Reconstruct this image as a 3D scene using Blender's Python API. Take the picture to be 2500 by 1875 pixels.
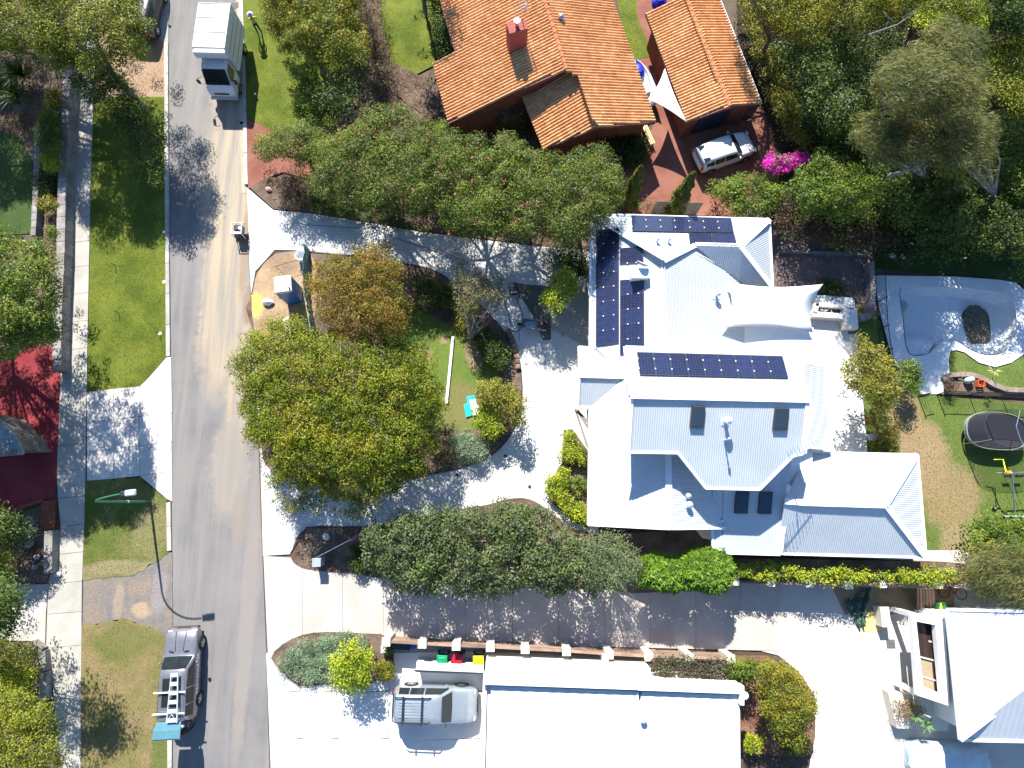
import bpy, bmesh, math, random
import numpy as np
from mathutils import Vector, Matrix
from mathutils.geometry import tessellate_polygon
for o in list(bpy.data.objects): bpy.data.objects.remove(o)
S = bpy.context.scene; COL = S.collection
rnd = random.Random(5); rng = np.random.default_rng(5)
PI = math.pi
# ---------------------------------------------------------------- camera, world, sun, exposure
F, H = 1480.0, 38.0
TILT = math.atan(287.5/F)
cd = bpy.data.cameras.new('camera'); cam = bpy.data.objects.new('camera', cd); COL.objects.link(cam)
cam.location = (0, 0, H); cam.rotation_euler = (TILT, 0, 0)
cd.sensor_width = 36; cd.lens = 36*F/2500; cd.clip_end = 600; cd.clip_start = .5
S.camera = cam
SH = (0.28, -1.15)                       # where a 1 m post throws its shadow
W = bpy.data.worlds.new('World'); S.world = W; W.use_nodes = True
nt = W.node_tree; bg = nt.nodes['Background']
sky = nt.nodes.new('ShaderNodeTexSky'); sky.sky_type = 'NISHITA'; sky.sun_disc = False
sky.sun_elevation = math.atan(1/math.hypot(*SH)); sky.sun_rotation = math.atan2(-SH[0], -SH[1])
nt.links.new(sky.outputs[0], bg.inputs[0]); bg.inputs[1].default_value = 0.09; sky.ozone_density = 7.5; sky.dust_density = .4; sky.air_density = 1.1
sl = bpy.data.lights.new('sun', 'SUN'); sl.energy = 5.0; sl.angle = math.radians(.5); sl.color = (1, .955, .88)
so = bpy.data.objects.new('sun', sl); COL.objects.link(so)
so.rotation_euler = Vector((SH[0], SH[1], -1)).to_track_quat('-Z', 'Y').to_euler(); so.location = (0, 0, 60)
S.view_settings.view_transform = 'Standard'; S.view_settings.look = 'None'
S.view_settings.exposure = 1.3; S.view_settings.gamma = 1; S.view_settings.use_curve_mapping = False
# ---------------------------------------------------------------- survey: photo pixel -> point at height z
RX = np.array([[1, 0, 0], [0, math.cos(TILT), -math.sin(TILT)], [0, math.sin(TILT), math.cos(TILT)]])
def P(u, v, z=0.0):
    r = RX @ np.array([u-1250, -(v-937.5), -F]); t = (z-H)/r[2]
    return Vector((r[0]*t, r[1]*t, z))
def PP(pts, z=0.0): return [P(u, v, z) for u, v in pts]
def ray_plane(u, v, p0, n):
    r = RX @ np.array([u-1250, -(v-937.5), -F]); o = np.array([0, 0, H])
    t = np.dot(p0-o, n)/np.dot(r, n); return o+r*t
# ---------------------------------------------------------------- materials
MATS = {}
def nodes(name):
    m = bpy.data.materials.new(name); m.use_nodes = True; nt = m.node_tree
    return m, nt, nt.nodes['Principled BSDF']
def N(nt, t, **k):
    n = nt.nodes.new(t)
    for a, b in k.items():
        if a.startswith('i_'): n.inputs[a[2:].replace('_', ' ')].default_value = b
        else: setattr(n, a, b)
    return n
def c4(c): return (c[0], c[1], c[2], 1)
def mixc(nt, fac, a, b, mode='MIX'):
    n = nt.nodes.new('ShaderNodeMix'); n.data_type = 'RGBA'; n.blend_type = mode
    if isinstance(fac, (int, float)): n.inputs[0].default_value = fac
    else: nt.links.new(fac, n.inputs[0])
    for s, x in ((6, a), (7, b)):
        if isinstance(x, tuple): n.inputs[s].default_value = c4(x)
        else: nt.links.new(x, n.inputs[s])
    return n.outputs[2]
def ramp(nt, src, lo, hi):
    n = nt.nodes.new('ShaderNodeMapRange'); n.inputs[1].default_value = lo; n.inputs[2].default_value = hi
    nt.links.new(src, n.inputs[0]); return n.outputs[0]
def noise(nt, pos, scale, detail=4, rough=.55, dist=0, out=0):
    n = nt.nodes.new('ShaderNodeTexNoise'); n.inputs['Scale'].default_value = scale; n.inputs['Detail'].default_value = detail
    n.inputs['Roughness'].default_value = rough; n.inputs['Distortion'].default_value = dist
    nt.links.new(pos, n.inputs['Vector']); return n.outputs[out]
def mat(name, c, rough=.8, metal=0, spec=.4, coat=0, alpha=1, emit=None):
    if name in MATS: return MATS[name]
    m, nt, b = nodes(name); b.inputs['Base Color'].default_value = c4(c); b.inputs['Roughness'].default_value = rough
    b.inputs['Metallic'].default_value = metal; b.inputs['Specular IOR Level'].default_value = spec; b.inputs['Coat Weight'].default_value = coat
    b.inputs['Alpha'].default_value = alpha
    pos = nt.nodes.new('ShaderNodeNewGeometry').outputs['Position']
    f = ramp(nt, noise(nt, pos, 3.0, 6, .65), .3, .7)
    nt.links.new(mixc(nt, f, tuple(x*.9 for x in c), tuple(min(1, x*1.08) for x in c)), b.inputs['Base Color'])
    MATS[name] = m; return m
def ground(name, c1, c2, big=.35, fine=14, fineamt=.35, bump=.02, rough=.9, blobs=(), streak=None, rand=0, lo=.38, hi=.62, speck=None, spec=.2):
    """two-tone ground with patches (c1/c2), fine grain, and blobs = (u,v,ru,rv,colour,strength) stains with ragged edges"""
    if name in MATS: return MATS[name]
    m, nt, b = nodes(name); L = nt.links
    pos = nt.nodes.new('ShaderNodeNewGeometry').outputs['Position']
    col = mixc(nt, ramp(nt, noise(nt, pos, big, 8, .62), lo, hi), c1, c2)
    for i, (u, v, ru, rv, cc, st) in enumerate(blobs):
        p = P(u, v); mp = nt.nodes.new('ShaderNodeMapping'); mp.vector_type = 'TEXTURE'
        mp.inputs['Location'].default_value = p; mp.inputs['Scale'].default_value = (ru/38, rv/38, 1)
        wn = noise(nt, pos, 1.1+.2*i, 6, .7, out=1)
        vm = nt.nodes.new('ShaderNodeVectorMath'); vm.operation = 'MULTIPLY_ADD'; L.new(wn, vm.inputs[0])
        vm.inputs[1].default_value = (2.4*min(1, ru/60), 2.4*min(1, rv/60), 0); L.new(pos, vm.inputs[2])
        vs = nt.nodes.new('ShaderNodeVectorMath'); vs.operation = 'SUBTRACT'; L.new(vm.outputs[0], vs.inputs[0])
        vs.inputs[1].default_value = (1.2*min(1, ru/60), 1.2*min(1, rv/60), 0); L.new(vs.outputs[0], mp.inputs['Vector'])
        ln = nt.nodes.new('ShaderNodeVectorMath'); ln.operation = 'LENGTH'
        fl = nt.nodes.new('ShaderNodeVectorMath'); fl.operation = 'MULTIPLY'; fl.inputs[1].default_value = (1, 1, 0)
        L.new(mp.outputs[0], fl.inputs[0]); L.new(fl.outputs[0], ln.inputs[0])
        f = ramp(nt, ln.outputs['Value'], 1.15, .75)
        mu = nt.nodes.new('ShaderNodeMath'); mu.operation = 'MULTIPLY'; mu.inputs[1].default_value = st; L.new(f, mu.inputs[0])
        col = mixc(nt, mu.outputs[0], col, cc)
    if streak:
        mp = nt.nodes.new('ShaderNodeMapping'); mp.inputs['Scale'].default_value = streak[0]; mp.inputs['Rotation'].default_value = (0, 0, streak[3] if len(streak) > 3 else 0); L.new(pos, mp.inputs['Vector'])
        col = mixc(nt, ramp(nt, noise(nt, mp.outputs[0], 1.0, 6, .6), .42, .7), col, streak[1])
        nt.nodes[-1]
    f2 = ramp(nt, noise(nt, pos, fine, 5, .7), .3, .7)
    dark = mixc(nt, 1.0, col, (1-fineamt,)*3, 'MULTIPLY')
    lite = mixc(nt, 1.0, col, (1+fineamt*.6,)*3, 'MULTIPLY')
    col = mixc(nt, f2, dark, lite)
    if speck:
        vo = nt.nodes.new('ShaderNodeTexVoronoi'); vo.inputs['Scale'].default_value = speck[0]; L.new(pos, vo.inputs['Vector'])
        col = mixc(nt, ramp(nt, vo.outputs['Distance'], speck[2], speck[2]*.6), col, speck[1])
    if rand:
        oi = nt.nodes.new('ShaderNodeObjectInfo'); r = ramp(nt, oi.outputs['Random'], 0, 1)
        col = mixc(nt, r, mixc(nt, 1.0, col, (1-rand,)*3, 'MULTIPLY'), mixc(nt, 1.0, col, (1+rand,)*3, 'MULTIPLY'))
    L.new(col, b.inputs['Base Color']); b.inputs['Roughness'].default_value = rough; b.inputs['Specular IOR Level'].default_value = spec
    if bump:
        bp = nt.nodes.new('ShaderNodeBump'); bp.inputs['Distance'].default_value = bump; bp.inputs['Strength'].default_value = .8
        L.new(noise(nt, pos, fine*.9, 5, .75), bp.inputs['Height']); L.new(bp.outputs[0], b.inputs['Normal'])
    MATS[name] = m; return m
def leafmat():
    m, nt, b = nodes('leaf'); L = nt.links
    at = nt.nodes.new('ShaderNodeAttribute'); at.attribute_name = 'tint'
    L.new(at.outputs['Color'], b.inputs['Base Color']); b.inputs['Roughness'].default_value = .5; b.inputs['Specular IOR Level'].default_value = .28
    tr = nt.nodes.new('ShaderNodeBsdfTranslucent'); tc = mixc(nt, 1.0, at.outputs['Color'], (1.25, 1.3, .5), 'MULTIPLY'); L.new(tc, tr.inputs['Color'])
    ms = nt.nodes.new('ShaderNodeMixShader'); ms.inputs[0].default_value = .3
    L.new(b.outputs[0], ms.inputs[1]); L.new(tr.outputs[0], ms.inputs[2]); L.new(ms.outputs[0], nt.nodes['Material Output'].inputs[0])
    return m
LEAF = leafmat()
BARK = ground('bark', (.16, .13, .10), (.30, .27, .23), 2, 20, .4, .02)
BARKD = ground('bark_dark', (.07, .05, .04), (.14, .11, .09), 2, 20, .4, .02)
GLASS = mat('dark_glass', (.015, .02, .022), .06, 0, .8)
CHROME = mat('bright_metal', (.6, .61, .62), .25, .9)
RUB = mat('black_rubber', (.02, .02, .02), .8)
BLK = mat('black_plastic', (.025, .025, .03), .5)
WHITE = mat('white_paint', (.78, .78, .77), .5)
STEEL = mat('dark_steel', (.05, .05, .055), .5, .5)
CREAM = ground('cream_render', (.60, .56, .44), (.68, .64, .53), 1.2, 16, .12, .006)
# ---------------------------------------------------------------- objects
def link(o, parent=None):
    COL.objects.link(o)
    if parent is not None: o.parent = parent
    return o
USED = {}
def thing(name, label, cat, loc=(0, 0, 0), rz=0, group=None):
    o = bpy.data.objects.new(name, None); o.empty_display_size = .3; link(o); o.location = loc; o.rotation_euler = (0, 0, rz)
    o['label'] = label; o['category'] = cat
    if group: o['group'] = group
    return o
def tag(o, label, cat, group=None):
    o['label'] = label; o['category'] = cat
    if group: o['group'] = group
    return o
def struct(o, k='structure'): o['kind'] = k; return o
class MB:
    def __init__(s): s.v = []; s.f = []; s.m = []; s.mi = 0
    def add(s, vs, fs):
        b = len(s.v); s.v += [tuple(x) for x in vs]; s.f += [tuple(b+i for i in f) for f in fs]; s.m += [s.mi]*len(fs); return s
    def box(s, c, d, rz=0, ax=None, taper=1.0):
        x, y, z = d[0]/2, d[1]/2, d[2]/2; vs = []
        for k in (-1, 1):
            t = taper if k > 0 else 1
            for i, j in ((-1, -1), (1, -1), (1, 1), (-1, 1)): vs.append(Vector((i*x*t, j*y*t, k*z)))
        R = ax if ax is not None else Matrix.Rotation(rz, 3, 'Z')
        vs = [R @ v+Vector(c) for v in vs]
        return s.add(vs, [(3, 2, 1, 0), (4, 5, 6, 7), (0, 1, 5, 4), (1, 2, 6, 5), (2, 3, 7, 6), (3, 0, 4, 7)])
    def beam(s, a, b, w, h, up=(0, 0, 1)):
        a = Vector(a); b = Vector(b); d = b-a; l = d.length; d.normalize(); sx = d.cross(Vector(up))
        if sx.length < 1e-4: sx = Vector((1, 0, 0))
        sx.normalize(); uz = sx.cross(d)
        return s.box((a+b)/2, (w, l, h), ax=Matrix((sx, d, uz)).transposed())
    def tube(s, pts, rs, n=6, cap=True):
        pts = [Vector(p) for p in pts]; rs = rs if isinstance(rs, (list, tuple)) else [rs]*len(pts); vs = []; k = len(pts)
        for i, p in enumerate(pts):
            d = (pts[min(i+1, k-1)]-pts[max(i-1, 0)]).normalized()
            a = d.cross(Vector((0, 0, 1)));  a = a if a.length > 1e-3 else Vector((1, 0, 0)); a.normalize(); b = d.cross(a)
            for j in range(n): t = 2*PI*j/n; vs.append(p+(a*math.cos(t)+b*math.sin(t))*rs[i])
        fs = [(i*n+j, i*n+(j+1) % n, (i+1)*n+(j+1) % n, (i+1)*n+j) for i in range(k-1) for j in range(n)]
        if cap: fs += [tuple(reversed(range(n))), tuple((k-1)*n+j for j in range(n))]
        return s.add(vs, fs)
    def prism(s, poly, z0, z1):
        n = len(poly); vs = [(p[0], p[1], z0) for p in poly]+[(p[0], p[1], z1 if not callable(z1) else z1(p)) for p in poly]
        tr = tessellate_polygon([[Vector((p[0], p[1], 0)) for p in poly]])
        ar = sum(poly[i][0]*poly[(i+1) % n][1]-poly[(i+1) % n][0]*poly[i][1] for i in range(n))
        fs = []
        for t in tr:
            a, b, c = [poly[i] for i in t]
            if (b[0]-a[0])*(c[1]-a[1])-(c[0]-a[0])*(b[1]-a[1]) < 0: t = t[::-1]
            fs.append(tuple(i+n for i in t)); fs.append(tuple(reversed(t)))
        for i in range(n):
            j = (i+1) % n; f = (i, j, j+n, i+n); fs.append(f if ar > 0 else f[::-1])
        return s.add(vs, fs)
    def lathe(s, prof, c, n=16, sx=1, sy=1):
        vs = []; k = len(prof)
        for r, z in prof:
            for j in range(n): t = 2*PI*j/n; vs.append((c[0]+r*math.cos(t)*sx, c[1]+r*math.sin(t)*sy, c[2]+z))
        fs = [(i*n+j, i*n+(j+1) % n, (i+1)*n+(j+1) % n, (i+1)*n+j) for i in range(k-1) for j in range(n)]
        fs += [tuple(reversed(range(n))), tuple((k-1)*n+j for j in range(n))]
        return s.add(vs, fs)
    def build(s, name, mats, parent=None, smooth=False, bevel=0, off=None):
        if off is not None: s.v = [(x-off[0], y-off[1], z-off[2]) for x, y, z in s.v]
        me = bpy.data.meshes.new(name); me.from_pydata(s.v, [], s.f); 
        for m in (mats if isinstance(mats, (list, tuple)) else [mats]): me.materials.append(m)
        if any(s.m): me.polygons.foreach_set('material_index', s.m)
        if smooth: me.polygons.foreach_set('use_smooth', [True]*len(me.polygons))
        me.update(); o = bpy.data.objects.new(name, me); link(o, parent)
        if bevel:
            b = o.modifiers.new('bevel', 'BEVEL'); b.width = bevel; b.segments = 2; b.limit_method = 'ANGLE'
        return o
def copytree(o, parent=None):
    c = o.copy(); link(c); 
    if parent is not None: c.parent = parent
    for ch in list(o.children): copytree(ch, c)
    return c
def sheet(name, pts, z, m, kind='structure', hole=None):
    """a flat ground surface laid at height z, outline surveyed in photo pixels"""
    loops = [[P(u, v, z) for u, v in pts]]
    if hole: loops.append([P(u, v, z) for u, v in hole])
    vs = [p for l in loops for p in l]; fs = []
    for t in tessellate_polygon([[Vector((p.x, p.y, 0)) for p in l] for l in loops]):
        a, b, c = [vs[i] for i in t]
        fs.append(t if (b-a).cross(c-a).z > 0 else t[::-1])
    mb = MB(); mb.add(vs, fs); o = mb.build(name, m)
    return struct(o, kind) if kind else o
def smooth_poly(pts, n=3, closed=True):
    out = []; k = len(pts)
    for i in range(k):
        p0, p1, p2, p3 = pts[(i-1) % k], pts[i], pts[(i+1) % k], pts[(i+2) % k]
        for j in range(n):
            t = j/n; out.append(tuple(.5*(2*p1[a]+(p2[a]-p0[a])*t+(2*p0[a]-5*p1[a]+4*p2[a]-p3[a])*t*t+(3*p1[a]-p0[a]-3*p2[a]+p3[a])*t**3) for a in (0, 1)))
    return out
def slabs(parent, name, quads, z, m, th=.08, gap=.012, world=False):
    out = []
    for q in quads:
        w = [Vector((p[0], p[1], 0)) for p in (q if world else PP(q, z))]
        c = sum(w, Vector())/len(w)
        w2 = []
        for p in w:
            d = p-c; l = d.length; w2.append(p-d*(min(gap*1.4, l*.3)/l))
        mb = MB(); mb.prism([(p.x-c.x, p.y-c.y) for p in w2], z-th, z+rnd.uniform(-.002, .003))
        o = mb.build(name, m, parent); o.location = (c.x-(parent.location.x if parent else 0), c.y-(parent.location.y if parent else 0), 0); out.append(o)
    return out
def strip(pts, w, z0, z1, mb=None):
    mb = mb or MB()
    for a, b in zip(pts, pts[1:]):
        a = Vector((a[0], a[1], (z0+z1)/2)); b = Vector((b[0], b[1], (z0+z1)/2)); d = (b-a).normalized()
        mb.beam(a-d*w*.3, b+d*w*.3, w, z1-z0)
    return mb
# ================================================================ GROUND
GR1, GR2 = (.078, .112, .011), (.158, .185, .024)
G_LAWN = ground('lawn_grass', GR1, GR2, .5, 22, .38, .05)
G_LAWNB = ground('verge_grass', (.095, .13, .022), (.17, .165, .055), .6, 20, .42, .05, lo=.42, hi=.6, blobs=[(372, 1290, 42, 70, (.26, .22, .11), .6), (300, 1385, 90, 18, (.28, .23, .13), .8), (225, 1400, 30, 20, (.27, .22, .13), .6)])
G_BROWN = ground('dry_verge_grass', (.25, .19, .095), (.165, .155, .05), .7, 20, .35, .05, blobs=[(300, 1570, 70, 40, (.11, .14, .03), .6), (398, 1800, 22, 200, (.09, .14, .03), .7)])
G_YARD = ground('yard_grass', (.095, .15, .03), (.13, .175, .04), .5, 22, .35, .05,
    blobs=[(2205, 1010, 45, 70, (.30, .215, .115), .9), (2255, 1110, 62, 90, (.32, .225, .125), .95), (2320, 1210, 75, 85, (.30, .215, .115), .85), (2340, 1330, 45, 50, (.32, .24, .14), .8)])
G_ISLE = ground('island_grass', (.10, .16, .03), (.14, .19, .035), .6, 22, .35, .05, blobs=[(1160, 860, 26, 45, (.30, .22, .13), .9), (1085, 830, 12, 14, (.30, .22, .13), .8), (1120, 990, 50, 60, (.20, .17, .07), .7), (1045, 870, 14, 20, (.28, .2, .12), .7)])
G_SOIL = ground('garden_soil', (.10, .065, .045), (.20, .145, .11), .8, 16, .5, .06, speck=(9, (.35, .29, .22), .12))
G_DIRT = ground('bare_dirt', (.30, .20, .125), (.38, .27, .18), .7, 14, .3, .04)
G_SAND = ground('building_sand', (.42, .30, .18), (.30, .20, .12), .9, 12, .3, .05, blobs=[(625, 745, 22, 35, (.62, .44, .12), .85), (735, 760, 20, 25, (.55, .38, .10), .6), (680, 640, 50, 30, (.24, .16, .10), .6)], speck=(5, (.6, .55, .48), .14))
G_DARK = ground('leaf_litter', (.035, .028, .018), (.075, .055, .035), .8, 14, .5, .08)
G_CONC = ground('new_concrete', (.52, .51, .48), (.60, .59, .56), .6, 10, .08, .003, rand=.03, streak=((.5, 5, 1), (.50, .49, .45)), rough=.8)
G_CONW = ground('white_concrete', (.56, .545, .51), (.64, .625, .59), .5, 10, .06, .003, rand=.03)
G_PINK = ground('old_concrete', (.41, .36, .32), (.48, .43, .385), .5, 16, .16, .004, rand=.04, speck=(16, (.26, .22, .19), .07))
G_PATH = ground('path_concrete', (.34, .32, .28), (.42, .40, .355), .7, 14, .16, .005, rand=.05)
G_PALE = ground('pale_paving', (.48, .44, .385), (.55, .51, .45), .4, 10, .07, .003)
G_ASPH = ground('asphalt', (.155, .15, .148), (.20, .19, .185), .28, 30, .16, .006, rough=.85,
    blobs=[(560, 400, 72, 330, (.40, .33, .235), .9), (550, 720, 66, 260, (.39, .315, .22), .85), (592, 920, 40, 150, (.38, .30, .21), .8), (560, 1140, 46, 130, (.30, .26, .205), .7), (604, 1500, 18, 330, (.28, .235, .19), .5),
           (600, 600, 12, 150, (.27, .19, .125), .8), (608, 740, 16, 60, (.24, .165, .105), .85), (585, 1260, 22, 70, (.24, .195, .15), .75), (500, 300, 50, 40, (.24, .22, .19), .5), (430, 1200, 14, 500, (.22, .20, .185), .4)],
    streak=((2.2, .12, 1), (.225, .21, .195), None, .1), speck=(13, (.33, .31, .29), .05))
G_RED = ground('terracotta_paving', (.20, .075, .052), (.27, .12, .085), .5, 26, .22, .008)
G_CRIM = ground('crimson_paving', (.20, .026, .032), (.26, .045, .05), .6, 26, .25, .006)
G_MAUVE = ground('mauve_paving', (.14, .105, .10), (.20, .15, .14), .7, 18, .3, .01)
G_DECK = ground('pool_deck', (.62, .63, .62), (.70, .71, .70), .7, 10, .08, .004)
G_POOL = ground('pool_plaster', (.58, .62, .64), (.66, .70, .71), .5, 8, .12, .01, blobs=[(2225, 735, 14, 16, (.14, .12, .09), .5), (2400, 740, 35, 20, (.22, .2, .16), .35)])
POOL = smooth_poly([(2199, 702), (2260, 701), (2340, 703), (2400, 708), (2450, 718), (2474, 734), (2482, 780), (2478, 820), (2455, 858), (2415, 868), (2370, 855), (2332, 832), (2296, 838), (2270, 862), (2228, 868), (2211, 845), (2204, 780)], 4)
FULL = [(-1300, -1200), (3800, -1200), (3300, 3000), (-800, 3000)]
def rag(pts, amp=4.5, step=9):
    out = []
    for a, b in zip(pts, pts[1:]+pts[:1]):
        n = max(1, int(math.dist(a, b)/step))
        for i in range(n): f = i/n; j = 0 if i == 0 else amp; out.append((a[0]+(b[0]-a[0])*f+rnd.uniform(-j, j), a[1]+(b[1]-a[1])*f+rnd.uniform(-j, j)))
    return out
sheet('ground', FULL, -.03, ground('ground_soil', (.085, .062, .045), (.15, .115, .08), .3, 10, .4, .05), hole=POOL)
sheet('road', [(405, -700), (570, -700), (584, -100), (596, 250), (604, 500), (608, 650), (620, 880), (632, 1110), (640, 1340), (650, 1600), (658, 1880), (664, 2600), (424, 2600), (422, 1875), (420, 1500), (419, 1000), (415, 700), (412, 100)], 0, G_ASPH)
# left side
FL = [(-700, 206), (-50, 190), (150, 180), (240, 176), (470, 165), (620, 160), (930, 147), (1175, 137), (1300, 150), (1420, 118), (1500, 114), (1600, 112), (1640, 125), (1875, 150), (2600, 150)]
FR = [(-700, 256), (-50, 239), (150, 232), (240, 228), (470, 221), (620, 218), (930, 212), (1175, 208), (1300, 205), (1440, 200), (1875, 197), (2600, 190)]
def ip(tab, y): return float(np.interp(y, [t[0] for t in tab], [t[1] for t in tab]))
ys = [-120, -40, 30, 100, 170, 225, 281, 345, 410, 470, 530, 590, 651, 717, 785, 852, 922, 1007, 1085, 1148, 1213, 1282, 1350, 1422, 1496, 1578, 1640, 1705, 1770, 1840, 1910, 1980]
fp = struct(thing_ := bpy.data.objects.new('footpath', None)); link(fp)
slabs(fp, 'paving_slab', [[(ip(FL, a), a+4), (ip(FR, a), a-3), (ip(FR, b), b-3), (ip(FL, b), b+4)] for a, b in zip(ys, ys[1:])], .07, G_PATH)
dw = struct(bpy.data.objects.new('driveway', None)); link(dw)
q = []
cx = [212, 277, 341]
yl = [[957, 1031, 1104, 1174], [949, 1024, 1096, 1169], [943, 1017, 1088, 1162]]
for i in range(2):
    for j in range(3): q.append([(cx[i], yl[i][j]), (cx[i+1], yl[i+1][j]), (cx[i+1], yl[i+1][j+1]), (cx[i], yl[i][j+1])])
ry = [935, 1007, 1077, 1150]
for j in range(3): q.append([(341, yl[2][j]), (419, ry[j]), (420, ry[j+1]), (341, yl[2][j+1])])
q.append([(341, 943), (356, 930), (408, 871), (418, 871), (419, 935)]); q.append([(341, 1162), (420, 1150), (421, 1225), (409, 1219)])
slabs(dw, 'concrete_slab', q, .055, ground('verge_slab', (.50, .47, .43), (.56, .53, .49), .6, 12, .10, .004, rand=.04, blobs=[(395, 1055, 30, 10, (.32, .31, .3), .5), (395, 1095, 40, 8, (.34, .32, .3), .4)]))
dn = struct(bpy.data.objects.new('driveway', None)); link(dn)
slabs(dn, 'concrete_slab', [[(350, -60), (411, -60), (411, 34), (371, 36)], [(371, 36), (411, 34), (411, 106), (401, 106), (376, 85)]], .055, G_PATH)
sheet('lawn', [(229, 236), (403, 236), (404, 500), (405, 700), (407, 871), (356, 929), (341, 943), (213, 957), (219, 640), (222, 470)], .05, G_LAWN)
sheet('dirt_verge', [(240, -300), (340, -300), (350, -60), (371, 36), (376, 85), (401, 106), (403, 236), (229, 236), (233, 150)], .046, G_DIRT)
sheet('lawn', rag([(196, 1176), (210, 1176), (341, 1163), (409, 1220), (416, 1345), (395, 1362), (330, 1402), (196, 1415)]), .05, G_LAWNB)
sheet('gravel_crossing', [(203, 1415), (330, 1402), (395, 1362), (409, 1345), (421, 1350), (421, 1560), (408, 1560), (380, 1535), (300, 1510), (201, 1530)], .03, ground('worn_asphalt', (.15, .145, .145), (.22, .18, .14), .9, 12, .3, .02, blobs=[(345, 1490, 22, 18, (.36, .27, .18), .8), (290, 1470, 12, 40, (.3, .24, .17), .6), (390, 1440, 18, 60, (.23, .215, .21), .7), (240, 1500, 12, 20, (.22, .16, .13), .7)], speck=(4, (.5, .44, .36), .08)))
sheet('dry_verge', rag([(190, 1530), (300, 1510), (380, 1535), (408, 1560), (412, 1875), (412, 2300), (180, 2300), (187, 1875)]), .05, G_BROWN)
sheet('crimson_driveway', [(-500, 850), (20, 880), (60, 850), (100, 835), (150, 860), (147, 935), (138, 1175), (134, 1218), (100, 1218), (28, 1243), (-500, 1300)], .03, G_CRIM)
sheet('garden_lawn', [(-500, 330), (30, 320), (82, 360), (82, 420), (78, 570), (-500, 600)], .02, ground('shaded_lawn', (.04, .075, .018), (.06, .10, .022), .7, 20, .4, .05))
sheet('garden_bed', [(20, 200), (150, 200), (142, 470), (140, 620), (133, 860), (60, 850), (80, 560), (84, 400), (40, 320)], .024, G_SOIL)
sheet('garden_bed', [(-400, 1243), (100, 1292), (134, 1290), (160, 1300), (152, 1400), (118, 1425), (60, 1420), (-400, 1440)], .024, G_SOIL)
sheet('concrete_yard', [(-400, 1440), (118, 1426), (112, 1500), (110, 1575), (75, 1565), (-400, 1560)], .028, G_PATH)
sheet('garden_bed', [(-400, 1560), (80, 1570), (112, 1580), (150, 1640), (152, 1990), (-400, 1990)], .020, G_SOIL)
# kerbs
def kerb(name_pts, w, m=G_PATH, z1=.11, step=2.3, gaps=()):
    k = struct(bpy.data.objects.new('kerb', None)); link(k)
    for a, b in zip(name_pts, name_pts[1:]):
        A = P(*a); B = P(*b); n = max(1, round((B-A).length/step))
        for i in range(n):
            p = A.lerp(B, i/n); q_ = A.lerp(B, (i+1)/n); d = (q_-p).normalized()*.008
            mb = MB(); c = (p+q_)/2; mb.beam(p+d-c+Vector((0, 0, z1/2-.02)), q_-d-c+Vector((0, 0, z1/2-.02)), w, z1+.04); o = mb.build('kerb_stone', m, k, bevel=.02); o.location = c
    return k
G_KERB = ground('kerb_concrete', (.34, .32, .285), (.46, .44, .40), .9, 12, .2, .004, rand=.12)
kerb([(407, 106), (409, 500), (412, 871)], .26, G_KERB)
kerb([(413, 1226), (415, 1345)], .26, G_KERB, step=1.6)
kerb([(416, 1765), (417, 2100)], .26, G_KERB)
kerb([(586, -120), (594, 120), (599, 300), (602, 452)], .26, G_KERB)
kerb([(404, -200), (407, -60)], .26, G_KERB)
strip([P(*p) for p in [(578, -120), (586, 120), (591, 300), (595, 470)]], .30, .004, .012).build('road_gutter', ground('gutter', (.36, .30, .23), (.42, .36, .29), .8, 12, .2, .004)).__setitem__('kind', 'structure')
# north side
sheet('lawn', [(560, -500), (1100, -500), (1090, -60), (1085, 40), (1112, 128), (1062, 158), (1000, 190), (905, 230), (860, 290), (760, 330), (700, 322), (660, 316), (604, 288), (594, 0)], .055, G_LAWN)
sheet('garden_bed', [(850, -500), (920, -500), (930, 60), (955, 150), (1056, 200), (1095, 305), (1140, 330), (1500, 330), (1530, 600), (1440, 612), (1320, 600), (1200, 585), (1020, 562), (880, 537), (760, 518), (668, 510), (610, 458), (625, 430), (760, 440), (800, 330), (850, 260), (880, 150), (868, 40)], .062, G_SOIL)
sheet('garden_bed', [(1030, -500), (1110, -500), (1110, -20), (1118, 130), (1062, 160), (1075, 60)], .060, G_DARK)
sheet('terracotta_path', [(602, 289), (660, 316), (700, 322), (780, 330), (770, 440), (690, 420), (640, 440), (606, 460)], .066, G_RED)
sheet('terracotta_driveway', [(1440, -300), (1640, -300), (1700, 200), (1860, 260), (1875, 300), (1905, 390), (1870, 440), (1800, 528), (1545, 522), (1500, 450), (1540, 400), (1600, 300), (1560, 260)], .030, G_RED)
sheet('lawn', [(1478, -200), (1552, -200), (1556, 40), (1590, 128), (1590, 137), (1545, 146), (1520, 90)], .05, G_LAWN)
sheet('forest_floor', [(1780, -900), (3300, -900), (3000, 640), (2130, 650), (1880, 600), (1878, 540), (1900, 440), (1905, 390), (1875, 300), (1800, 100)], .0, G_DARK)
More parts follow.
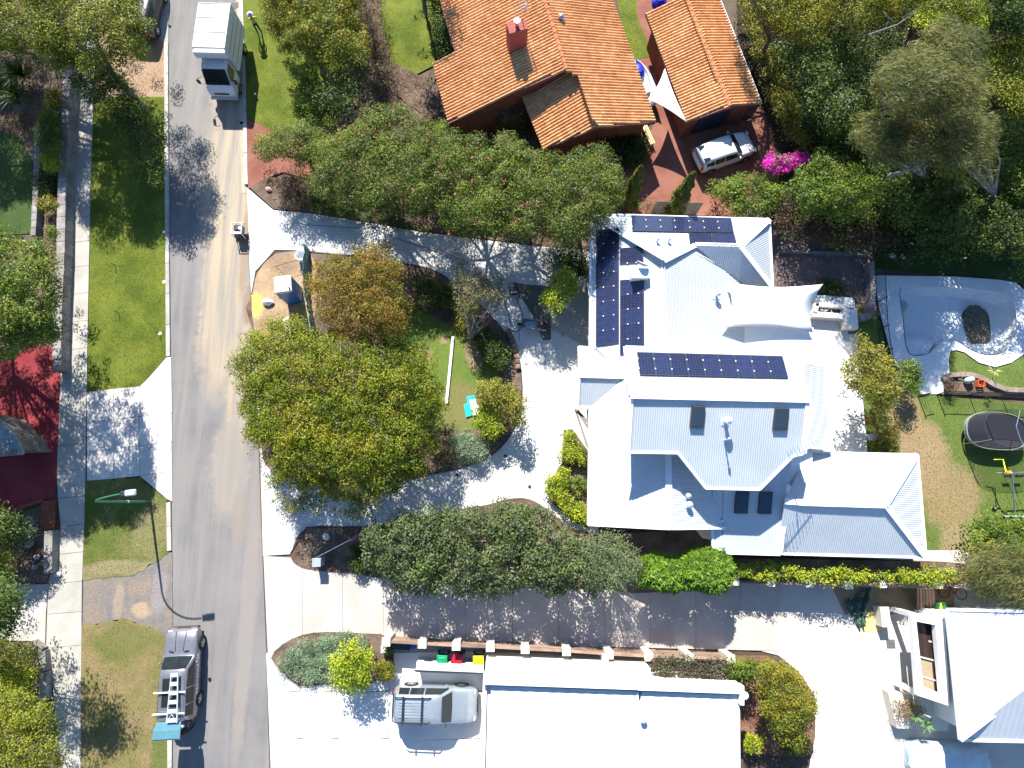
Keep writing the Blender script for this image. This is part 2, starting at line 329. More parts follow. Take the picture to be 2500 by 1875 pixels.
# concrete circular driveway
sheet('circular_driveway', [(603, 458), (668, 513), (760, 521), (880, 540), (1020, 565), (1200, 588), (1320, 602), (1460, 606), (1460, 1330), (1200, 1400), (720, 1352), (642, 1357), (636, 1130), (622, 880), (609, 650)], .040, G_CONC)
na = struct(bpy.data.objects.new('driveway_slabs', None)); link(na)
top = [(606, 461), (668, 516), (757, 524), (849, 538), (930, 551), (1020, 567), (1093, 578), (1170, 589), (1250, 597), (1320, 605)]
bot = [(611, 655), (672, 610), (757, 613), (849, 622), (930, 634), (1020, 646), (1093, 682), (1168, 745), (1240, 812), (1320, 880)]
slabs(na, 'concrete_slab', [[top[i], top[i+1], bot[i+1], bot[i]] for i in range(9)], .047, G_CONC, .004, .010)
slabs(na, 'concrete_slab', [[(1240, 812), (1320, 880), (1434, 905), (1434, 1000), (1270, 1000)], [(1270, 1004), (1434, 1004), (1380, 1045), (1330, 1190), (1262, 1100)],
  [(640, 1150), (735, 1180), (735, 1283), (716, 1350), (644, 1354)], [(738, 1180), (860, 1195), (860, 1283), (750, 1283), (738, 1283)], [(863, 1192), (1000, 1170), (1000, 1262), (863, 1283)], [(1003, 1170), (1130, 1145), (1180, 1240), (1003, 1262)], [(1133, 1143), (1200, 1125), (1262, 1100), (1300, 1170), (1200, 1238), (1184, 1238)]], .047, G_CONC, .004, .010)
slabs(na, 'concrete_slab', [[(1340, 700), (1436, 700), (1436, 850), (1340, 800)], [(1360, 690), (1440, 600), (1325, 606), (1325, 690)]], .051, ground('dull_slab', (.33, .32, .28), (.38, .37, .33), 1.0, 12, .12, .004), .004, .012)
ISLE = [(626, 664), (645, 643), (673, 612), (715, 613), (757, 616)]+smooth_poly([(849, 625), (930, 637), (1020, 650), (1080, 672), (1150, 725), (1215, 790), (1258, 850), (1273, 920), (1272, 990), (1255, 1045), (1225, 1090), (1180, 1122), (1120, 1143), (1040, 1160), (900, 1185), (760, 1180), (670, 1150), (640, 1110), (632, 960), (620, 820), (616, 720)], 3)[:-3]+[(616, 720)]
sheet('garden_island', ISLE, .085, G_SOIL)
strip(PP([(616, 720)]+ISLE[:-12]), .06, .03, .12).build('garden_edging', STEEL).__setitem__('kind', 'structure')
sheet('lawn', smooth_poly([(960, 720), (1030, 760), (1090, 790), (1140, 815), (1180, 850), (1212, 900), (1225, 960), (1180, 1040), (1120, 1050), (1060, 1040), (980, 1000), (940, 880), (930, 780)], 3), .10, G_ISLE)
sheet('sand_patch', smooth_poly([(628, 668), (673, 619), (760, 622), (775, 700), (760, 800), (700, 850), (640, 860), (620, 800), (614, 720)], 2), .096, G_SAND)
B2 = smooth_poly([(750, 1287), (880, 1286), (1000, 1266), (1110, 1245), (1190, 1232), (1240, 1218), (1285, 1217), (1320, 1232), (1360, 1262), (1400, 1290), (1450, 1300), (1560, 1300), (1720, 1300), (1800, 1360), (2060, 1362), (2400, 1380), (2420, 1425), (2100, 1425), (1800, 1420), (1790, 1432), (1560, 1448), (1480, 1440), (1300, 1436), (1000, 1420), (870, 1402), (770, 1393), (725, 1380), (711, 1350)], 3)
sheet('garden_bed', B2, .075, G_SOIL)
strip(PP([(711, 1350), (750, 1287), (880, 1286)]), .07, .03, .12).build('garden_edging', STEEL).__setitem__('kind', 'structure')
sheet('garden_bed', [(1335, 1190), (1372, 1130), (1376, 1050), (1398, 1048), (1442, 1110), (1442, 1290), (1400, 1275), (1350, 1230)], .075, G_SOIL)
sheet('garden_bed', [(1250, 690), (1345, 700), (1345, 830), (1325, 830), (1300, 770)], .075, ground('grey_soil', (.10, .12, .10), (.16, .16, .13), 1, 14, .4, .04))
# shared drive, court and southern slabs
sd = struct(bpy.data.objects.new('shared_driveway', None)); link(sd)
xs = [643, 738, 836, 936, 1035, 1137, 1251, 1364, 1477, 1587, 1699, 1809, 1905]
tp = [(x, 1357+ (x-643)*.055) for x in xs]; bt = [(x, 1597 if x < 700 else 1560 if x < 740 else 1562+(x-740)*.024) for x in xs]
bt[0] = (655, 1620)
slabs(sd, 'concrete_slab', [[tp[i], tp[i+1], bt[i+1], bt[i]] for i in range(len(xs)-1)], .055, G_PINK, .06)
sheet('paved_court', [(1802, 1400), (2500, 1420), (2600, 1480), (2600, 2300), (1960, 2300), (1975, 1870), (1990, 1800), (1990, 1700), (1950, 1640), (1900, 1600), (1802, 1575)], .030, G_PALE)
sheet('paved_side_path', [(940, 1560), (1600, 1585), (1600, 1660), (1185, 1650), (1000, 1640)], .034, ground('side_path', (.25, .235, .20), (.30, .285, .24), .8, 14, .14, .004))
ss = struct(bpy.data.objects.new('southern_driveway', None)); link(ss)
cols = [(654, 661), (734, 740), (822, 828), (950, 947), (1192, 1178)]
def sx(c, y): return c[0]+(c[1]-c[0])*(y-1700)/175
q = []
rows = [1592, 1690, 1806, 1990]
for i in range(4):
    for j in range(3):
        a, b = cols[i], cols[i+1]; y0, y1 = rows[j], rows[j+1]; k = -3
        q.append([(sx(a, y0), y0+2), (sx(b, y0), y0-2), (sx(b, y1), y1-4), (sx(a, y1), y1+4)])
slabs(ss, 'concrete_slab', q, .052, G_CONW, .06)
BED3 = smooth_poly([(662, 1606), (690, 1572), (740, 1548), (800, 1541), (900, 1545), (948, 1552), (962, 1600), (955, 1640), (905, 1668), (840, 1672), (780, 1672), (731, 1676), (690, 1640)], 2)
sheet('garden_bed', BED3, .075, G_SOIL)
strip(PP(BED3+BED3[:1]), .05, .03, .09).build('garden_edging', G_PINK).__setitem__('kind', 'structure')
sheet('bark_bed', [(1795, 1600), (1870, 1600), (1960, 1650), (1990, 1720), (1985, 1840), (1965, 1850), (1800, 1838)], .045, ground('red_mulch', (.16, .075, .05), (.24, .13, .09), 1, 14, .4, .04))
# right side
sheet('mauve_court', [(1880, 560), (2130, 570), (2133, 660), (2150, 770), (2110, 800), (1960, 790), (1880, 730)], .012, G_MAUVE)
sheet('terrace', [(1500, 725), (2086, 732), (2092, 808), (2118, 1106), (1500, 1106)], .30, ground('terrace_paving', (.60, .58, .53), (.66, .64, .6), .5, 8, .06, .003))
sheet('yard_lawn', [(2090, 745), (2135, 760), (2150, 790), (2165, 870), (2240, 957), (2300, 968), (2500, 985), (2700, 990), (2700, 1345), (2256, 1350), (2100, 1180), (2100, 960)], .04, G_YARD)
sheet('south_path', [(2000, 1340), (2500, 1346), (2520, 1400), (2000, 1390)], .044, G_PALE)
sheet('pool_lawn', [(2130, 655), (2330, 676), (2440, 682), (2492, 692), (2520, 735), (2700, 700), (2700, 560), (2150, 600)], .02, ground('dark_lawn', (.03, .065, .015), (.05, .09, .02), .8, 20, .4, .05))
sheet('pool_lawn', [(2317, 858), (2345, 853), (2390, 884), (2430, 897), (2470, 886), (2506, 860), (2532, 820), (2700, 760), (2700, 985), (2500, 975), (2440, 940), (2380, 918), (2318, 918)], .03, G_YARD)
DECKP = [(2131, 672), (2240, 674), (2330, 675), (2440, 683), (2480, 690), (2510, 715), (2530, 760), (2530, 820), (2505, 860), (2470, 885), (2430, 896), (2390, 885), (2355, 860), (2335, 854), (2320, 858), (2316, 880), (2319, 917), (2303, 925), (2304, 962), (2250, 962), (2180, 880), (2150, 770)]
sheet('pool_deck', DECKP, .10, G_DECK, hole=POOL)
mb = MB(); dp = P(2300, 790).xy; rings = [(1, .10), (1.0, -.45), (.96, -.75), (.88, -.95), (.5, -1.0)]
PW = PP(POOL); n = len(PW); vs = []
cp = P(2380, 785)
for k, z in rings:
    for p in PW: q_ = cp.lerp(p, k) if k < 1 else p; vs.append((q_.x, q_.y, z))
vs.append((cp.x, cp.y, -1.03)); fs = []
for i in range(len(rings)-1):
    for j in range(n): fs.append((i*n+j, (i+1)*n+j, (i+1)*n+(j+1) % n, i*n+(j+1) % n))
for j in range(n): fs.append(((len(rings)-1)*n+j, len(vs)-1, (len(rings)-1)*n+(j+1) % n))
mb.add(vs, fs); t = thing('swimming_pool', 'empty pale blue plastered swimming pool with curved edge in the right yard', 'pool')
mb.build('basin', G_POOL, t, smooth=False)
mb = MB()
for i in range(3): mb.prism([(p.x, p.y) for p in PP([(2214, 830-i*9), (2290-i*2, 828-i*9), (2270, 862), (2228, 866)], 0)][:4] , -.9, -.2-.2*i)
mb.build('pool_step', G_POOL, t)
# ================================================================ ROOF TOOLS
def roof_plane(pz):
    """pz = [(u,v,z)...] : best plane through the surveyed corners, then corners re-sighted on it"""
    A = np.array([P(*p) for p in pz]); c = A.mean(0); _, _, vt = np.linalg.svd(A-c); n = vt[2]; n = n if n[2] > 0 else -n
    return c, n, np.array([ray_plane(p[0], p[1], c, n) for p in pz])
def frame(n):
    d = np.array([n[0], n[1], 0.]); 
    if np.linalg.norm(d) < 1e-3: d = np.array([0, -1., 0])
    d /= np.linalg.norm(d); a = np.cross(n, d); a /= np.linalg.norm(a); t = np.cross(a, n); return a, t if t[2] < 0 else -t
def hits(poly, s):
    out = []; k = len(poly)
    for i in range(k):
        (s0, t0), (s1, t1) = poly[i], poly[(i+1) % k]
        if (s0 <= s) != (s1 <= s): out.append(t0+(t1-t0)*(s-s0)/(s1-s0))
    return sorted(out)
def corrugated(mb, pz, pitch=.12, amp=.011, step=4, fit=None):
    c, n, V = roof_plane(pz); a, t = frame(n); poly = [((v-c) @ a, (v-c) @ t) for v in V]
    s0 = min(p[0] for p in poly); s1 = max(p[0] for p in poly); k = int((s1-s0)/(pitch/step)); prev = None
    for i in range(k+1):
        s = s0+1e-4+(s1-s0-2e-4)*i/k; h = hits(poly, s)
        hh = amp*math.sin(2*PI*i/step+.8); row = [c+a*s+t*x+n*hh for x in h]
        if prev is not None and len(prev) == len(row):
            for j in range(0, len(row)-1, 2):
                q = [prev[j], prev[j+1], row[j+1], row[j]]
                if np.cross(q[1]-q[0], q[3]-q[0]) @ n < 0: q = q[::-1]
                mb.add(q, [(0, 1, 2, 3)])
        prev = row if len(row) % 2 == 0 else prev
    return V
def under(mb, V, d=.05):
    n = len(V); V2 = [(v[0], v[1], v[2]-d) for v in V]
    for t in tessellate_polygon([[Vector((v[0], v[1], 0)) for v in V]]): mb.add([V2[i] for i in t], [(0, 1, 2)])
def edge(mb, a, b, w=.14, h=.14, dz=0.0):
    a = Vector(a)+Vector((0, 0, dz)); b = Vector(b)+Vector((0, 0, dz)); mb.beam(a, b, w, h)
def walls(poly, z1, m, parent, z0=0, inset=.35, name='wall'):
    w = [Vector((p[0], p[1])) for p in poly]; c = sum(w, Vector((0, 0)))/len(w)
    w = [p-(p-c).normalized()*inset*1.3 for p in w]
    mb = MB(); mb.prism([(p.x, p.y) for p in w], z0, z1); return mb.build(name, m, parent)
ROOFM = ground('white_steel_roof', (.45, .49, .51), (.49, .53, .55), .4, 6, .05, 0, rough=.5, spec=.4)
TRIM = ground('roof_trim', (.70, .73, .75), (.76, .78, .79), .6, 8, .05, 0, rough=.5)
WALLW = ground('white_wall', (.62, .60, .55), (.70, .68, .63), .5, 12, .08, .004)
# ================================================================ MAIN WHITE HOUSE
hs = thing('white_house', 'large two storey white house with corrugated metal roofs and rows of solar panels', 'house')
E0, R0 = 3.0, 4.6
faces = {
 'n': [(1443, 531, E0), (1474, 524, E0), (1878, 536, E0), (1808, 602, R0), (1697, 599, R0), (1621, 637, R0+.1)],
 'e': [(1878, 536, E0), (1886, 703, E0), (1808, 602, R0)],
 's': [(1808, 602, R0), (1886, 703, E0), (1817, 702, E0), (1697, 599, R0)],
 'er': [(1621, 637, R0), (1697, 599, R0), (1817, 702, E0+.1), (1817, 860, E0+.1), (1632, 860, R0)],
 'w': [(1443, 531, E0), (1621, 637, R0), (1632, 860, R0), (1632, 1155, R0), (1633, 1291, R0), (1436, 1281, E0), (1440, 994, E0), (1522, 920, 3.7), (1456, 851, E0+.1), (1440, 848, E0)],
 'pn': [(1413, 847, E0), (1456, 850, E0), (1522, 920, 3.75), (1415, 915, 3.75)],
 'ps': [(1415, 917, 3.75), (1522, 920, 3.75), (1440, 994, E0), (1411, 994, E0)],
 'ew': [(1632, 1020, R0), (1760, 1020, 3.45), (1760, 1270, 3.45), (1768, 1289, 3.4), (1633, 1291, R0)],
 'sa': [(1660, 1106, 4.15), (1935, 1106, 4.15), (1925, 1183, 3.85), (1904, 1354, 3.0), (1771, 1350, 3.0), (1740, 1335, 3.1), (1738, 1292, 3.3), (1765, 1270, 3.42), (1684, 1177, 3.85)],
 'en': [(1981, 1104, 2.6), (2239, 1110, 2.6), (2162, 1233, 4.1), (1964, 1227, 4.1), (1915, 1223, 4.1), (1950, 1150, 3.1)],
 'ee': [(2239, 1110, 2.6), (2260, 1361, 2.6), (2162, 1233, 4.1)],
 'es': [(1915, 1223, 4.1), (1964, 1227, 4.1), (2162, 1233, 4.1), (2260, 1361, 2.6), (1900, 1352, 2.6)],
 'lean': [(1930, 885, 3.9), (2016, 897, 3.0), (2027, 1096, 3.0), (1940, 1090, 3.9)],
}
RV = {}
for k, f in faces.items():
    mb = MB(); RV[k] = corrugated(mb, f); under(mb, RV[k]); mb.build('roof_slope', ROOFM, hs, smooth=False)
U0, U1 = 5.9, 7.1
up = {'un': [(1526, 847, U0), (1936, 858, U0), (1975, 975, U1), (1539, 965, U1)],
      'us': [(1539, 965, U1), (1975, 975, U1), (1960, 1108, U0+.15), (1935, 1114, U0), (1854, 1195, U0-.55), (1723, 1192, U0-.55), (1655, 1106, U0), (1530, 1104, U0)]}
for k, f in up.items():
    mb = MB(); RV[k] = corrugated(mb, f); under(mb, RV[k]); mb.build('upper_roof_slope', ROOFM, hs)
mb = MB()
def ed(k, i, j, w=.14, h=.14, dz=0): edge(mb, RV[k][i], RV[k][j], w, h, dz)
for k, i, j in (('n', 0, 1), ('n', 1, 2), ('e', 0, 1), ('s', 1, 2), ('w', 9, 0), ('w', 5, 6), ('w', 4, 5), ('ew', 3, 4), ('pn', 0, 1), ('pn', 3, 0), ('ps', 2, 3), ('ps', 3, 0), ('sa', 3, 4), ('sa', 4, 5), ('en', 0, 1), ('ee', 0, 1), ('es', 3, 4), ('lean', 1, 2), ('lean', 2, 3), ('un', 0, 1), ('us', 2, 3), ('us', 3, 4), ('us', 4, 5), ('us', 5, 6), ('us', 6, 7), ('sa', 5, 6), ('sa', 6, 7)): ed(k, i, j, .13, .16, -.02)
mb.build('gutter', TRIM, hs)
mb = MB()
for k, i, j, w in (('n', 3, 4, .34), ('n', 4, 5, .3), ('n', 2, 3, .32), ('e', 1, 2, .32), ('w', 0, 1, .2), ('w', 1, 3, .34), ('w', 3, 4, .34), ('ps', 0, 1, .25), ('en', 2, 3, .34), ('en', 3, 4, .34), ('en', 1, 2, .3), ('ee', 1, 2, .34), ('un', 2, 3, .36), ('un', 3, 0, .22), ('us', 7, 0, .36), ('us', 1, 2, .36), ('un', 1, 2, .22), ('sa', 2, 3, .25)): ed(k, i, j, w, .03, .045)
mb.build('ridge_cap', TRIM, hs)
WALLS = [[(1450, 545), (1870, 545), (1878, 700), (1700, 700), (1640, 860), (1640, 1280), (1446, 1275), (1448, 850)], [(1640, 860), (1960, 870), (1960, 1100), (1900, 1340), (1750, 1335), (1640, 1200)], [(1900, 1115), (2228, 1120), (2246, 1350), (1905, 1345)]]
for k_, w in enumerate(WALLS): walls([P(u, v, E0) for u, v in w], 2.45 if k_ == 2 else 2.9, WALLW, hs, inset=.25)
uw = [P(u, v, U0) for u, v in [(1530, 860), (1930, 870), (1955, 1100), (1845, 1180), (1730, 1180), (1660, 1098), (1536, 1092)]]
walls(uw, 5.35, WALLW, hs, z0=2.9, inset=.3, name='upper_wall')
# gable infill under upper roof ends
for side in ((('un', 3), ('un', 0), ('us', 7)), (('un', 2), ('un', 1), ('us', 2))):
    a, b, c = [Vector(RV[k][i]) for k, i in side]; s = .2 if side[0][1] == 3 else -.2
    mb = MB(); lo = [Vector((p.x+s, p.y, z)) for p, z in ((b, 5.2), (c, 5.2))]
    q = [a+Vector((s, 0, -.1)), b+Vector((s, 0, -.1)), lo[0], lo[1], c+Vector((s, 0, -.1))]; mb.add(q, [(0, 1, 2, 3, 4)]); mb.build('gable_wall', WALLW, hs)
mb = MB(); a = RV['w'][4]; b = RV['w'][5]; c = RV['ew'][3]
mb.add([Vector(a)+Vector((0, .25, -.08)), Vector(b)+Vector((0, .25, -.08)), Vector((b[0], b[1]+.25, 2.8)), Vector((c[0], c[1]+.25, 2.8)), Vector(c)+Vector((0, .25, -.08))], [(0, 1, 2, 3, 4)]); mb.build('gable_wall', WALLW, hs)
# white box awning, small flat roofs by the antenna and sail
mb = MB(); mb.prism([(p.x, p.y) for p in PP([(1884, 702), (1935, 702), (1936, 722), (1884, 720)], 3)], 2.7, 3.0); mb.build('awning', TRIM, hs)
mb = MB(); mb.prism([(p.x, p.y) for p in PP([(1926, 1096), (1984, 1098), (1982, 1140), (1950, 1175), (1922, 1226)], 3.1)], 2.8, 3.12); mb.build('flat_roof', TRIM, hs)
mb = MB(); mb.prism([(p.x, p.y) for p in PP([(1640, 860), (1765, 780), (1985, 800), (2012, 890), (1930, 892)], 3.05)], 2.9, 3.08); mb.build('patio_roof', TRIM, hs)
# skylights
def on(k, u, v): 
    V = RV[k]; c = V.mean(0); _, _, vt = np.linalg.svd(V-c); n = vt[2]*(1 if vt[2][2] > 0 else -1); return Vector(ray_plane(u, v, c, n)), Vector(n)
def slab_on(mb, k, quad, h0, h1, shrink=0):
    pts = []; c = sum((on(k, *q)[0] for q in quad), Vector())/len(quad)
    for q in quad:
        p, n = on(k, *q); d = p-c; p = p-d.normalized()*shrink; pts.append((p, n))
    lo = [p+n*h0 for p, n in pts]; hi = [p+n*h1 for p, n in pts]; m = len(lo)
    cr = (hi[1]-hi[0]).cross(hi[2]-hi[0]).dot(pts[0][1]) > 0
    fs = [tuple(range(m, 2*m)) if cr else tuple(reversed(range(m, 2*m)))]+[(i, (i+1) % m, (i+1) % m+m, i+m) if cr else (i+m, (i+1) % m+m, (i+1) % m, i) for i in range(m)]
    mb.add(lo+hi, fs)
FR_ = mat('skylight_frame', (.06, .065, .075), .45, .3)
SKYG = mat('skylight_glass', (.03, .055, .075), .08, 0, .7)
for k, q in (('us', [(1688, 990), (1721, 991), (1716, 1045), (1683, 1044)]), ('us', [(1891, 995), (1925, 996), (1920, 1050), (1885, 1049)]), ('sa', [(1796, 1199), (1828, 1199), (1823, 1253), (1791, 1252)]), ('sa', [(1854, 1200), (1885, 1200), (1880, 1254), (1848, 1253)])):
    mb = MB(); slab_on(mb, k, q, -.02, .16); sk = mb.build('skylight', FR_, hs, bevel=.02)
    mb = MB(); slab_on(mb, k, [(a+(sum(x[0] for x in q)/4-a)*.24, b+(sum(x[1] for x in q)/4-b)*.2) for a, b in q], .15, .168); mb.build('pane', SKYG, sk)
# vents, chimney, dish, pipes, antenna
VENT = mat('vent_metal', (.62, .65, .68), .35, .2)
for k, u, v, r, h in (('n', 1603, 590, .10, .35), ('n', 1631, 590, .10, .35), ('er', 1748, 722, .14, .4), ('us', 1770, 1030, .17, .55), ('us', 1768, 1075, .06, .75), ('ew', 1678, 1210, .13, .3), ('ew', 1680, 1232, .15, .3)):
    p, n = on(k, u, v); p = p-Vector((0, 0, .05)); mb = MB(); mb.tube([p, p+Vector((0, 0, h))], r*.6, 10); mb.lathe([(r*.3, h), (r*1.25, h+.03), (r*1.2, h+.10), (r*.5, h+.19), (0.01, h+.21)], p, 12); 
    if r > .12: slab_on(mb, k, [(u-9, v-9), (u+9, v-9), (u+9, v+9), (u-9, v+9)], 0, .03)
    mb.build('roof_vent', VENT, hs, smooth=False)
mb = MB(); p = P(1563, 668, 4.6); mb.box((p.x, p.y, 4.1), (.95, .5, 1.0)); mb.box((p.x, p.y, 4.64), (1.05, .6, .10)); mb.build('chimney', TRIM, hs)
p = P(1566, 650, 4.7); mb = MB(); mb.lathe([(.02, 0), (.2, .03), (.33, .11), (.36, .16)], (0, 0, 0), 16); d = mb.build('satellite_dish', mat('dish_grey', (.3, .34, .38), .5), hs); d.location = p+Vector((0, 0, .1)); d.rotation_euler = (math.radians(-60), 0, math.radians(-25))
mb = MB(); a = P(1940, 1114, 7.0); mb.tube([P(1936, 1108, 5.6), P(1936, 1108, 5.6)+Vector((0, 0, 1.3))], .03)
b1, b2 = P(1930, 1118, 6.9), P(1996, 1084, 6.9); mb.tube([b1, b2], .022, 5)
for i in range(9):
    c = b1.lerp(b2, i/8); dd = (b2-b1).normalized().cross(Vector((0, 0, 1))); l = .42-.025*i; mb.tube([c-dd*l, c+dd*l], .012, 4)
for i in range(4): mb.tube([P(1925+i*3, 1108, 6.95), P(1925+i*3, 1120, 6.95)], .012, 4)
mb.build('antenna', CHROME, hs)
mb = MB()
for i, (u, v, w, h) in enumerate(((1412, 1005, 18, 6), (1422, 1020, 20, 6))): 
    a = P(1404+i*6, 998+i*4, 2.6); mb.beam(a, P(1436, 1030+i*14, 2.6), .12, .14)
mb.beam(P(1405, 1000, 2.5), P(1436, 1095, 2.5), .10, .12); mb.build('pergola_beam', mat('weathered_beam', (.22, .19, .17), .8), hs)
# ================================================================ SOLAR PANELS
def pvmat():
    m, nt, b = nodes('solar_cells'); tc = nt.nodes.new('ShaderNodeTexCoord'); br = nt.nodes.new('ShaderNodeTexBrick')
    br.offset = 0; br.inputs['Scale'].default_value = 1; br.inputs['Mortar Size'].default_value = .006; br.inputs['Brick Width'].default_value = .16; br.inputs['Row Height'].default_value = .16
    nt.links.new(tc.outputs['UV'], br.inputs['Vector']); oi = nt.nodes.new('ShaderNodeObjectInfo')
    col = mixc(nt, oi.outputs['Random'], (.008, .011, .034), (.014, .020, .062))
    lite = mixc(nt, 1., col, (1.5, 1.5, 1.35), 'MULTIPLY'); nt.links.new(col, br.inputs['Color1']); nt.links.new(lite, br.inputs['Color2']); br.inputs['Mortar'].default_value = (.05, .055, .09, 1)
    nt.links.new(br.outputs['Color'], b.inputs['Base Color']); b.inputs['Roughness'].default_value = .16; b.inputs['Specular IOR Level'].default_value = .5
    return m
PV = pvmat(); PVF = mat('panel_frame', (.04, .045, .06), .4, .5); CLAMP = mat('clamp_metal', (.85, .85, .86), .5, 0)
RAIL = mat('rail_metal', (.45, .48, .52), .4, .6)
def panel(k, quad, label, group, clamps=()):
    P4 = [on(k, *q) for q in quad]; n = P4[0][1]; c = sum((p for p, _ in P4), Vector())/4; pts = [p+n*.10-c for p, _ in P4]
    t = thing('solar_panel', label, 'solar panel', c, 0, group)
    mid = sum(pts, Vector())/4
    def ins(s): return [mid+(p-mid)*(1-s/((p-mid).length)) for p in pts]
    A = ins(.012); B = ins(.055)
    cr = (A[1]-A[0]).cross(A[2]-A[0]).dot(n) > 0
    mb = MB(); lo = [p-n*.04 for p in A]; o_ = [p for p in A]; i_ = [p for p in B]
    fs = [(i, (i+1) % 4, 4+(i+1) % 4, 4+i) for i in range(4)]+[(4+i, 4+(i+1) % 4, 8+(i+1) % 4, 8+i) for i in range(4)]
    mb.add(lo+o_+i_, fs if cr else [f[::-1] for f in fs]); mb.build('frame', PVF, t)
    mb = MB(); mb.add([p-n*.004 for p in B], [(0, 1, 2, 3) if cr else (3, 2, 1, 0)]); g = mb.build('cells', PV, t)
    uv = g.data.uv_layers.new(name='UVMap'); w = (B[1]-B[0]).length; h = (B[3]-B[0]).length; w4 = [(0, 0), (w, 0), (w, h), (0, h)]; w4 = w4 if cr else w4[::-1]
    for i in range(4): uv.data[i].uv = w4[i]
    mb = MB()
    for f in clamps:
        q = pts[0].lerp(pts[1], f[0]).lerp(pts[3].lerp(pts[2], f[0]), f[1]); mb.box(q+n*.015, (.058, .058, .03))
    if clamps: mb.build('clamp', CLAMP, t)
ORD = ['first', 'second', 'third', 'fourth', 'fifth', 'sixth', 'seventh', 'eighth', 'ninth']
def lerp2(a, b, t): return (a[0]+(b[0]-a[0])*t, a[1]+(b[1]-a[1])*t)
def prow(k, q, n, lab, group, vert=False, cl=()):
    for i in range(n):
        a, b = i/n, (i+1)/n
        if not vert: quad = [lerp2(q[0], q[1], a), lerp2(q[0], q[1], b), lerp2(q[3], q[2], b), lerp2(q[3], q[2], a)]
        else: quad = [lerp2(q[0], q[3], a), lerp2(q[1], q[2], a), lerp2(q[1], q[2], b), lerp2(q[0], q[3], b)]
        panel(k, quad, lab % ORD[i], group, cl)
V2 = ((0.33, 0.0), (0.77, 0.0)); H2 = ((0, .3), (0, .72))
prow('un', [(1554, 861), (1909, 871), (1924, 926), (1561, 918)], 9, '%s panel from the left in the row of nine on the upper roof', 'solar panels on the white house', cl=H2)
prow('w', [(1456, 563), (1512, 558), (1512, 838), (1455, 846)], 8, '%s panel from the top in the long left column on the west roof', 'solar panels on the white house', True, V2)
prow('w', [(1514, 607), (1571, 602), (1572, 641), (1513, 645)], 1, 'single dark panel alone above the white chimney (%s of its column)', 'solar panels on the white house', True, ((.33, 1), (.7, 1)))
prow('w', [(1514, 685), (1573, 680), (1574, 861), (1514, 867)], 5, '%s panel from the top in the column below the chimney', 'solar panels on the white house', True, V2)
prow('n', [(1540, 528), (1784, 535), (1791, 571), (1543, 567)], 7, '%s panel from the left in the top row on the north roof', 'solar panels on the white house', cl=H2)
prow('n', [(1680, 572), (1792, 573), (1799, 602), (1683, 598)], 2, '%s of the two sideways panels under the top row on the north roof', 'solar panels on the white house', cl=((.25, 1), (.75, 1)))
# ================================================================ SAILS
def sail(label, corners, m, sag=.12, base=None, posts=()):
    t = thing('shade_sail', label, 'shade sail', (0, 0, 0)); n = 8; k = len(corners); vs = []; C = [Vector(c) for c in corners]; cen = sum(C, Vector())/k
    rim = []
    for i in range(k):
        a, b = C[i], C[(i+1) % k]
        for j in range(n): f = j/n; q = a.lerp(b, f); rim.append(q.lerp(cen, sag*4*f*(1-f)))
    m_ = len(rim); mb = MB(); rings = [1, .66, .33]; 
    for r in rings: vs += [cen.lerp(p, r)-Vector((0, 0, .12*(1-r))) for p in rim]
    vs.append(cen-Vector((0, 0, .14))); fs = []
    for i in range(2): fs += [(i*m_+j, i*m_+(j+1) % m_, (i+1)*m_+(j+1) % m_, (i+1)*m_+j) for j in range(m_)]
    fs += [(2*m_+j, 2*m_+(j+1) % m_, 3*m_) for j in range(m_)]
    mb.add(vs, fs); o = mb.build('cloth', m, t, smooth=True); s = o.modifiers.new('thickness', 'SOLIDIFY'); s.thickness = .012
    for p in posts: mb = MB(); mb.tube([(p[0], p[1], 0), (p[0], p[1], p[2])], .05, 8); mb.build('post', CHROME, t)
    return t
SAILM = mat('sail_cloth', (.80, .79, .77), .85)
sail('large cream shade sail stretched over the terrace east of the white house', [P(1775, 690, 3.9), P(2008, 694, 4.3), P(1985, 812, 3.4), P(1762, 800, 3.9)], SAILM, .16, posts=[P(2008, 694, 4.3)])
sail('white triangular shade sail between the two terracotta roofs', [P(1623, 167, 2.5), P(1678, 300, 2.4), P(1581, 242, 2.7)], SAILM, .14)
# parapet line beside the sail, planter with the bicycle, steps
t = thing('terrace_wall', 'low white rendered wall and planter box along the terrace edge', 'wall'); 
mb = MB(); Z = .9
def bar(a, b, w=.28, z=Z): mb.beam(Vector((P(*a, z).x, P(*a, z).y, z/2)), Vector((P(*b, z).x, P(*b, z).y, z/2)), w, z)
bar((1992, 733), (2083, 741), .75); bar((2076, 752), (2080, 802), .85); bar((1985, 766), (2062, 772), .35); bar((1994, 740), (1990, 766), .3)
mb.build('planter_wall', WALLW, t)
mb = MB(); mb.prism([(p.x, p.y) for p in PP([(1990, 745), (2068, 748), (2066, 768), (1990, 764)], .6)], .3, .62); mb.build('soil', G_SOIL, t)
t2 = thing('bicycle', 'white bicycle lying in the planter beside the terrace sail', 'bicycle', P(2022, 757, .7)); BW = mat('bicycle_paint', (.7, .68, .6), .4)
for dx in (-.52, .5):
    mb = MB(); mb.tube([(dx+.33*math.cos(a), .33*math.sin(a), .02) for a in np.linspace(0, 2*PI, 19)], .022, 5, False); mb.build('wheel', BW, t2)
mb = MB(); 
for a, b in (((-.52, 0), (-.1, -.05)), ((-.52, 0), (-.2, .3)), ((-.1, -.05), (-.2, .3)), ((-.2, .3), (.35, .35)), ((-.1, -.05), (.35, .35)), ((.35, .35), (.5, 0)), ((.35, .35), (.4, .5))): mb.tube([(*a, .04), (*b, .04)], .02, 5)
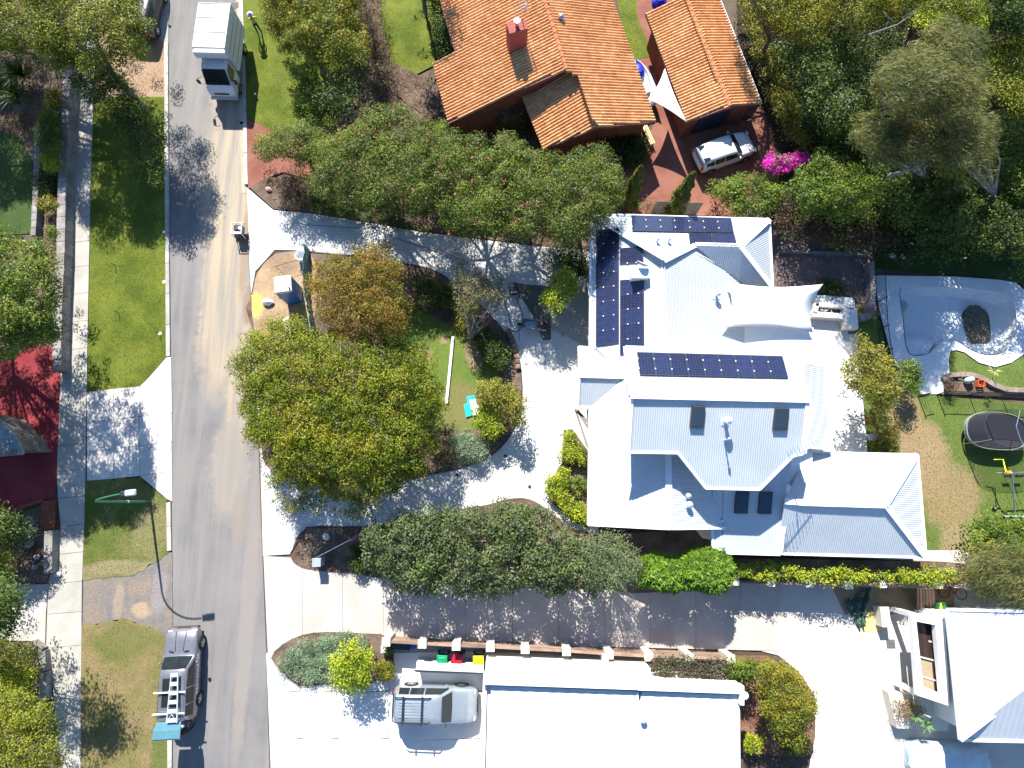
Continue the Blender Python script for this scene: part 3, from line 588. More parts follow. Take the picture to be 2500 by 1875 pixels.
mb.tube([(.3, .52, .05), (.4, .5, .05), (.52, .42, .08)], .015, 5); mb.build('frame', BW, t2); mb = MB(); mb.box((-.24, .4, .06), (.1, .24, .06)); mb.build('saddle', BLK, t2, bevel=.02)
t = thing('garden_steps', 'short flight of grey steps at the corner of the terrace', 'steps')
for i in range(4):
    mb = MB(); a = P(2068+i*6, 812+i*8, .2); b = P(2090+i*1.5, 812+i*8, .2); mb.beam(Vector((a.x, a.y, .2-.04*i)), Vector((b.x, b.y, .2-.04*i)), .24, .26-.03*i); mb.build('step', G_MAUVE, t)
# ================================================================ TERRACOTTA HOUSE + GARAGE
def tilemat():
    m, nt, b = nodes('terracotta_tile'); L = nt.links; oi = nt.nodes.new('ShaderNodeObjectInfo'); geo = nt.nodes.new('ShaderNodeNewGeometry')
    at = nt.nodes.new('ShaderNodeAttribute'); at.attribute_name = 'tilev'
    ad = nt.nodes.new('ShaderNodeMath'); ad.operation = 'ADD'; L.new(oi.outputs['Random'], ad.inputs[0]); L.new(at.outputs['Fac'], ad.inputs[1])
    fr = nt.nodes.new('ShaderNodeMath'); fr.operation = 'FRACT'; L.new(ad.outputs[0], fr.inputs[0])
    col = mixc(nt, fr.outputs[0], (.66, .33, .135), (.80, .49, .235)); f = ramp(nt, noise(nt, geo.outputs['Position'], .5, 6, .6), .35, .65)
    col = mixc(nt, f, mixc(nt, 1., col, (.86, .80, .80), 'MULTIPLY'), col); f2 = ramp(nt, noise(nt, geo.outputs['Position'], 9, 5, .7), .35, .7); col = mixc(nt, f2, mixc(nt, 1., col, (.8, .78, .78), 'MULTIPLY'), col)
    L.new(col, b.inputs['Base Color']); b.inputs['Roughness'].default_value = .8; b.inputs['Specular IOR Level'].default_value = .25
    return m
TILE = tilemat(); RIDGE = ground('ridge_tile', (.42, .15, .07), (.50, .19, .09), 1, 10, .15, .01); BRICK = ground('red_brick', (.20, .06, .035), (.27, .09, .05), 1.5, 18, .25, .01)
TW, TL = .215, .37
def tile_prof():
    pr = [(-.5, -.01), (-.40, -.012), (-.32, .05), (-.14, .085), (.08, .08), (.24, .045), (.34, -.008), (.5, -.01)]
    vs = []
    for k, (l, up_) in enumerate(((0, .0), (TL*1.06, .030))):
        vs += [(x*TW, l, z+up_) for x, z in pr]
    vs += [(x*TW, TL*1.06, .0) for x, z in pr]
    n = len(pr); fs = [(i, i+1, n+i+1, n+i) for i in range(n-1)]+[(n+i, n+i+1, 2*n+i+1, 2*n+i) for i in range(n-1)]
    return vs, fs
TV, TF = tile_prof(); TFr = [f[::-1] for f in TF]
tme = None
def tiled(root, faces_, limit=300):
    """barrel tiles in courses down each slope; the nearest ones single objects, the others one joined part"""
    global tme
    cells = []; Vs = []
    for f in faces_:
        c, n, V = roof_plane(f); a, t = frame(n); Vs.append(V); poly = [((v-c) @ a, (v-c) @ t) for v in V]
        flip = np.cross(a, t) @ n < 0
        s0, s1 = min(p[0] for p in poly), max(p[0] for p in poly); t1 = max(p[1] for p in poly); t0 = min(p[1] for p in poly)
        i = 0; s = s0+TW/2
        while s < s1:
            h = hits(poly, s)
            for k in range(0, len(h)-1, 2):
                nrow = math.ceil((h[k+1]-h[k])/TL-.12)
                for r in range(max(0, nrow)):
                    e = h[k+1]-r*TL   # lower lip
                    cells.append((c+a*s+t*(e-TL)+n*.02, a, t, n, flip))
            s += TW
    scr = []
    for cc in cells: scr.append(-(cc[0][1])*1.0+abs(cc[0][0])*.0)
    order = sorted(range(len(cells)), key=lambda i: scr[i], reverse=True)
    sel = set([i for i in order if np.array(cells[i][0])[1] < 35.0][:limit])
    if tme is None:
        tme = bpy.data.meshes.new('tile'); tme.from_pydata(TV, [], TF); tme.materials.append(TILE)
    mb = MB(); val = []; TA = np.array(TV)
    for i, (o, a, t, n, fl) in enumerate(cells):
        if i in sel:
            ob = bpy.data.objects.new('tile', tme); link(ob, root); aa = a if not fl else -a
            j = rnd.uniform(-.012, .012)
            M = Matrix(((aa[0], t[0], n[0], o[0]+t[0]*j), (aa[1], t[1], n[1], o[1]+t[1]*j), (aa[2], t[2], n[2], o[2]+t[2]*j), (0, 0, 0, 1))); ob.matrix_local = M
        else:
            aa = a if not fl else -a; j = rnd.uniform(-.012, .012)
            mb.add(o+t*j+TA[:, :1]*aa+TA[:, 1:2]*t+TA[:, 2:]*n, TF); val += [rnd.random()]*len(TV)
    if mb.v:
        ob = mb.build('roof_tiles', TILE, root); ob['kind'] = 'stuff'
        at = ob.data.attributes.new('tilev', 'FLOAT', 'POINT'); at.data.foreach_set('value', val)
    mb = MB()
    for V in Vs: under(mb, V, .03)
    mb.build('roof_lining', BRICK, root)
    print('tiles', len(cells)); return Vs
def ridge(root, a, b, r=.14, m=RIDGE, step=.42):
    a = Vector(a); b = Vector(b); n = max(1, int((b-a).length/step)); d = (b-a).normalized(); me = None
    for i in range(n):
        p = a.lerp(b, i/n); q = a.lerp(b, (i+1)/n)+d*.03
        if me is None:
            mb = MB(); L_ = (q-p).length; mb.tube([(0, 0, 0), (0, L_*.5, .0), (0, L_, .012)], [r, r, r*1.1], 10); o = mb.build('ridge_tile', m, root); me = o.data
        else: o = bpy.data.objects.new('ridge_tile', me); link(o, root)
        s = d.cross(Vector((0, 0, 1))).normalized(); u_ = s.cross(d)
        o.matrix_local = Matrix(((s.x, d.x, u_.x, p.x), (s.y, d.y, u_.y, p.y), (s.z, d.z, u_.z, p.z+.02), (0, 0, 0, 1)))
th = thing('terracotta_house', 'brick house with an orange barrel tiled roof and a red chimney', 'house')
e, r = 2.7, 4.3
A = [(1062, -45, e+.9), (1112, 127, e+.9), (1057, 156, e+.35), (1095, 301, e+.35), (1240, 233, 3.7), (1382, 170, 4.7), (1310, -60, 4.7)]
Bf = [(1310, -60, 4.7), (1382, 170, 4.7), (1419, 190, 4.25), (1461, 311, 4.25), (1599, 298, e), (1478, -45, e)]
Cf = [(1384, 172, 3.95), (1419, 190, 3.9), (1461, 311, 3.9), (1327, 364, e), (1285, 262, e), (1275, 235, e)]
Vs = tiled(th, [A, Bf, Cf])
ridge(th, Vs[0][6], Vs[0][5]); ridge(th, Vs[2][1], Vs[2][2], .14)
mb = MB(); 
for i, j in ((1, 2), (2, 3), (3, 4), (4, 5)): edge(mb, Vs[0][i], Vs[0][j], .06, .2, -.08)
edge(mb, Vs[1][3], Vs[1][4], .06, .2, -.08); edge(mb, Vs[2][2], Vs[2][3], .06, .2, -.08); edge(mb, Vs[2][3], Vs[2][4], .1, .12, -.06); edge(mb, Vs[1][4], Vs[1][5], .12, .12, -.04); edge(mb, Vs[0][0], Vs[0][1], .12, .12, -.04)
mb.build('fascia_board', mat('fascia_red', (.17, .05, .04), .6), th)
# wall step between the upper and lower roofs
mb = MB()
for i, j in ((3, 4), (4, 5)):
    a, b = Vector(Vs[0][i]), Vector(Vs[0][j]); o2 = Vector((.05, .3, 0)); mb.add([a+o2-Vector((0, 0, .1)), b+o2-Vector((0, 0, .1)), Vector((b.x, b.y, 0))+o2, Vector((a.x, a.y, 0))+o2], [(0, 1, 2, 3)])
mb.build('gable_wall', BRICK, th)
walls([P(u, v, e) for u, v in [(1085, -40), (1125, 150), (1075, 165), (1105, 285), (1240, 215), (1370, 165), (1420, 200), (1455, 300), (1590, 292), (1470, -40)]], 2.6, BRICK, th, inset=.25)
walls([P(u, v, e) for u, v in [(1290, 262), (1415, 205), (1458, 305), (1335, 350)]], 2.6, BRICK, th, inset=.2)
mb = MB(); p = P(1262, 62, 5.9); ax = Matrix.Rotation(math.radians(-72), 3, 'Z'); mb.box((p.x, p.y, 4.7), (.75, 1.15, 2.3), ax=Matrix.Rotation(math.radians(0), 3, 'Z') @ Matrix.Rotation(math.radians(107), 3, 'Z')); CH = mat('chimney_red', (.30, .07, .055), .8); ch = mb.build('chimney', CH, th)
mb = MB(); mb.tube([(p.x, p.y, 5.8), (p.x, p.y, 6.2)], .12, 10); mb.tube([(p.x, p.y, 6.2), (p.x, p.y, 6.3)], .2, 10); mb.build('flue', CHROME, ch)
p, _n = P(1370, 45, 4.5), 0; mb = MB(); mb.tube([p-Vector((0, 0, .3)), p+Vector((0, 0, .15))], .11, 10); mb.lathe([(.2, .12), (.22, .2), (.1, .32), (.01, .34)], p, 12); mb.build('roof_vent', CHROME, th)
mb = MB()
for x in (0, .5): mb.tube([P(1265+x*30, -10, 6.5), P(1275+x*30, 32, 6.5)], .02, 4)
for i in range(5): mb.tube([P(1262+i*1.5, -5+i*8, 6.5), P(1286+i*1.5, -12+i*8, 6.5)], .012, 4)
p = P(1283, 10, 6.5); mb.tube([Vector((p.x, p.y, 4.3)), p], .02, 5); mb.build('antenna', CHROME, th)
tg = thing('terracotta_garage', 'detached brick garage with an orange tiled gable roof and dark door', 'garage')
A = [(1577, 33, 2.2), (1677, 299, 2.2), (1781, 260, 3.0), (1672, -10, 3.0)]
Bf = [(1672, -10, 3.0), (1781, 260, 3.0), (1857, 255, 2.2), (1752, -10, 2.2)]
Vs = tiled(tg, [A, Bf]); ridge(tg, Vs[0][3], Vs[0][2], .15)
mb = MB(); edge(mb, Vs[0][1], Vs[0][2], .06, .2, -.08); edge(mb, Vs[1][1], Vs[1][2], .06, .2, -.08); edge(mb, Vs[0][0], Vs[0][1], .1, .12, -.06); edge(mb, Vs[0][0], Vs[0][3], .06, .2, -.08); mb.build('fascia_board', mat('fascia_red', (1, 1, 1)), tg)
mb = MB(); edge(mb, Vs[1][3], Vs[1][2], .2, .14, .0); mb.build('gutter', TRIM, tg)
walls([P(u, v, 2.7) for u, v in [(1590, 40), (1683, 285), (1780, 262), (1850, 250), (1750, -5), (1672, -5)]], 2.1, BRICK, tg, inset=.25)
mb = MB()
a, b = P(1700, 306, 1.0), P(1846, 268, 1.0)
for i in range(6): z = .25+i*.28; mb.beam(Vector((a.x, a.y, z))+Vector((.0, -.02, 0)), Vector((b.x, b.y, z))+Vector((0, -.02, 0)), .06, .25)
mb.build('garage_door', mat('dark_door', (.035, .045, .06), .5), tg)
# ================================================================ BOTTOM WHITE GARAGE
bg_ = thing('white_garage_building', 'long white flat roofed building with a parapet at the bottom of the picture', 'building')
ZP = 3.3
WG = ground('bright_render', (.68, .67, .63), (.74, .73, .70), .5, 12, .05, .004)
foot = [P(1178, 1668, ZP), P(1813, 1690, ZP), P(1813, 1722, ZP), P(1806, 1722, ZP), P(1812, 2200, ZP), P(1166, 2200, ZP)]
mb = MB(); mb.prism([(p.x, p.y) for p in foot], 0, 2.75); mb.build('wall', WG, bg_)
# parapet pieces
def para(a, b, w, z0=2.7, z1=ZP, name='parapet', m=WG):
    mb = MB(); A_, B_ = P(*a, z1), P(*b, z1); mb.beam(Vector((A_.x, A_.y, (z0+z1)/2)), Vector((B_.x, B_.y, (z0+z1)/2)), w, z1-z0); return mb.build(name, m, bg_)
para((1180, 1659), (1556, 1672), .5); para((1557, 1673), (1806, 1682), .5); para((1556, 1690), (1555, 2200), .14, 2.7, 3.0, 'divider'); para((1186, 1672), (1174, 2200), .10, 2.7, 2.95, 'divider'); para((1812, 1675), (1812, 1722), .22); para((1804, 1722), (1808, 2200), .10, 2.7, 2.95, 'divider')
for f in ([(1192, 1672, 2.98), (1552, 1686, 2.98), (1552, 2200, 2.80), (1178, 2200, 2.80)], [(1560, 1686, 2.98), (1800, 1695, 2.98), (1806, 2200, 2.80), (1559, 2200, 2.80)]):
    mb = MB(); V = corrugated(mb, f, .75, .012, 4); mb.build('roof_sheet', ROOFM, bg_)
mb = MB(); p = P(1568, 1752, 2.9); mb.tube([p, p+Vector((0, 0, .35))], .09, 8); mb.lathe([(.16, .3), (.17, .38), (.02, .45)], p, 10); mb.build('roof_vent', VENT, bg_)
mb = MB(); p = P(1817, 1697, 2.4); mb.lathe([(.15, 0), (.2, .06), (.2, .12), (.02, .2)], p, 14); mb.build('wall_lamp', WHITE, bg_)
# thick stepped garden-side wall north of the garage, with lights and slots
mb = MB()
for a, b, w, z in (((1185, 1642), (1556, 1655), 1.05, 2.55), ((1556, 1655), (1588, 1656), 1.05, 2.55), ((1590, 1668), (1790, 1676), .35, 2.6)):
    A_, B_ = P(*a, z), P(*b, z); mb.beam(Vector((A_.x, A_.y, z/2)), Vector((B_.x, B_.y, z/2)), w, z)
mb.build('wall', WG, bg_)
for u, v in ((1248, 1652), (1537, 1663)):
    p = P(u, v, 2.6); mb = MB(); mb.box(p+Vector((0, 0, .03)), (.20, .24, .06)); mb.build('wall_lamp', mat('lamp_grey', (.18, .18, .17), .5), bg_, bevel=.03)
for u, v, l in ((1286, 1648, .75), (1320, 1649, .7), (1354, 1651, .75), (1493, 1656, .9)):
    p = P(u, v, 2.58); mb = MB(); mb.box(p+Vector((0, 0, .01)), (l, .04, .03)); mb.build('slot', mat('slot_grey', (.16, .16, .15), .6), bg_)
para((1200, 1673), (1552, 1686), .05, 2.70, 3.02, 'shadow_strip', mat('teal_shadow_paint', (.03, .22, .20), .5)); para((1562, 1687), (1796, 1695), .05, 2.70, 3.02, 'shadow_strip', mat('teal_shadow_paint', (.03, .22, .20), .5))  # thin teal strips painted in as the parapet's shadow along the roof edge
lw = thing('bin_wall', 'low white rendered wall in front of the three wheelie bins', 'wall')
mb = MB(); A_, B_ = P(1016, 1629, 1.15), P(1180, 1636, 1.15); mb.beam(Vector((A_.x, A_.y, .57)), Vector((B_.x, B_.y, .57)), .52, 1.15); mb.build('wall_body', WG, lw); 
mb = MB(); A_, B_ = P(1012, 1637, 1.15), P(1180, 1644, 1.15); mb.beam(Vector((A_.x, A_.y, 1.16)), Vector((B_.x, B_.y, 1.16)), .08, .06); mb.build('coping', STEEL, lw)
mb = MB(); A_, B_ = P(1479, 1600, 1.9), P(1479, 1640, 1.9)
cw = thing('cross_wall', 'short white wall joining the timber fence to the long building', 'wall'); mb.beam(Vector((A_.x, A_.y, .95)), Vector((B_.x, B_.y, .95)), .3, 1.9); mb.build('wall_body', WG, cw)
# ================================================================ BOTTOM RIGHT HOUSE
br = thing('corner_house', 'white house with a pale hip roof in the bottom right corner', 'house')
a1 = [(2311, 1488, 3.2), (2640, 1496, 3.2), (2640, 1600, 4.6), (2500, 1687, 4.6), (2344, 1806, 3.2)]
a2 = [(2500, 1687, 4.6), (2640, 1690, 4.6), (2640, 1812, 3.2), (2344, 1806, 3.2)]
for f in (a1, a2):
    mb = MB(); V = corrugated(mb, f, .3, .006); under(mb, V); mb.build('roof_slope', ROOFM, br)
    if f is a1: VA = V
    else: VB = V
mb = MB(); edge(mb, VA[0], VA[1], .14, .16); edge(mb, VA[4], VA[0], .14, .16); edge(mb, VB[2], VB[3], .14, .16); mb.build('gutter', TRIM, br)
mb = MB(); edge(mb, VA[4], VA[3], .25, .04, .03); mb.build('ridge_cap', TRIM, br)
walls([P(u, v, 3.2) for u, v in [(2325, 1500), (2640, 1505), (2640, 1790), (2355, 1790)]], 3.1, WG, br, inset=.1)
# thick white portal with a big dark window
def wbeam(mb, a, b, z, w, h): A_, B_ = P(*a, z), P(*b, z); mb.beam(A_-Vector((0, 0, h/2)), B_-Vector((0, 0, h/2)), w, h)
OUT_ = [(2226, 1500), (2306, 1500), (2319, 1724), (2241, 1698)]; INN = [(2237, 1517), (2284, 1526), (2300, 1695), (2254, 1675)]
mb = MB(); o4 = PP(OUT_, 2.6); i4 = PP(INN, 2.6)
for k in range(4):
    a_, b_, c_, d_ = o4[k], o4[(k+1) % 4], i4[(k+1) % 4], i4[k]; mb.prism([(p.x, p.y) for p in (a_, d_, c_, b_)], 2.25, 2.6+.001*k)
A_, B_ = P(2302, 1505, 2.3), P(2314, 1715, 2.3); mb.beam(Vector((A_.x, A_.y, 1.12)), Vector((B_.x, B_.y, 1.12)), .3, 2.24)
for q_ in ((2228, 1502), (2243, 1695)): A_ = P(*q_, 2.3); mb.box((A_.x+.1, A_.y, 1.12), (.25, .25, 2.24))
mb.build('portal', WG, br)
FRW = mat('window_frame', (.45, .44, .43), .5)
ws = thing('window_wall', 'x', 'x'); bpy.data.objects.remove(ws)
mb = MB(); q = [P(2230, 1510, 2.0), P(2290, 1520, 2.0), P(2306, 1704, 2.0), P(2247, 1684, 2.0)]; mb.add(q, [(0, 1, 2, 3)]); wn_ = mb.build('window', mat('window_dark', (.035, .02, .018), .12), br)
for f in (.28, .53, .8):
    a = q[0].lerp(q[3], f); b = q[1].lerp(q[2], f); a = a.lerp(b, .1 if f > .3 else .55); mb = MB(); mb.beam(a+Vector((-.03, 0, .03)), b+Vector((-.03, 0, .03)), .09, .05); mb.build('mullion', FRW, wn_)
mb = MB(); q2 = [q[0].lerp(q[3], .57), q[0].lerp(q[3], .57).lerp(q[1].lerp(q[2], .57), .6), q[0].lerp(q[3], .96).lerp(q[1].lerp(q[2], .96), .6), q[0].lerp(q[3], .96)]; mb.add([p_+Vector((-.01, 0, .012)) for p_ in q2], [(0, 1, 2, 3)]); mb.build('blind', mat('beige_blind', (.30, .24, .15), .8), wn_)
G_TIMB = ground('orange_timber', (.30, .15, .07), (.40, .22, .11), 1.5, 12, .25, .01, rand=.15)
dk = struct(bpy.data.objects.new('timber_landing', None)); link(dk)
q = []
c4_ = [(2270, 1709), (2330, 1737), (2330, 1757), (2284, 1745)]
for i in range(6): q.append([lerp2(c4_[0], c4_[1], i/6), lerp2(c4_[0], c4_[1], (i+1)/6), lerp2(c4_[3], c4_[2], (i+1)/6), lerp2(c4_[3], c4_[2], i/6)])
slabs(dk, 'plank', q, .5, G_TIMB, .06, .01)
lw2 = thing('garden_planter', 'cream rendered planter wall below the big dark window', 'planter')
mb = MB(); mb.prism([(p.x, p.y) for p in PP([(2168, 1690), (2270, 1700), (2300, 1740), (2316, 1762), (2316, 1786), (2262, 1783), (2190, 1778)], .7)], .0, .7); mb.build('planter_wall', ground('cream_planter', (.64, .60, .50), (.70, .66, .57), .6, 10, .06, .004), lw2)
# left porch roof of the crimson drive
pr = thing('stone_porch', 'grey porch roof edged with stone at the far left of the crimson drive', 'porch')
mb = MB(); mb.prism([(p.x, p.y) for p in PP([(-300, 940), (-30, 1005), (0, 1028), (25, 1052), (42, 1078), (50, 1100), (-300, 1110)], 2.9)], 2.6, 2.9); mb.build('roof', ground('grey_slate', (.16, .20, .22), (.22, .26, .27), 1, 8, .2, .01), pr)
SGR = ground('stone_grey', (.16, .14, .12), (.26, .23, .20), 1.5, 10, .3, .02, rand=.2)
for i in range(9):
    a = lerp2((-60, 1112), (54, 1103), i/9); b = lerp2((-60, 1112), (54, 1103), (i+.9)/9); mb = MB(); A_, B_ = P(*a, 2.95), P(*b, 2.95); mb.beam(A_-Vector((0, 0, .1)), B_-Vector((0, 0, .1)), .32, .25); mb.build('edge_stone', SGR, pr, bevel=.02)
mb = MB(); mb.prism([(p.x, p.y) for p in PP([(-300, 950), (-30, 1010), (20, 1060), (40, 1095), (-300, 1105)], 2.8)], 0, 2.6); mb.build('wall', SGR, pr)
# ================================================================ WALLS AND FENCES
def block_wall(name, label, cat, pts, w, h, m, bl=.8, piece='stone', z0=0, bev=.02, courses=1):
    t = thing(name, label, cat, (0, 0, 0)); 
    for a, b in zip(pts, pts[1:]):
        A, B = P(*a, h), P(*b, h); n = max(1, round((B-A).length/bl))
        for i in range(n):
            p, q = A.lerp(B, i/n), A.lerp(B, (i+1)/n); d = (q-p).normalized()*.008; s = Vector((-d.y, d.x, 0))*rnd.uniform(-1, 1)
            c = (p+q)/2; c.z = (h+z0)/2; mb = MB(); mb.beam(p-c+d+s+Vector((0, 0, c.z-h)), q-c-d+s+Vector((0, 0, c.z-h)), w+rnd.uniform(-.02, .02), h-z0+rnd.uniform(-.015, .015)); o = mb.build(piece, m, t, bevel=bev); o.location = c
    return t
ST = ground('limestone', (.20, .185, .17), (.32, .30, .27), 1.2, 12, .25, .02, rand=.15)
block_wall('retaining_wall', 'grey stone retaining wall beside the left footpath', 'wall', [(168, 120), (160, 235), (150, 470), (147, 620), (143, 700), (139, 800), (138, 905)], .55, .9, ST, .8)
block_wall('garden_wall', 'narrow stone wall between the dark lawn and the left garden bed', 'wall', [(90, 300), (88, 430), (84, 500), (80, 575)], .35, .6, ST, .6)
block_wall('brick_border', 'short band of paving bricks at the corner of the crimson driveway', 'wall', [(118, 1222), (115, 1292)], .85, .16, BRICK, .12, 'brick', bev=0)
block_wall('brick_border', 'thin angled brick edge along the bottom of the crimson driveway', 'wall', [(32, 1245), (70, 1232), (102, 1221)], .2, .2, BRICK, .22, 'brick', bev=0)
block_wall('garden_wall', 'mossy concrete wall below the crimson driveway', 'wall', [(118, 1296), (116, 1400)], .5, .6, ST, 1.1)
block_wall('garden_wall', 'curved concrete garden wall beside the bottom left footpath', 'wall', [(72, 1572), (100, 1590), (105, 1640), (103, 1710)], .42, .5, ST, .8)
block_wall('pool_retaining_wall', 'curved stone garden edge between the pool lawn and the soil bed', 'wall', [(2303, 926), (2322, 915), (2370, 913), (2400, 922), (2430, 940), (2460, 951), (2560, 955)], .3, .3, ground('brown_stone', (.22, .17, .14), (.30, .25, .21), 1.2, 12, .2, .02, rand=.12), .35)
block_wall('court_wall', 'rough stone wall between the mauve court and the pool fence', 'wall', [(2128, 640), (2133, 700), (2128, 770), (2100, 775)], .35, .7, ST, .45)
block_wall('island_rock_edge', 'row of brown rocks on the curved edge of the island drive', 'wall', [(1240, 800), (1258, 850), (1266, 900)], .35, .35, ground('brown_rock', (.16, .11, .08), (.30, .22, .17), 2, 12, .3, .03, rand=.2), .35, bev=.08)
sheet('soil_bed', [(2305, 930), (2372, 918), (2400, 928), (2430, 946), (2460, 957), (2600, 960), (2600, 978), (2305, 962)], .06, G_SOIL)
TIM = ground('fence_timber', (.20, .12, .085), (.34, .24, .18), 1.2, 14, .3, .01, rand=.25, streak=((.8, 9, 9), (.28, .2, .16)))
def pillar_fence(label, tops, h, w=.42, boards=6, side=1, last=True, label2=None):
    t = thing('pillar_fence', label, 'fence'); pm = None
    T = [P(u, v, h) for u, v in tops]
    for p in T:
        mb = MB(); mb.box((0, 0, h/2), (w, w, h)); mb.box((0, 0, h+.03), (w+.06, w+.06, .06)); o = mb.build('pillar', CREAM, t, bevel=.015); o.location = (p.x, p.y, 0)
    for a, b in zip(T, T[1:]):
        d = (b-a).normalized()
        for k in range(boards):
            z = .12+(h-.25)*(k+.5)/boards; hh = (h-.25)/boards-.02; p = Vector((a.x, a.y, z))+d*w*.5; q = Vector((b.x, b.y, z))-d*w*.5; c = (p+q)/2
            mb = MB(); mb.beam(p-c, q-c, .035, hh); o = mb.build('board', TIM, t); o.location = c
        mb = MB(); p = Vector((a.x, a.y, h-.1))+d*w*.5; q = Vector((b.x, b.y, h-.1))-d*w*.5; c = (p+q)/2; mb.beam(p-c, q-c, .14, .05); o = mb.build('top_rail', TIM, t); o.location = c
    return t
pillar_fence('cream pillared timber fence between the shared drive and the long white building', [(943, 1567), (1031, 1572), (1114, 1577), (1197, 1580), (1282, 1585), (1383, 1590), (1487, 1598), (1584, 1603), (1683, 1606), (1784, 1609)], 1.6)
pillar_fence('cream pillared timber fence above the shared drive below the yellow green hedge', [(1795, 1420), (1882, 1423), (1975, 1425), (2072, 1429), (2155, 1426), (2292, 1428), (2364, 1430)], 1.65, .36, 7)
sheet('raised_garden_bed', [(1795, 1362), (2300, 1372), (2420, 1385), (2400, 1424), (2150, 1424), (1975, 1422), (1795, 1418)], 1.35, G_SOIL)
# small timber paling fence behind the solar roof
t = thing('paling_fence', 'weathered timber paling fence between terracotta drive and white house', 'fence')
for i in range(30):
    u = 1590+i*3.7; a = P(u, 521+.03*(u-1590), 0); mb = MB(); mb.box((0, 0, .85), (.10, .025, 1.7)); o = mb.build('paling', ground('grey_timber', (.18, .16, .14), (.26, .235, .21), 1.5, 12, .2, .01, rand=.25), t); o.location = (a.x, a.y, 0)
# metal pool fences
FB = mat('fence_black', (.03, .032, .04), .45, .3)
def bar_fence(label, pts, h=1.2, sp=.11, posts=None, name='pool_fence', m=FB, z0=0, n_max=300):
    t = thing(name, label, 'fence'); L = 0; me = None; k = 0
    for a, b in zip(pts, pts[1:]):
        A, B = P(*a), P(*b); n = int((B-A).length/sp); mb = MB()
        for z in (.1, h-.05): 
            mb = MB(); mb.beam(Vector((A.x, A.y, z+z0)), Vector((B.x, B.y, z+z0)), .03, .035); mb.build('rail', m, t)
        mb = MB(); mb.box((A.x, A.y, z0+h/2+.04), (.055, .055, h+.08)); mb.build('post', m, t)
        for i in range(1, n):
            p = A.lerp(B, i/n)
            if me is None: q = MB(); q.box((0, 0, h/2), (.018, .018, h-.06)); o = q.build('bar', m, t); me = o.data
            else: o = bpy.data.objects.new('bar', me); link(o, t)
            o.location = (p.x, p.y, z0); k += 1
    return t
bar_fence('dark metal pool fence along the left edge of the pool deck', [(2136, 676), (2138, 740), (2142, 806), (2150, 862), (2165, 930)], 1.2, .13)
bar_fence('dark metal fence above the lawn beside the trampoline', [(2286, 963), (2364, 965), (2443, 969), (2560, 975)], 1.2, .13)
bar_fence('dark metal gate panel in the shade below the small green bush', [(2240, 968), (2262, 962)], 1.2, .13)
# ================================================================ VEHICLES
def loft(rings, cap=True):
    n = len(rings[0]); vs = [p for r in rings for p in r]; fs = []
    for i in range(len(rings)-1):
        for j in range(n-1): fs.append((i*n+j, (i+1)*n+j, (i+1)*n+j+1, i*n+j+1))
    if cap: fs += [tuple(range(n)), tuple(reversed(range((len(rings)-1)*n, len(rings)*n)))]
    return vs, fs
SUVP = [(0, .80, .50, .92, .98, .66), (.012, .90, .40, .98, 1.06, .72), (.03, .96, .32, 1.02, 1.40, .73), (.06, .985, .28, 1.03, .965, .74), (.14, 1, .25, 1.03, .99, .76), (.34, 1, .24, 1.03, 1.0, .77), (.52, 1, .24, 1.03, .995, .77), (.585, 1, .24, 1.03, .96, .755), (.70, 1, .25, 1.02, 1.12, .82), (.74, 1, .25, 1.0, 1.08, .82), (.86, .985, .26, .96, 1.02, .78), (.95, .93, .30, .86, .92, .70), (.985, .84, .36, .70, .76, .60), (1, .76, .42, .62, .66, .5)]
HATP = [(0, .62, .50, .84, .90, .5), (.015, .78, .42, .92, 1.0, .62), (.04, .88, .34, .98, 1.05, .66), (.06, .92, .32, 1.0, .83, .68), (.14, .98, .28, 1.0, .955, .72), (.25, 1, .25, 1.0, .99, .75), (.4, 1, .24, 1.0, 1.0, .76), (.52, 1, .24, 1.0, .985, .755), (.585, 1, .24, 1.0, .945, .74), (.70, .99, .25, 1.0, 1.08, .80), (.76, .98, .25, .97, 1.04, .80), (.86, .95, .26, .90, .97, .74), (.93, .88, .30, .78, .86, .64), (.97, .76, .36, .66, .72, .5), (1, .55, .42, .58, .62, .35)]
def wheel(parent, x, y, r, side, w=.24):
    mb = MB(); mb.lathe([(r*.62, -w/2), (r*.94, -w/2), (r, -w*.35), (r, w*.35), (r*.94, w/2), (r*.62, w/2)], (0, 0, 0), 24); o = mb.build('wheel', RUB, parent, smooth=False); o.location = (x, y, r); o.rotation_euler = (PI/2*(-1 if side > 0 else 1), 0, 0)
    mb = MB(); mb.lathe([(r*.64, w/2-.06), (r*.64, w/2+.004), (r*.58, w/2+.006), (r*.56, w/2-.05)], (0, 0, 0), 20)
    for k in range(5):
        a = 2*PI*k/5; mb.beam(Vector((0, 0, w/2)), Vector((math.cos(a)*r*.6, math.sin(a)*r*.6, w/2-.01)), .075, .03)
    mb.lathe([(.001, w/2+.03), (r*.16, w/2+.02), (r*.18, w/2-.03)], (0, 0, 0), 12); mb.build('rim', CHROME, o)
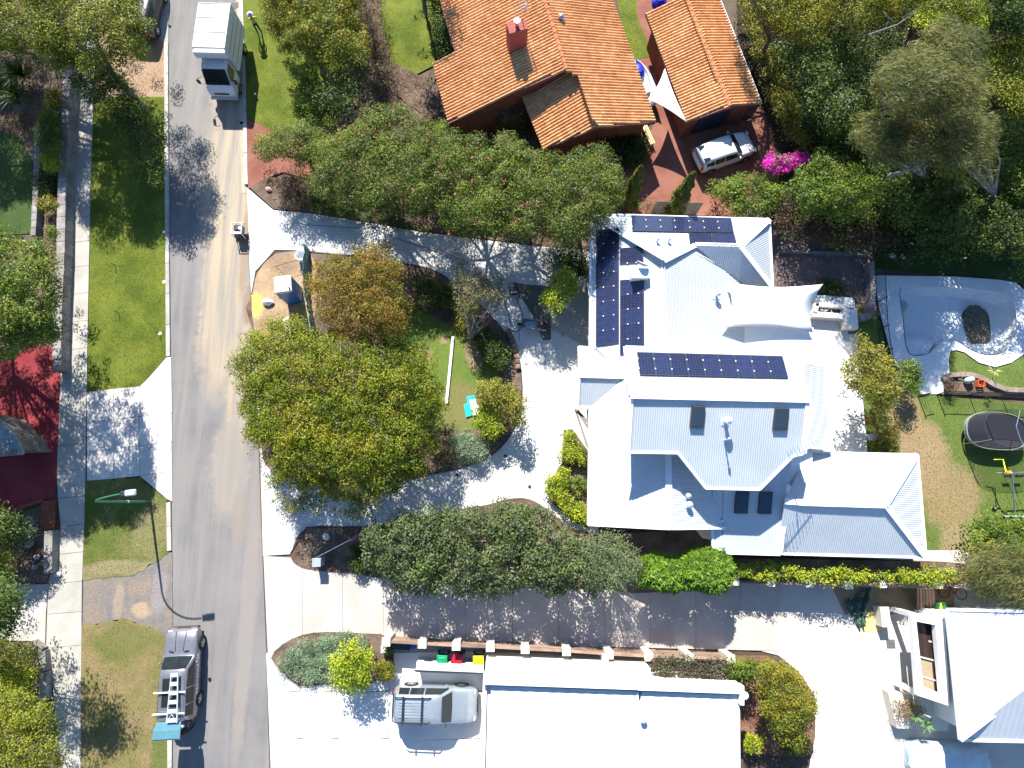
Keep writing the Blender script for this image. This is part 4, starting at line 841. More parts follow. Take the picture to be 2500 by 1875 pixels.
def car(name, label, cat, pos, ang, L, Wd, Ht, paint, prof=SUVP, group=None, wx=(.19, .80), r=.36, rear_open=False, rw=(.066, .955)):
    t = thing(name, label, cat, pos, ang, group); hw = Wd/2; rings = []
    def X(f): return (f-.5)*L
    st = []
    for (x, w, zs, zb, zt, tw) in prof:
        roof = .052 < x < .6
        z1 = zt*Ht if roof else (zt if x > .6 or x < .02 else 1.02+(Ht-1.02)*.62)
        w_ = w*hw; tw_ = tw*hw if roof or x < .06 else tw*hw
        st.append((x, w_, zs, zb, z1, tw_, roof))
        half = [(0, zs), (w_*.93, zs), (w_, zs+.14), (w_*1.0, (zs+zb)/2+.05), (w_*.975, zb), (tw_+.02 if roof else w_*.93, z1-.07 if roof else zb+(z1-zb)*.6), (tw_*.90, z1), (tw_*.5, z1+.022), (0, z1+.03)]
        rings.append([(X(x), y, z) for y, z in half]+[(X(x), -y, z) for y, z in reversed(half[:-1])])
    vs, fs = loft(rings); mb = MB(); mb.add(vs, fs); body = mb.build('body', paint, t, smooth=True)
    mdf = body.modifiers.new('split', 'EDGE_SPLIT'); mdf.split_angle = math.radians(38)
    # glazing, set proud of the shell
    def roofw(x): 
        return np.interp(x, [s[0] for s in st], [s[5] for s in st]), np.interp(x, [s[0] for s in st if s[6]], [s[4] for s in st if s[6]]), np.interp(x, [s[0] for s in st], [s[1] for s in st])
    for s in (1, -1):
        for a, b in ((.075, .20), (.215, .375), (.39, .60)):
            q = []
            for x, lo in ((a, 1), (b, 1), (b, 0), (a, 0)):
                tw_, zt, w_ = roofw(min(x, .585)); bx = x
                y = w_*.975+.03 if lo else tw_+.06; z = 1.06 if lo else zt-.10
                if b == .60 and x == b: bx = .665 if lo else .575
                if a == .075 and x == a and not lo: bx = .085
                if lo: y = y+(tw_+.02-y)*.06
                q.append((X(bx), s*y, z))
            mb = MB(); mb.add(q, [(0, 1, 2, 3) if s < 0 else (3, 2, 1, 0)]); mb.build('side_window', GLASS, t)
    tw_, zt, w_ = roofw(.585)
    mb = MB(); q = [(X(.588)+.03, tw_*.92, zt+.0), (X(.588)+.03, -tw_*.92, zt+.0), (X(.645), -tw_*1.04, zt*.5+.58), (X(.70)+.0, -w_*.84, 1.12), (X(.705), 0, 1.15), (X(.70), w_*.84, 1.12), (X(.645), tw_*1.04, zt*.5+.58)]
    q = [(x+.012, y, z+.014) for x, y, z in q]; mb.add(q+[(X(.588)+.04, 0, zt+.045)], [(0, 7, 4, 5, 6), (7, 1, 2, 3, 4)]); mb.v = mb.v; mb.build('windscreen', GLASS, t)
    if not rear_open:
        mb = MB(); q = [(X(rw[0]), tw_*.86, Ht*rw[1]), (X(rw[0]), -tw_*.86, Ht*rw[1]), (X(.012)-.02, -w_*.76, 1.13), (X(.012)-.02, w_*.76, 1.13)]; q = [(x-.05, y, z+.01) for x, y, z in q]; mb.add(q, [(0, 3, 2, 1)]); mb.build('rear_window', GLASS, t)
    for s in (1, -1):
        for f in wx: 
            mb = MB(); mb.lathe([(r*1.16, -.02), (r*1.16, .02)], (0, 0, 0), 20); ar = mb.build('wheel_arch', RUB, t); ar.location = (X(f), s*(hw-.0), r); ar.rotation_euler = (PI/2, 0, 0)
            wheel(t, X(f), s*(hw-.08), r, s)
        mb = MB(); mb.box((X(.635), s*(hw+.10), 1.10), (.10, .20, .16), taper=.8); mb.build('wing_mirror', paint, t, bevel=.03)
        mb = MB(); mb.box((X(.968), s*hw*.74, .78), (.12, .28, .12)); mb.build('headlight', mat('lamp_glass', (.65, .68, .7), .1, 0, .7), t, bevel=.04)
        mb = MB(); mb.box((X(.012), s*hw*.84, .92), (.10, .18, .30)); mb.build('tail_light', mat('tail_red', (.35, .01, .01), .25), t, bevel=.02)
    mb = MB(); mb.box((X(.985), 0, .42), (.22, Wd*.80, .20), taper=.95); mb.box((X(.998), 0, .66), (.04, Wd*.42, .14)); mb.build('front_bumper', BLK, t, bevel=.04)
    mb = MB(); mb.box((X(.01), 0, .48), (.20, Wd*.84, .22), taper=.95); mb.build('rear_bumper', BLK, t, bevel=.04)
    return t, X
# silver estate with roof bars
SILV = mat('silver_paint', (.42, .47, .50), .25, .55, .5, .6)
g = P(1058, 1716, .6); t, X = car('parked_car', 'pale silver four wheel drive with black roof bars parked beside the white garage', 'car', (g.x+.15, g.y, .055), math.radians(-1), 4.75, 1.86, 1.78, SILV)
mb = MB()
for s in (1, -1): mb.tube([(X(.05), s*.62, 1.79), (X(.07), s*.64, 1.87), (X(.44), s*.64, 1.90), (X(.47), s*.62, 1.80)], .035, 6)
mb.build('roof_rail', BLK, t); mb = MB()
for f in (.15, .37): mb.beam((X(f), -.76, 1.93), (X(f), .76, 1.93), .09, .05)
mb.build('cross_bar', BLK, t); mb = MB()
for k in range(6): mb.box((X(.26), -.38+k*.15, 1.80), (X(.42)-X(.10), .045, .03))
mb.build('roof_rib', SILV, t)
# charcoal wagon with open tailgate
GREY = mat('grey_paint', (.25, .245, .265), .25, .55, .5, .8)
a, b = P(452, 1548, .5), P(440, 1738, .6); ctr = (a+b)/2; ang = math.atan2(a.y-b.y, a.x-b.x)
t, X = car('parked_wagon', 'dark grey station wagon with raised tailgate and a ladder on its roof', 'car', (ctr.x+.02, ctr.y, 0), ang, 4.95, 1.9, 1.72, GREY, wx=(.2, .81), rear_open=True, r=.37)
mb = MB()
for s in (.22, .62): mb.box((X(.30) if s == .22 else X(.5), 0, 1.745), (0.01, .01, .01))
mb = MB(); mb.add([(X(.5), .5, 1.745), (X(.5), -.5, 1.745), (X(.2), -.5, 1.745), (X(.2), .5, 1.745)], [(0, 3, 2, 1)]); mb.build('sunroof', GLASS, t)
mb = MB()
for f in (.14, .36): mb.beam((X(f), -.86, 1.86), (X(f), .90, 1.86), .065, .045)
mb.build('cross_bar', WHITE, t)
for s in (1, -1):
    mb = MB(); mb.beam((X(.76), s*.22, 1.13), (X(.97), s*.30, .96), .02, .02); mb.beam((X(.755), s*.3, 1.16), (X(.765), s*.56, 1.15), .05, .03); mb.build('bonnet_vent', BLK, t)
mb = MB(); hx = X(.03); n_ = 6
mb.mi = 0; A0 = Vector((hx+.1, 0, 1.74)); A1 = Vector((hx-.66, 0, 1.98))
pts = [(A0, .66), (A0.lerp(A1, .5)+Vector((0, 0, .05)), .74), (A1, .76), (A1+Vector((-.08, 0, -.12)), .74)]
vs = [(p.x, s*w, p.z) for p, w in pts for s in (1, -1)]; mb.add(vs, [(0, 1, 3, 2), (2, 3, 5, 4), (4, 5, 7, 6)]); tgc = mb.build('tailgate', mat('teal_glass', (.08, .19, .23), .15, 0, .5, .4), t); sm = tgc.modifiers.new('t', 'SOLIDIFY'); sm.thickness = .05
mb = MB(); mb.beam((hx-.70, -.68, 1.93), (hx-.70, .68, 1.93), .12, .10); mb.build('tailgate_spoiler', GREY, tgc, bevel=.02)
cu = bpy.data.curves.new('lettering', 'FONT'); cu.body = 'BROADWATER'; cu.size = .31; cu.extrude = .002; cu.offset = .011; cu.align_x = 'CENTER'; cu.align_y = 'CENTER'; cu.space_character = 1.05; cu.materials.append(mat('letter_silver', (.8, .8, .82), .6))
tmp = bpy.data.objects.new('lettering_curve', cu); link(tmp); bpy.context.view_layer.update(); lme = bpy.data.meshes.new_from_object(tmp.evaluated_get(bpy.context.evaluated_depsgraph_get())); bpy.data.objects.remove(tmp); bpy.data.curves.remove(cu); lo = bpy.data.objects.new('lettering', lme); link(lo, t); lo.location = (X(.50), -.965, .80); lo.rotation_euler = (PI/2, 0, 0)
wag_pos = ctr
lt = thing('ladder', 'folded silver step ladder strapped on the roof bars of the dark grey wagon', 'ladder', (ctr.x, ctr.y, 0), ang); LM = mat('ladder_alloy', (.68, .74, .72), .35, .3)
mb = MB(); x0, x1 = X(.05), X(.56)
mb.beam((x0, .02, 1.93), (x1, -.10, 1.93), .04, .09); mb.beam((x0, -.55, 1.93), (x1, -.46, 1.93), .04, .09); mb.build('stile', LM, lt)
for k in range(6):
    f = .05+.92*k/5; mb = MB(); x = x0+(x1-x0)*f; mb.box((x, -.27, 1.96), (.20, .40+.12*(1-f), .04)); mb.build('tread', LM, lt, bevel=.01)
mb = MB(); mb.tube([(x0+.1, .1-.1, 1.99), (x0+.45, -.27, 2.0), (x0+.1, -.5, 1.99)], .02, 5); mb.build('brace', LM, lt)
# white hatchback in the garage shade
WP = mat('white_car_paint', (.68, .68, .68), .22, 0, .5, .7)
a, b = P(1704, 394, .6), P(1829, 350, .6); ctr = (a+b)/2
car('parked_car', 'white hatchback standing in the shade before the terracotta garage', 'car', (ctr.x, ctr.y, .03), math.atan2(b.y-a.y, b.x-a.x), 4.2, 1.8, 1.52, WP, prof=HATP, r=.32, rw=(.15, .955))
# dark car under the gum tree (only its tail shows)
a = P(350, 45, 1.0); t, X = car('parked_car', 'dark car mostly hidden under the gum tree at the top left', 'car', (a.x-.1, a.y+1.0, .05), math.radians(86), 4.6, 1.85, 1.5, mat('black_paint', (.03, .03, .035), .3, .2, .5, .4), r=.33)
# small delivery truck
tk = thing('delivery_truck', 'white box truck facing down the street at the top of the road', 'truck', (-19.87, 29.9, 0), math.radians(-91.5))
# local x forward (down the street)
mb = MB(); 
prof = [(-2.72, 0.95), (-2.72, 3.2), (.70, 3.2), (1.0, 3.1), (1.0, 2.6), (.62, 2.5), (.62, .95)]
for s in (1, -1): pass
vs = [(x, s*1.07, z) for s in (1, -1) for x, z in prof]; n = len(prof); mb.add(vs, [tuple(range(n)), tuple(reversed(range(n, 2*n)))]+[(i+n, (i+1) % n+n, (i+1) % n, i) for i in range(n)])
mb_r = MB()
for s_ in (-1.04, 1.04): mb_r.beam((-2.7, s_, 3.22), (.7, s_, 3.22), .07, .05)
for x_ in (-2.68, -1.6, -.5, .66): mb_r.beam((x_, -1.04, 3.215), (x_, 1.04, 3.215), .05, .035)
mb_r.build('roof_seam', mat('seam_grey', (.42, .43, .45), .5), tk)
TRW = mat('truck_white', (.72, .72, .73), .45); mb.build('cargo_box', TRW, tk, bevel=.03)
mb = MB(); mb.box((-2.75, 0, 2.0), (.05, 1.9, 1.9)); mb.build('rear_door', mat('truck_grey', (.45, .46, .48), .5), tk)
mb = MB()
for z in (1.5, 2.1, 2.6): mb.box((-1.0, 1.08, z), (3.2, .02, .03))
mb.build('side_trim', mat('trim_grey', (.25, .26, .28), .5), tk)
mb = MB(); mb.box((-.4, 0, .75), (4.4, .8, .25)); mb.build('chassis', BLK, tk)
rings = []
for x, w, zb_, zt in ((.72, .86, .6, 2.22), (.95, .93, .5, 2.34), (1.35, .94, .5, 2.36), (1.55, .93, .5, 2.28), (2.12, .93, .45, 1.42), (2.30, .92, .40, 1.2), (2.38, .88, .42, .95), (2.40, .84, .45, .6)):
    half = [(0, zb_), (w*.95, zb_), (w, zb_+.12), (w, min(1.35, zt-.12)), (w*.90, zt-.06), (w*.8, zt), (0, zt+.03)]; rings.append([(x, y, z) for y, z in half]+[(x, -y, z) for y, z in reversed(half[:-1])])
vs, fs = loft(rings); mb = MB(); mb.add(vs, fs); cb = mb.build('cab', TRW, tk, smooth=True); es = cb.modifiers.new('s', 'EDGE_SPLIT'); es.split_angle = math.radians(35)
mb = MB(); mb.add([(1.57, .76, 2.30), (1.57, -.76, 2.30), (2.13, -.84, 1.47), (2.13, .84, 1.47)], [(0, 1, 2, 3)][::-1] and [(3, 2, 1, 0)]); mb.v = [(x+.015, y, z+.02) for x, y, z in mb.v]; mb.build('windscreen', GLASS, tk)
for s in (1, -1):
    mb = MB(); mb.add([(1.0, s*.945, 1.42), (1.95, s*.945, 1.42), (1.58, s*.875, 2.2), (1.0, s*.875, 2.2)], [(0, 1, 2, 3) if s < 0 else (3, 2, 1, 0)]); mb.build('side_window', GLASS, tk)
    mb = MB(); mb.tube([(1.9, s*.9, 2.0), (2.05, s*1.22, 1.95), (2.05, s*1.25, 1.4), (1.9, s*.93, 1.3)], .018, 5); mb.build('mirror_arm', BLK, tk)
    mb = MB(); mb.box((2.05, s*1.26, 1.68), (.10, .20, .40)); mb.build('mirror', BLK, tk, bevel=.03)
    mb = MB(); mb.box((2.36, s*.68, .82), (.12, .32, .18)); mb.build('headlight', mat('lamp_glass', (1, 1, 1)), tk, bevel=.03)
    for x in (1.55, -1.6): wheel(tk, x, s*.80, .38, s, .26)
mb = MB(); 
for k in range(11): mb.box((1.18, -.75+k*.15, 2.41), (.72, .11, .05))
mb.build('sun_visor', TRW, tk, bevel=.02)
mb = MB(); mb.box((2.42, 0, .52), (.14, 1.9, .26)); mb.build('front_bumper', mat('bumper_grey', (.4, .41, .42), .5), tk, bevel=.03)
mb = MB(); mb.box((2.43, 0, .93), (.03, 1.0, .10)); mb.build('grille', BLK, tk)
mb = MB(); mb.tube([(2.40, .25, .9), (2.75, .35, 1.3), (2.78, .30, 1.32)], .012, 4); mb.build('front_mirror_arm', BLK, tk)
# dinghy on a trailer beside the terracotta house
ba = P(1556, 160, .9); bb = P(1590, 245, .9); bo = thing('dinghy', 'small white boat with a blue cover on a trailer beside the terracotta house', 'boat', (ba+bb)/2-Vector((.1, 0, .9)), math.atan2(ba.y-bb.y, ba.x-bb.x))
Lb = (ba-bb).length+.6; rings = []
for f, w, zk, zt in ((0, .62, .55, 1.0), (.3, .72, .48, 1.0), (.6, .66, .5, 1.05), (.8, .48, .6, 1.1), (.93, .24, .75, 1.15), (1, .03, .95, 1.2)):
    x = (f-.5)*Lb; rings.append([(x, w*.82, zt-.12), (x, w*.86, zt), (x, w, zt+.03), (x, w*1.02, zt-.05), (x, w*.75, zk+.15), (x, 0, zk), (x, -w*.75, zk+.15), (x, -w*1.02, zt-.05), (x, -w, zt+.03), (x, -w*.86, zt), (x, -w*.82, zt-.12), (x, 0, zk+.2)])
vs, fs = loft([r+[r[0]] for r in rings]); mb = MB(); mb.add(vs, fs); mb.build('hull', WHITE, bo, smooth=True)
mb = MB(); mb.lathe([(.01, .3), (.25, .26), (.42, .1), (.46, 0)], (Lb*.28, 0, .95), 12, 1.3, .9); mb.build('cover', mat('blue_tarp', (.01, .02, .42), .5), bo)
mb = MB(); mb.box((-Lb*.18, 0, .98), (.6, .55, .16)); mb.tube([(0, 0, .9), (.15, 0, 1.25)], .04, 6); mb.build('seat', mat('boat_grey', (.4, .42, .45), .5), bo, bevel=.06)
mb = MB(); 
for s in (1, -1): mb.tube([(-Lb*.45, s*.5, 1.05), (-Lb*.2, s*.55, 1.3), (Lb*.2, s*.5, 1.25)], .02, 6)
mb.build('hand_rail', CHROME, bo)
mb = MB(); mb.beam((-Lb*.5, 0, .4), (Lb*.75, 0, .4), .08, .08); mb.beam((-.3, -.7, .35), (-.3, .7, .35), .08, .08); mb.build('trailer_frame', CHROME, bo)
for s in (1, -1): wheel(bo, -.3, s*.78, .25, s, .16)
mb = MB(); mb.tube([(Lb*.72, 0, 0), (Lb*.72, 0, .55)], .05, 6); mb.build('jockey_wheel', BLK, bo)
# car under a pale blue cover
q = P(2330, 1868, 1.0); cv = thing('covered_car', 'car under a crumpled pale blue cover beside the corner house', 'car', (q.x, q.y, 0), math.radians(-4))
rings = []; nn = 22
prof = [(-2.2, .45, .5), (-2.1, .8, .85), (-1.7, .9, 1.0), (-1.2, .92, 1.25), (-.7, .94, 1.5), (0, .95, 1.55), (.7, .95, 1.5), (1.15, .93, 1.15), (1.7, .9, 1.0), (2.1, .8, .8), (2.25, .5, .5)]
for x, w, zt in prof:
    r_ = []
    for j in range(nn+1):
        a = PI*j/nn; c_, s_ = math.cos(a), math.sin(a); y = w*math.copysign(abs(c_)**.45, c_); z = .06+(zt-.06)*(abs(s_)**.4); k = .03*math.sin(a*9+x*3)+.02*math.sin(x*7+a*4); r_.append((x+k, y+k, max(.04, z+k)))
    rings.append(r_)
vs, fs = loft(rings); mb = MB(); mb.add(vs, fs); mb.build('cover', mat('pale_cover', (.40, .50, .56), .6), cv, smooth=True)
# ================================================================ STREET LAMP, BINS, TOOLS
GREEN = mat('lamp_green', (.03, .16, .08), .4)
p0 = P(368, 1225); lp = thing('street_lamp', 'green street lamp post on the verge with an arm curving over the road', 'street lamp', p0)
hd = P(300, 1206, 6.3)-p0; mb = MB(); mb.tube([(0, 0, 0), (0, 0, 2.2), (0, 0, 4.6)], [.08, .075, .06], 10); mb.build('post', GREEN, lp)
arm = []
for i in range(12):
    f = i/11; a = f*PI/2; arm.append((hd.x*(1-math.cos(a))*.92, hd.y*(1-math.cos(a)), 4.6+1.65*math.sin(a)))
mb = MB(); mb.tube(arm, [.055-.02*i/11 for i in range(12)], 8); mb.build('arm', GREEN, lp)
mb = MB(); mb.tube([(0, 0, 2.25), (0, 0, 2.30)], .085, 10); mb.build('band', WHITE, lp)
e_ = Vector(arm[-1]); dx = Vector((1, .12, .02)).normalized(); mb = MB(); mb.box(e_+dx*.16, (.22, .26, .14), rz=.12); mb.build('lamp_neck', BLK, lp, bevel=.03)
mb = MB(); mb.box(e_+dx*.52, (.60, .34, .16), rz=.12, taper=.8); mb.build('lamp_head', mat('lamp_white', (.55, .60, .66), .35), lp, bevel=.05)
def bin_(label, u, v, c, rz):
    p = P(u, v, 1.0); t = thing('wheelie_bin', label, 'bin', (p.x, p.y, .035), rz, 'wheelie bins by the low white wall'); m = mat('bin_'+label.split()[0], c, .45)
    mb = MB(); k = [(-.27, -.30), (.27, -.30), (.27, .30), (-.27, .30)]
    lo = [(x*.8, y*.8, .08) for x, y in k]; hi = [(x, y, .98) for x, y in k]; mb.add(lo+hi, [(3, 2, 1, 0), (4, 5, 6, 7)]+[(i, (i+1) % 4, (i+1) % 4+4, i+4) for i in range(4)]); mb.build('body', mat('bin_body', (.03, .09, .05), .5), t, bevel=.03)
    mb = MB(); mb.box((0, -.02, 1.01), (.62, .70, .07), taper=.94); mb.box((0, .02, 1.055), (.42, .42, .03), taper=.85); mb.build('lid', m, t, bevel=.04)
    mb = MB(); mb.tube([(-.22, .40, .95), (.22, .40, .95)], .025, 6); mb.box((-.24, .36, .95), (.05, .12, .05)); mb.box((.24, .36, .95), (.05, .12, .05)); mb.build('handle', BLK, t)
    for s in (1, -1):
        mb = MB(); mb.tube([(s*.24, .30, .1), (s*.32, .30, .1)], .10, 12); mb.build('wheel', RUB, t)
bin_('green lidded wheelie bin, leftmost of three by the low white wall', 1079, 1614, (.005, .25, .10), -.05)
bin_('red lidded wheelie bin between the green and yellow ones', 1116, 1610, (.38, .008, .025), -.30)
bin_('yellow lidded wheelie bin, rightmost of three by the low white wall', 1168, 1615, (.80, .72, .005), .03)
q = P(976, 1577, .9); t = thing('barbecue', 'black covered barbecue behind the first cream pillar', 'barbecue', (q.x, q.y, 0), -.04)
mb = MB(); mb.box((0, 0, .45), (1.1, .5, .8)); mb.build('cabinet', BLK, t, bevel=.03); mb = MB(); mb.box((0, 0, .92), (.8, .46, .2), taper=.85); mb.build('hood', STEEL, t, bevel=.05)
q = P(1000, 1577, .5); t = thing('storage_crate', 'blue and green crates stacked beside the black barbecue', 'crate', (q.x, q.y, 0)); mb = MB(); mb.box((.08, 0, .25), (.42, .36, .5)); mb.build('crate_body', mat('crate_blue', (.01, .12, .5), .5), t, bevel=.02); mb = MB(); mb.box((-.28, 0, .25), (.26, .34, .5)); mb.build('side_crate', mat('crate_green', (.02, .14, .10), .5), t, bevel=.02)
q = P(941, 1582, .4); t = thing('letterbox', 'small white letterbox beside the first cream fence pillar', 'letterbox', (q.x, q.y, 0)); mb = MB(); mb.box((0, 0, .35), (.4, .4, .7)); mb.build('letterbox_body', WG, t, bevel=.01); mb = MB(); mb.box((0, -.205, .5), (.25, .02, .04)); mb.build('slot', BLK, t)
for i, (u, v, lab) in enumerate(((1205, 1620, 'white cardboard box right of the yellow bin'), (1229, 1622, 'small white rounded tub beyond the white box'))):
    q = P(u, v, .5); t = thing('box' if i == 0 else 'tub', lab, 'box' if i == 0 else 'tub', (q.x, q.y, .03)); mb = MB()
    if i == 0: mb.box((0, 0, .2), (.45, .35, .4)); mb.build('box_body', WHITE, t, bevel=.02)
    else: mb.lathe([(.17, 0), (.21, .3), (.22, .34), (.12, .4), (.01, .42)], (0, 0, 0), 14); mb.build('tub_body', WHITE, t)
for i, (u, v) in enumerate(((1249, 1610), (1512, 1622))):
    q = P(u, v, .4); t = thing('tap_box', ['dark tap box on the side path near the white tub', 'dark tap box near the pink toy on the side path'][i], 'tap', (q.x, q.y, .03)); mb = MB(); mb.box((0, 0, .25), (.16, .12, .5)); mb.tube([(0, 0, .5), (0, .12, .45)], .03, 6); mb.build('box_body', BLK, t)
q = P(1549, 1624, .1); t = thing('toy', 'small pink triangular toy on the side path left of the purple hedge', 'toy', (q.x, q.y, .035)); mb = MB(); mb.tube([(0, 0, 0), (0, 0, .16)], [.16, .05], 3); mb.build('toy_body', mat('toy_pink', (.5, .04, .22), .5), t)
# drain grate
q = P(2174, 1572); t = thing('drain_grate', 'square grey drain grate in the pale court', 'drain', (q.x, q.y, .034)); mb = MB()
for k in range(7): mb.box((0, -.21+.07*k, .006), (.46, .03, .012))
mb.build('slat', mat('grate', (.30, .31, .33), .5, .4), t); mb = MB(); mb.box((0, 0, .001), (.5, .5, .004)); mb.build('tray', STEEL, t)
q = P(573, 13); t = thing('drain_grate', 'dark square kerb drain beside the delivery truck', 'drain', (q.x, q.y, .014), .05); mb = MB()
for k in range(6): mb.box((0, -.20+.08*k, .01), (.5, .035, .02))
mb.build('slat', STEEL, t); mb = MB(); mb.box((0, 0, .001), (.56, .52, .006)); mb.build('tray', BLK, t)
# portable toilet
q = P(690, 696, 2.1); b0 = P(747, 768, 0); t = thing('portable_toilet', 'blue portable toilet with a white roof on the sand patch', 'toilet', (q.x+.05, q.y, .09), math.radians(8)); BL = mat('toilet_blue', (.012, .13, .42), .4); BL2 = mat('toilet_panel', (.02, .28, .50), .4)
mb = MB(); mb.box((0, 0, 1.05), (1.02, 1.08, 2.0)); mb.build('cabin', BL, t, bevel=.03)
for k in range(6): mb = MB(); mb.box((.52, -.40+k*.16, 1.05), (.02, .08, 1.7)); mb.build('panel', BL2, t)
mb = MB(); mb.box((0, 0, 2.12), (1.12, 1.18, .16), taper=.86); mb.build('roof', WHITE, t, bevel=.06); mb = MB(); mb.tube([(.42, -.35, 2.1), (.42, -.35, 2.35)], .05, 8); mb.build('vent_pipe', BLK, t)
q = P(678, 700, .5); t = thing('fuel_can', 'red drum with a white lid beside the portable toilet', 'drum', (q.x, q.y, .09)); mb = MB(); mb.lathe([(.15, 0), (.17, .02), (.17, .42)], (0, 0, 0), 14); mb.build('body', mat('drum_red', (.40, .01, .05), .4), t); mb = MB(); mb.lathe([(.18, .42), (.18, .46), (.1, .48)], (0, 0, 0), 14); mb.build('lid', WHITE, t)
q = P(734, 623, .7); t = thing('bucket', 'round white tub standing by the corner of the concrete drive', 'tub', (q.x, q.y, .09)); mb = MB(); mb.lathe([(.30, .0), (.34, .62), (.37, .66), (.33, .66), (.30, .3), (.02, .28)], (0, 0, 0), 20); mb.build('tub_body', WHITE, t)
# rubble bags under the tree
for i, (u, v) in enumerate(((652, 736), (700, 785), (722, 800), (705, 808), (648, 920), (662, 960))):
    q = P(u, v, .3); t = thing('rubble_bag', ['crumpled white sack on the sand below the portable toilet', 'white sack pile seen at the top edge of the big olive tree', 'larger white sack beside the teal mesh', 'white sack half hidden by leaves', 'white sack near the road edge of the island', 'lower white sack near the road edge of the island'][i], 'sack', (q.x, q.y, .09), i); mb = MB()
    mb.lathe([(.22, 0), (.30, .10), (.26, .25), (.12, .34), (.01, .32)], (0, 0, 0), 9, 1.3, .8); o = mb.build('sack_body', WHITE, t)
    for vv in o.data.vertices: vv.co += Vector((rnd.uniform(-.05, .05), rnd.uniform(-.05, .05), rnd.uniform(-.03, .03)))
# temporary mesh fence (teal cloth)
TEAL = mat('teal_mesh', (.14, .32, .33), .8); t = thing('mesh_fence', 'teal shade cloth fence running between the toilet and the trees', 'fence')
pts = [(756, 612), (752, 680), (757, 735), (768, 790), (772, 850), (776, 905)]
W_ = [P(*p, 0) for p in pts]; 
for a, b in zip(W_, W_[1:]):
    mb = MB(); n = 6; vs = []
    for i in range(n+1):
        c = a.lerp(b, i/n)
        for z in (.1, .4, .8, 1.1): vs.append((c.x+.05*math.sin(i*2+z*4), c.y, z))
    mb.add(vs, [(i*4+j, i*4+4+j, i*4+5+j, i*4+1+j) for i in range(n) for j in range(3)]); o = mb.build('cloth', TEAL, t); o.modifiers.new('t', 'SOLIDIFY').thickness = .01
for a in W_: mb = MB(); mb.tube([(a.x, a.y, 0), (a.x, a.y, 1.2)], .03, 6); mb.build('post', CHROME, t)
mb = MB(); 
for a, b in (((745, 606), (663, 628)), ((663, 628), (698, 658)), ((698, 658), (752, 642)), ((745, 606), (754, 616))): mb.tube([P(*a, .5), P(*b, .5)], .015, 4)
mb.build('stay_pole', CHROME, t)
# white post on island lawn, thin pole
t = thing('downpipe', 'long white rectangular downpipe lying on the island lawn', 'pipe'); mb = MB(); A_, B_ = P(1106, 822, .2), P(1090, 985, .2); mb.beam(A_, B_, .17, .12); mb.build('pipe_body', WHITE, t, bevel=.01); s = Vector((.03, 0, .064)); mb = MB(); mb.beam(A_+s, B_+s, .012, .006); mb.build('seam', STEEL, t)
t = thing('pole', 'thin pale pole leaning in the shrubs at the curved edge of the island', 'pole'); mb = MB(); mb.tube([P(1156, 779, 1.3), P(1205, 868, .7)], .028, 6); mb.build('pole_body', WHITE, t)
# turquoise packaging under the yellow green bush
q = P(1148, 992, .25); t = thing('plastic_sheet', 'turquoise and white folded plastic sheet beside the yellow green bush', 'plastic sheet'); TQ = mat('turquoise', (.0, .42, .60), .5)
for k, (qd, m_, z) in enumerate((([(1139, 968), (1160, 965), (1163, 990), (1142, 994)], TQ, .16), ([(1132, 988), (1146, 984), (1153, 1014), (1138, 1019)], TQ, .20), ([(1146, 976), (1162, 974), (1165, 998), (1150, 1001)], WHITE, .24), ([(1151, 994), (1168, 990), (1171, 1008), (1155, 1016)], WHITE, .22))):
    mb = MB(); mb.prism([(p.x, p.y) for p in PP(qd, z)], .10, z); mb.build('plastic_panel', m_, t, bevel=.01)
# cable + hoses
def curve_tube(label, pts, z, r, m, name='hose', cat='hose'):
    sp = smooth_poly(pts, 5)[:-5*1]; k = len(pts); sp = sp[:(k-1)*5+1]; mb = MB(); mb.tube([P(u, v, z) for u, v in sp], r, 5); o = mb.build(name, m); tag(o, label, cat); return o
curve_tube('long dark cable lying across the shaded north drive', [(863, 530), (890, 545), (920, 562), (950, 575), (1000, 593), (1045, 607), (1085, 624)], .06, .018, BLK, 'cable', 'cable')
curve_tube('thin black cord curving near the trees on the north drive', [(750, 548), (800, 552), (860, 556), (905, 556), (925, 550)], .06, .012, BLK, 'cable', 'cable')
curve_tube('black hose looping down from the concrete machine', [(1232, 730), (1240, 760), (1247, 790), (1248, 803), (1258, 810), (1270, 803), (1275, 785), (1275, 765), (1266, 740), (1259, 725)], .06, .020, BLK)
curve_tube('thin black cord on the circular drive below the island', [(1228, 1135), (1240, 1139), (1253, 1137), (1262, 1130)], .06, .012, BLK, 'cable', 'cable')
curve_tube('thin hose hanging inside the hose loop of the machine', [(1260, 728), (1265, 760), (1267, 800), (1268, 830)], .058, .012, BLK)
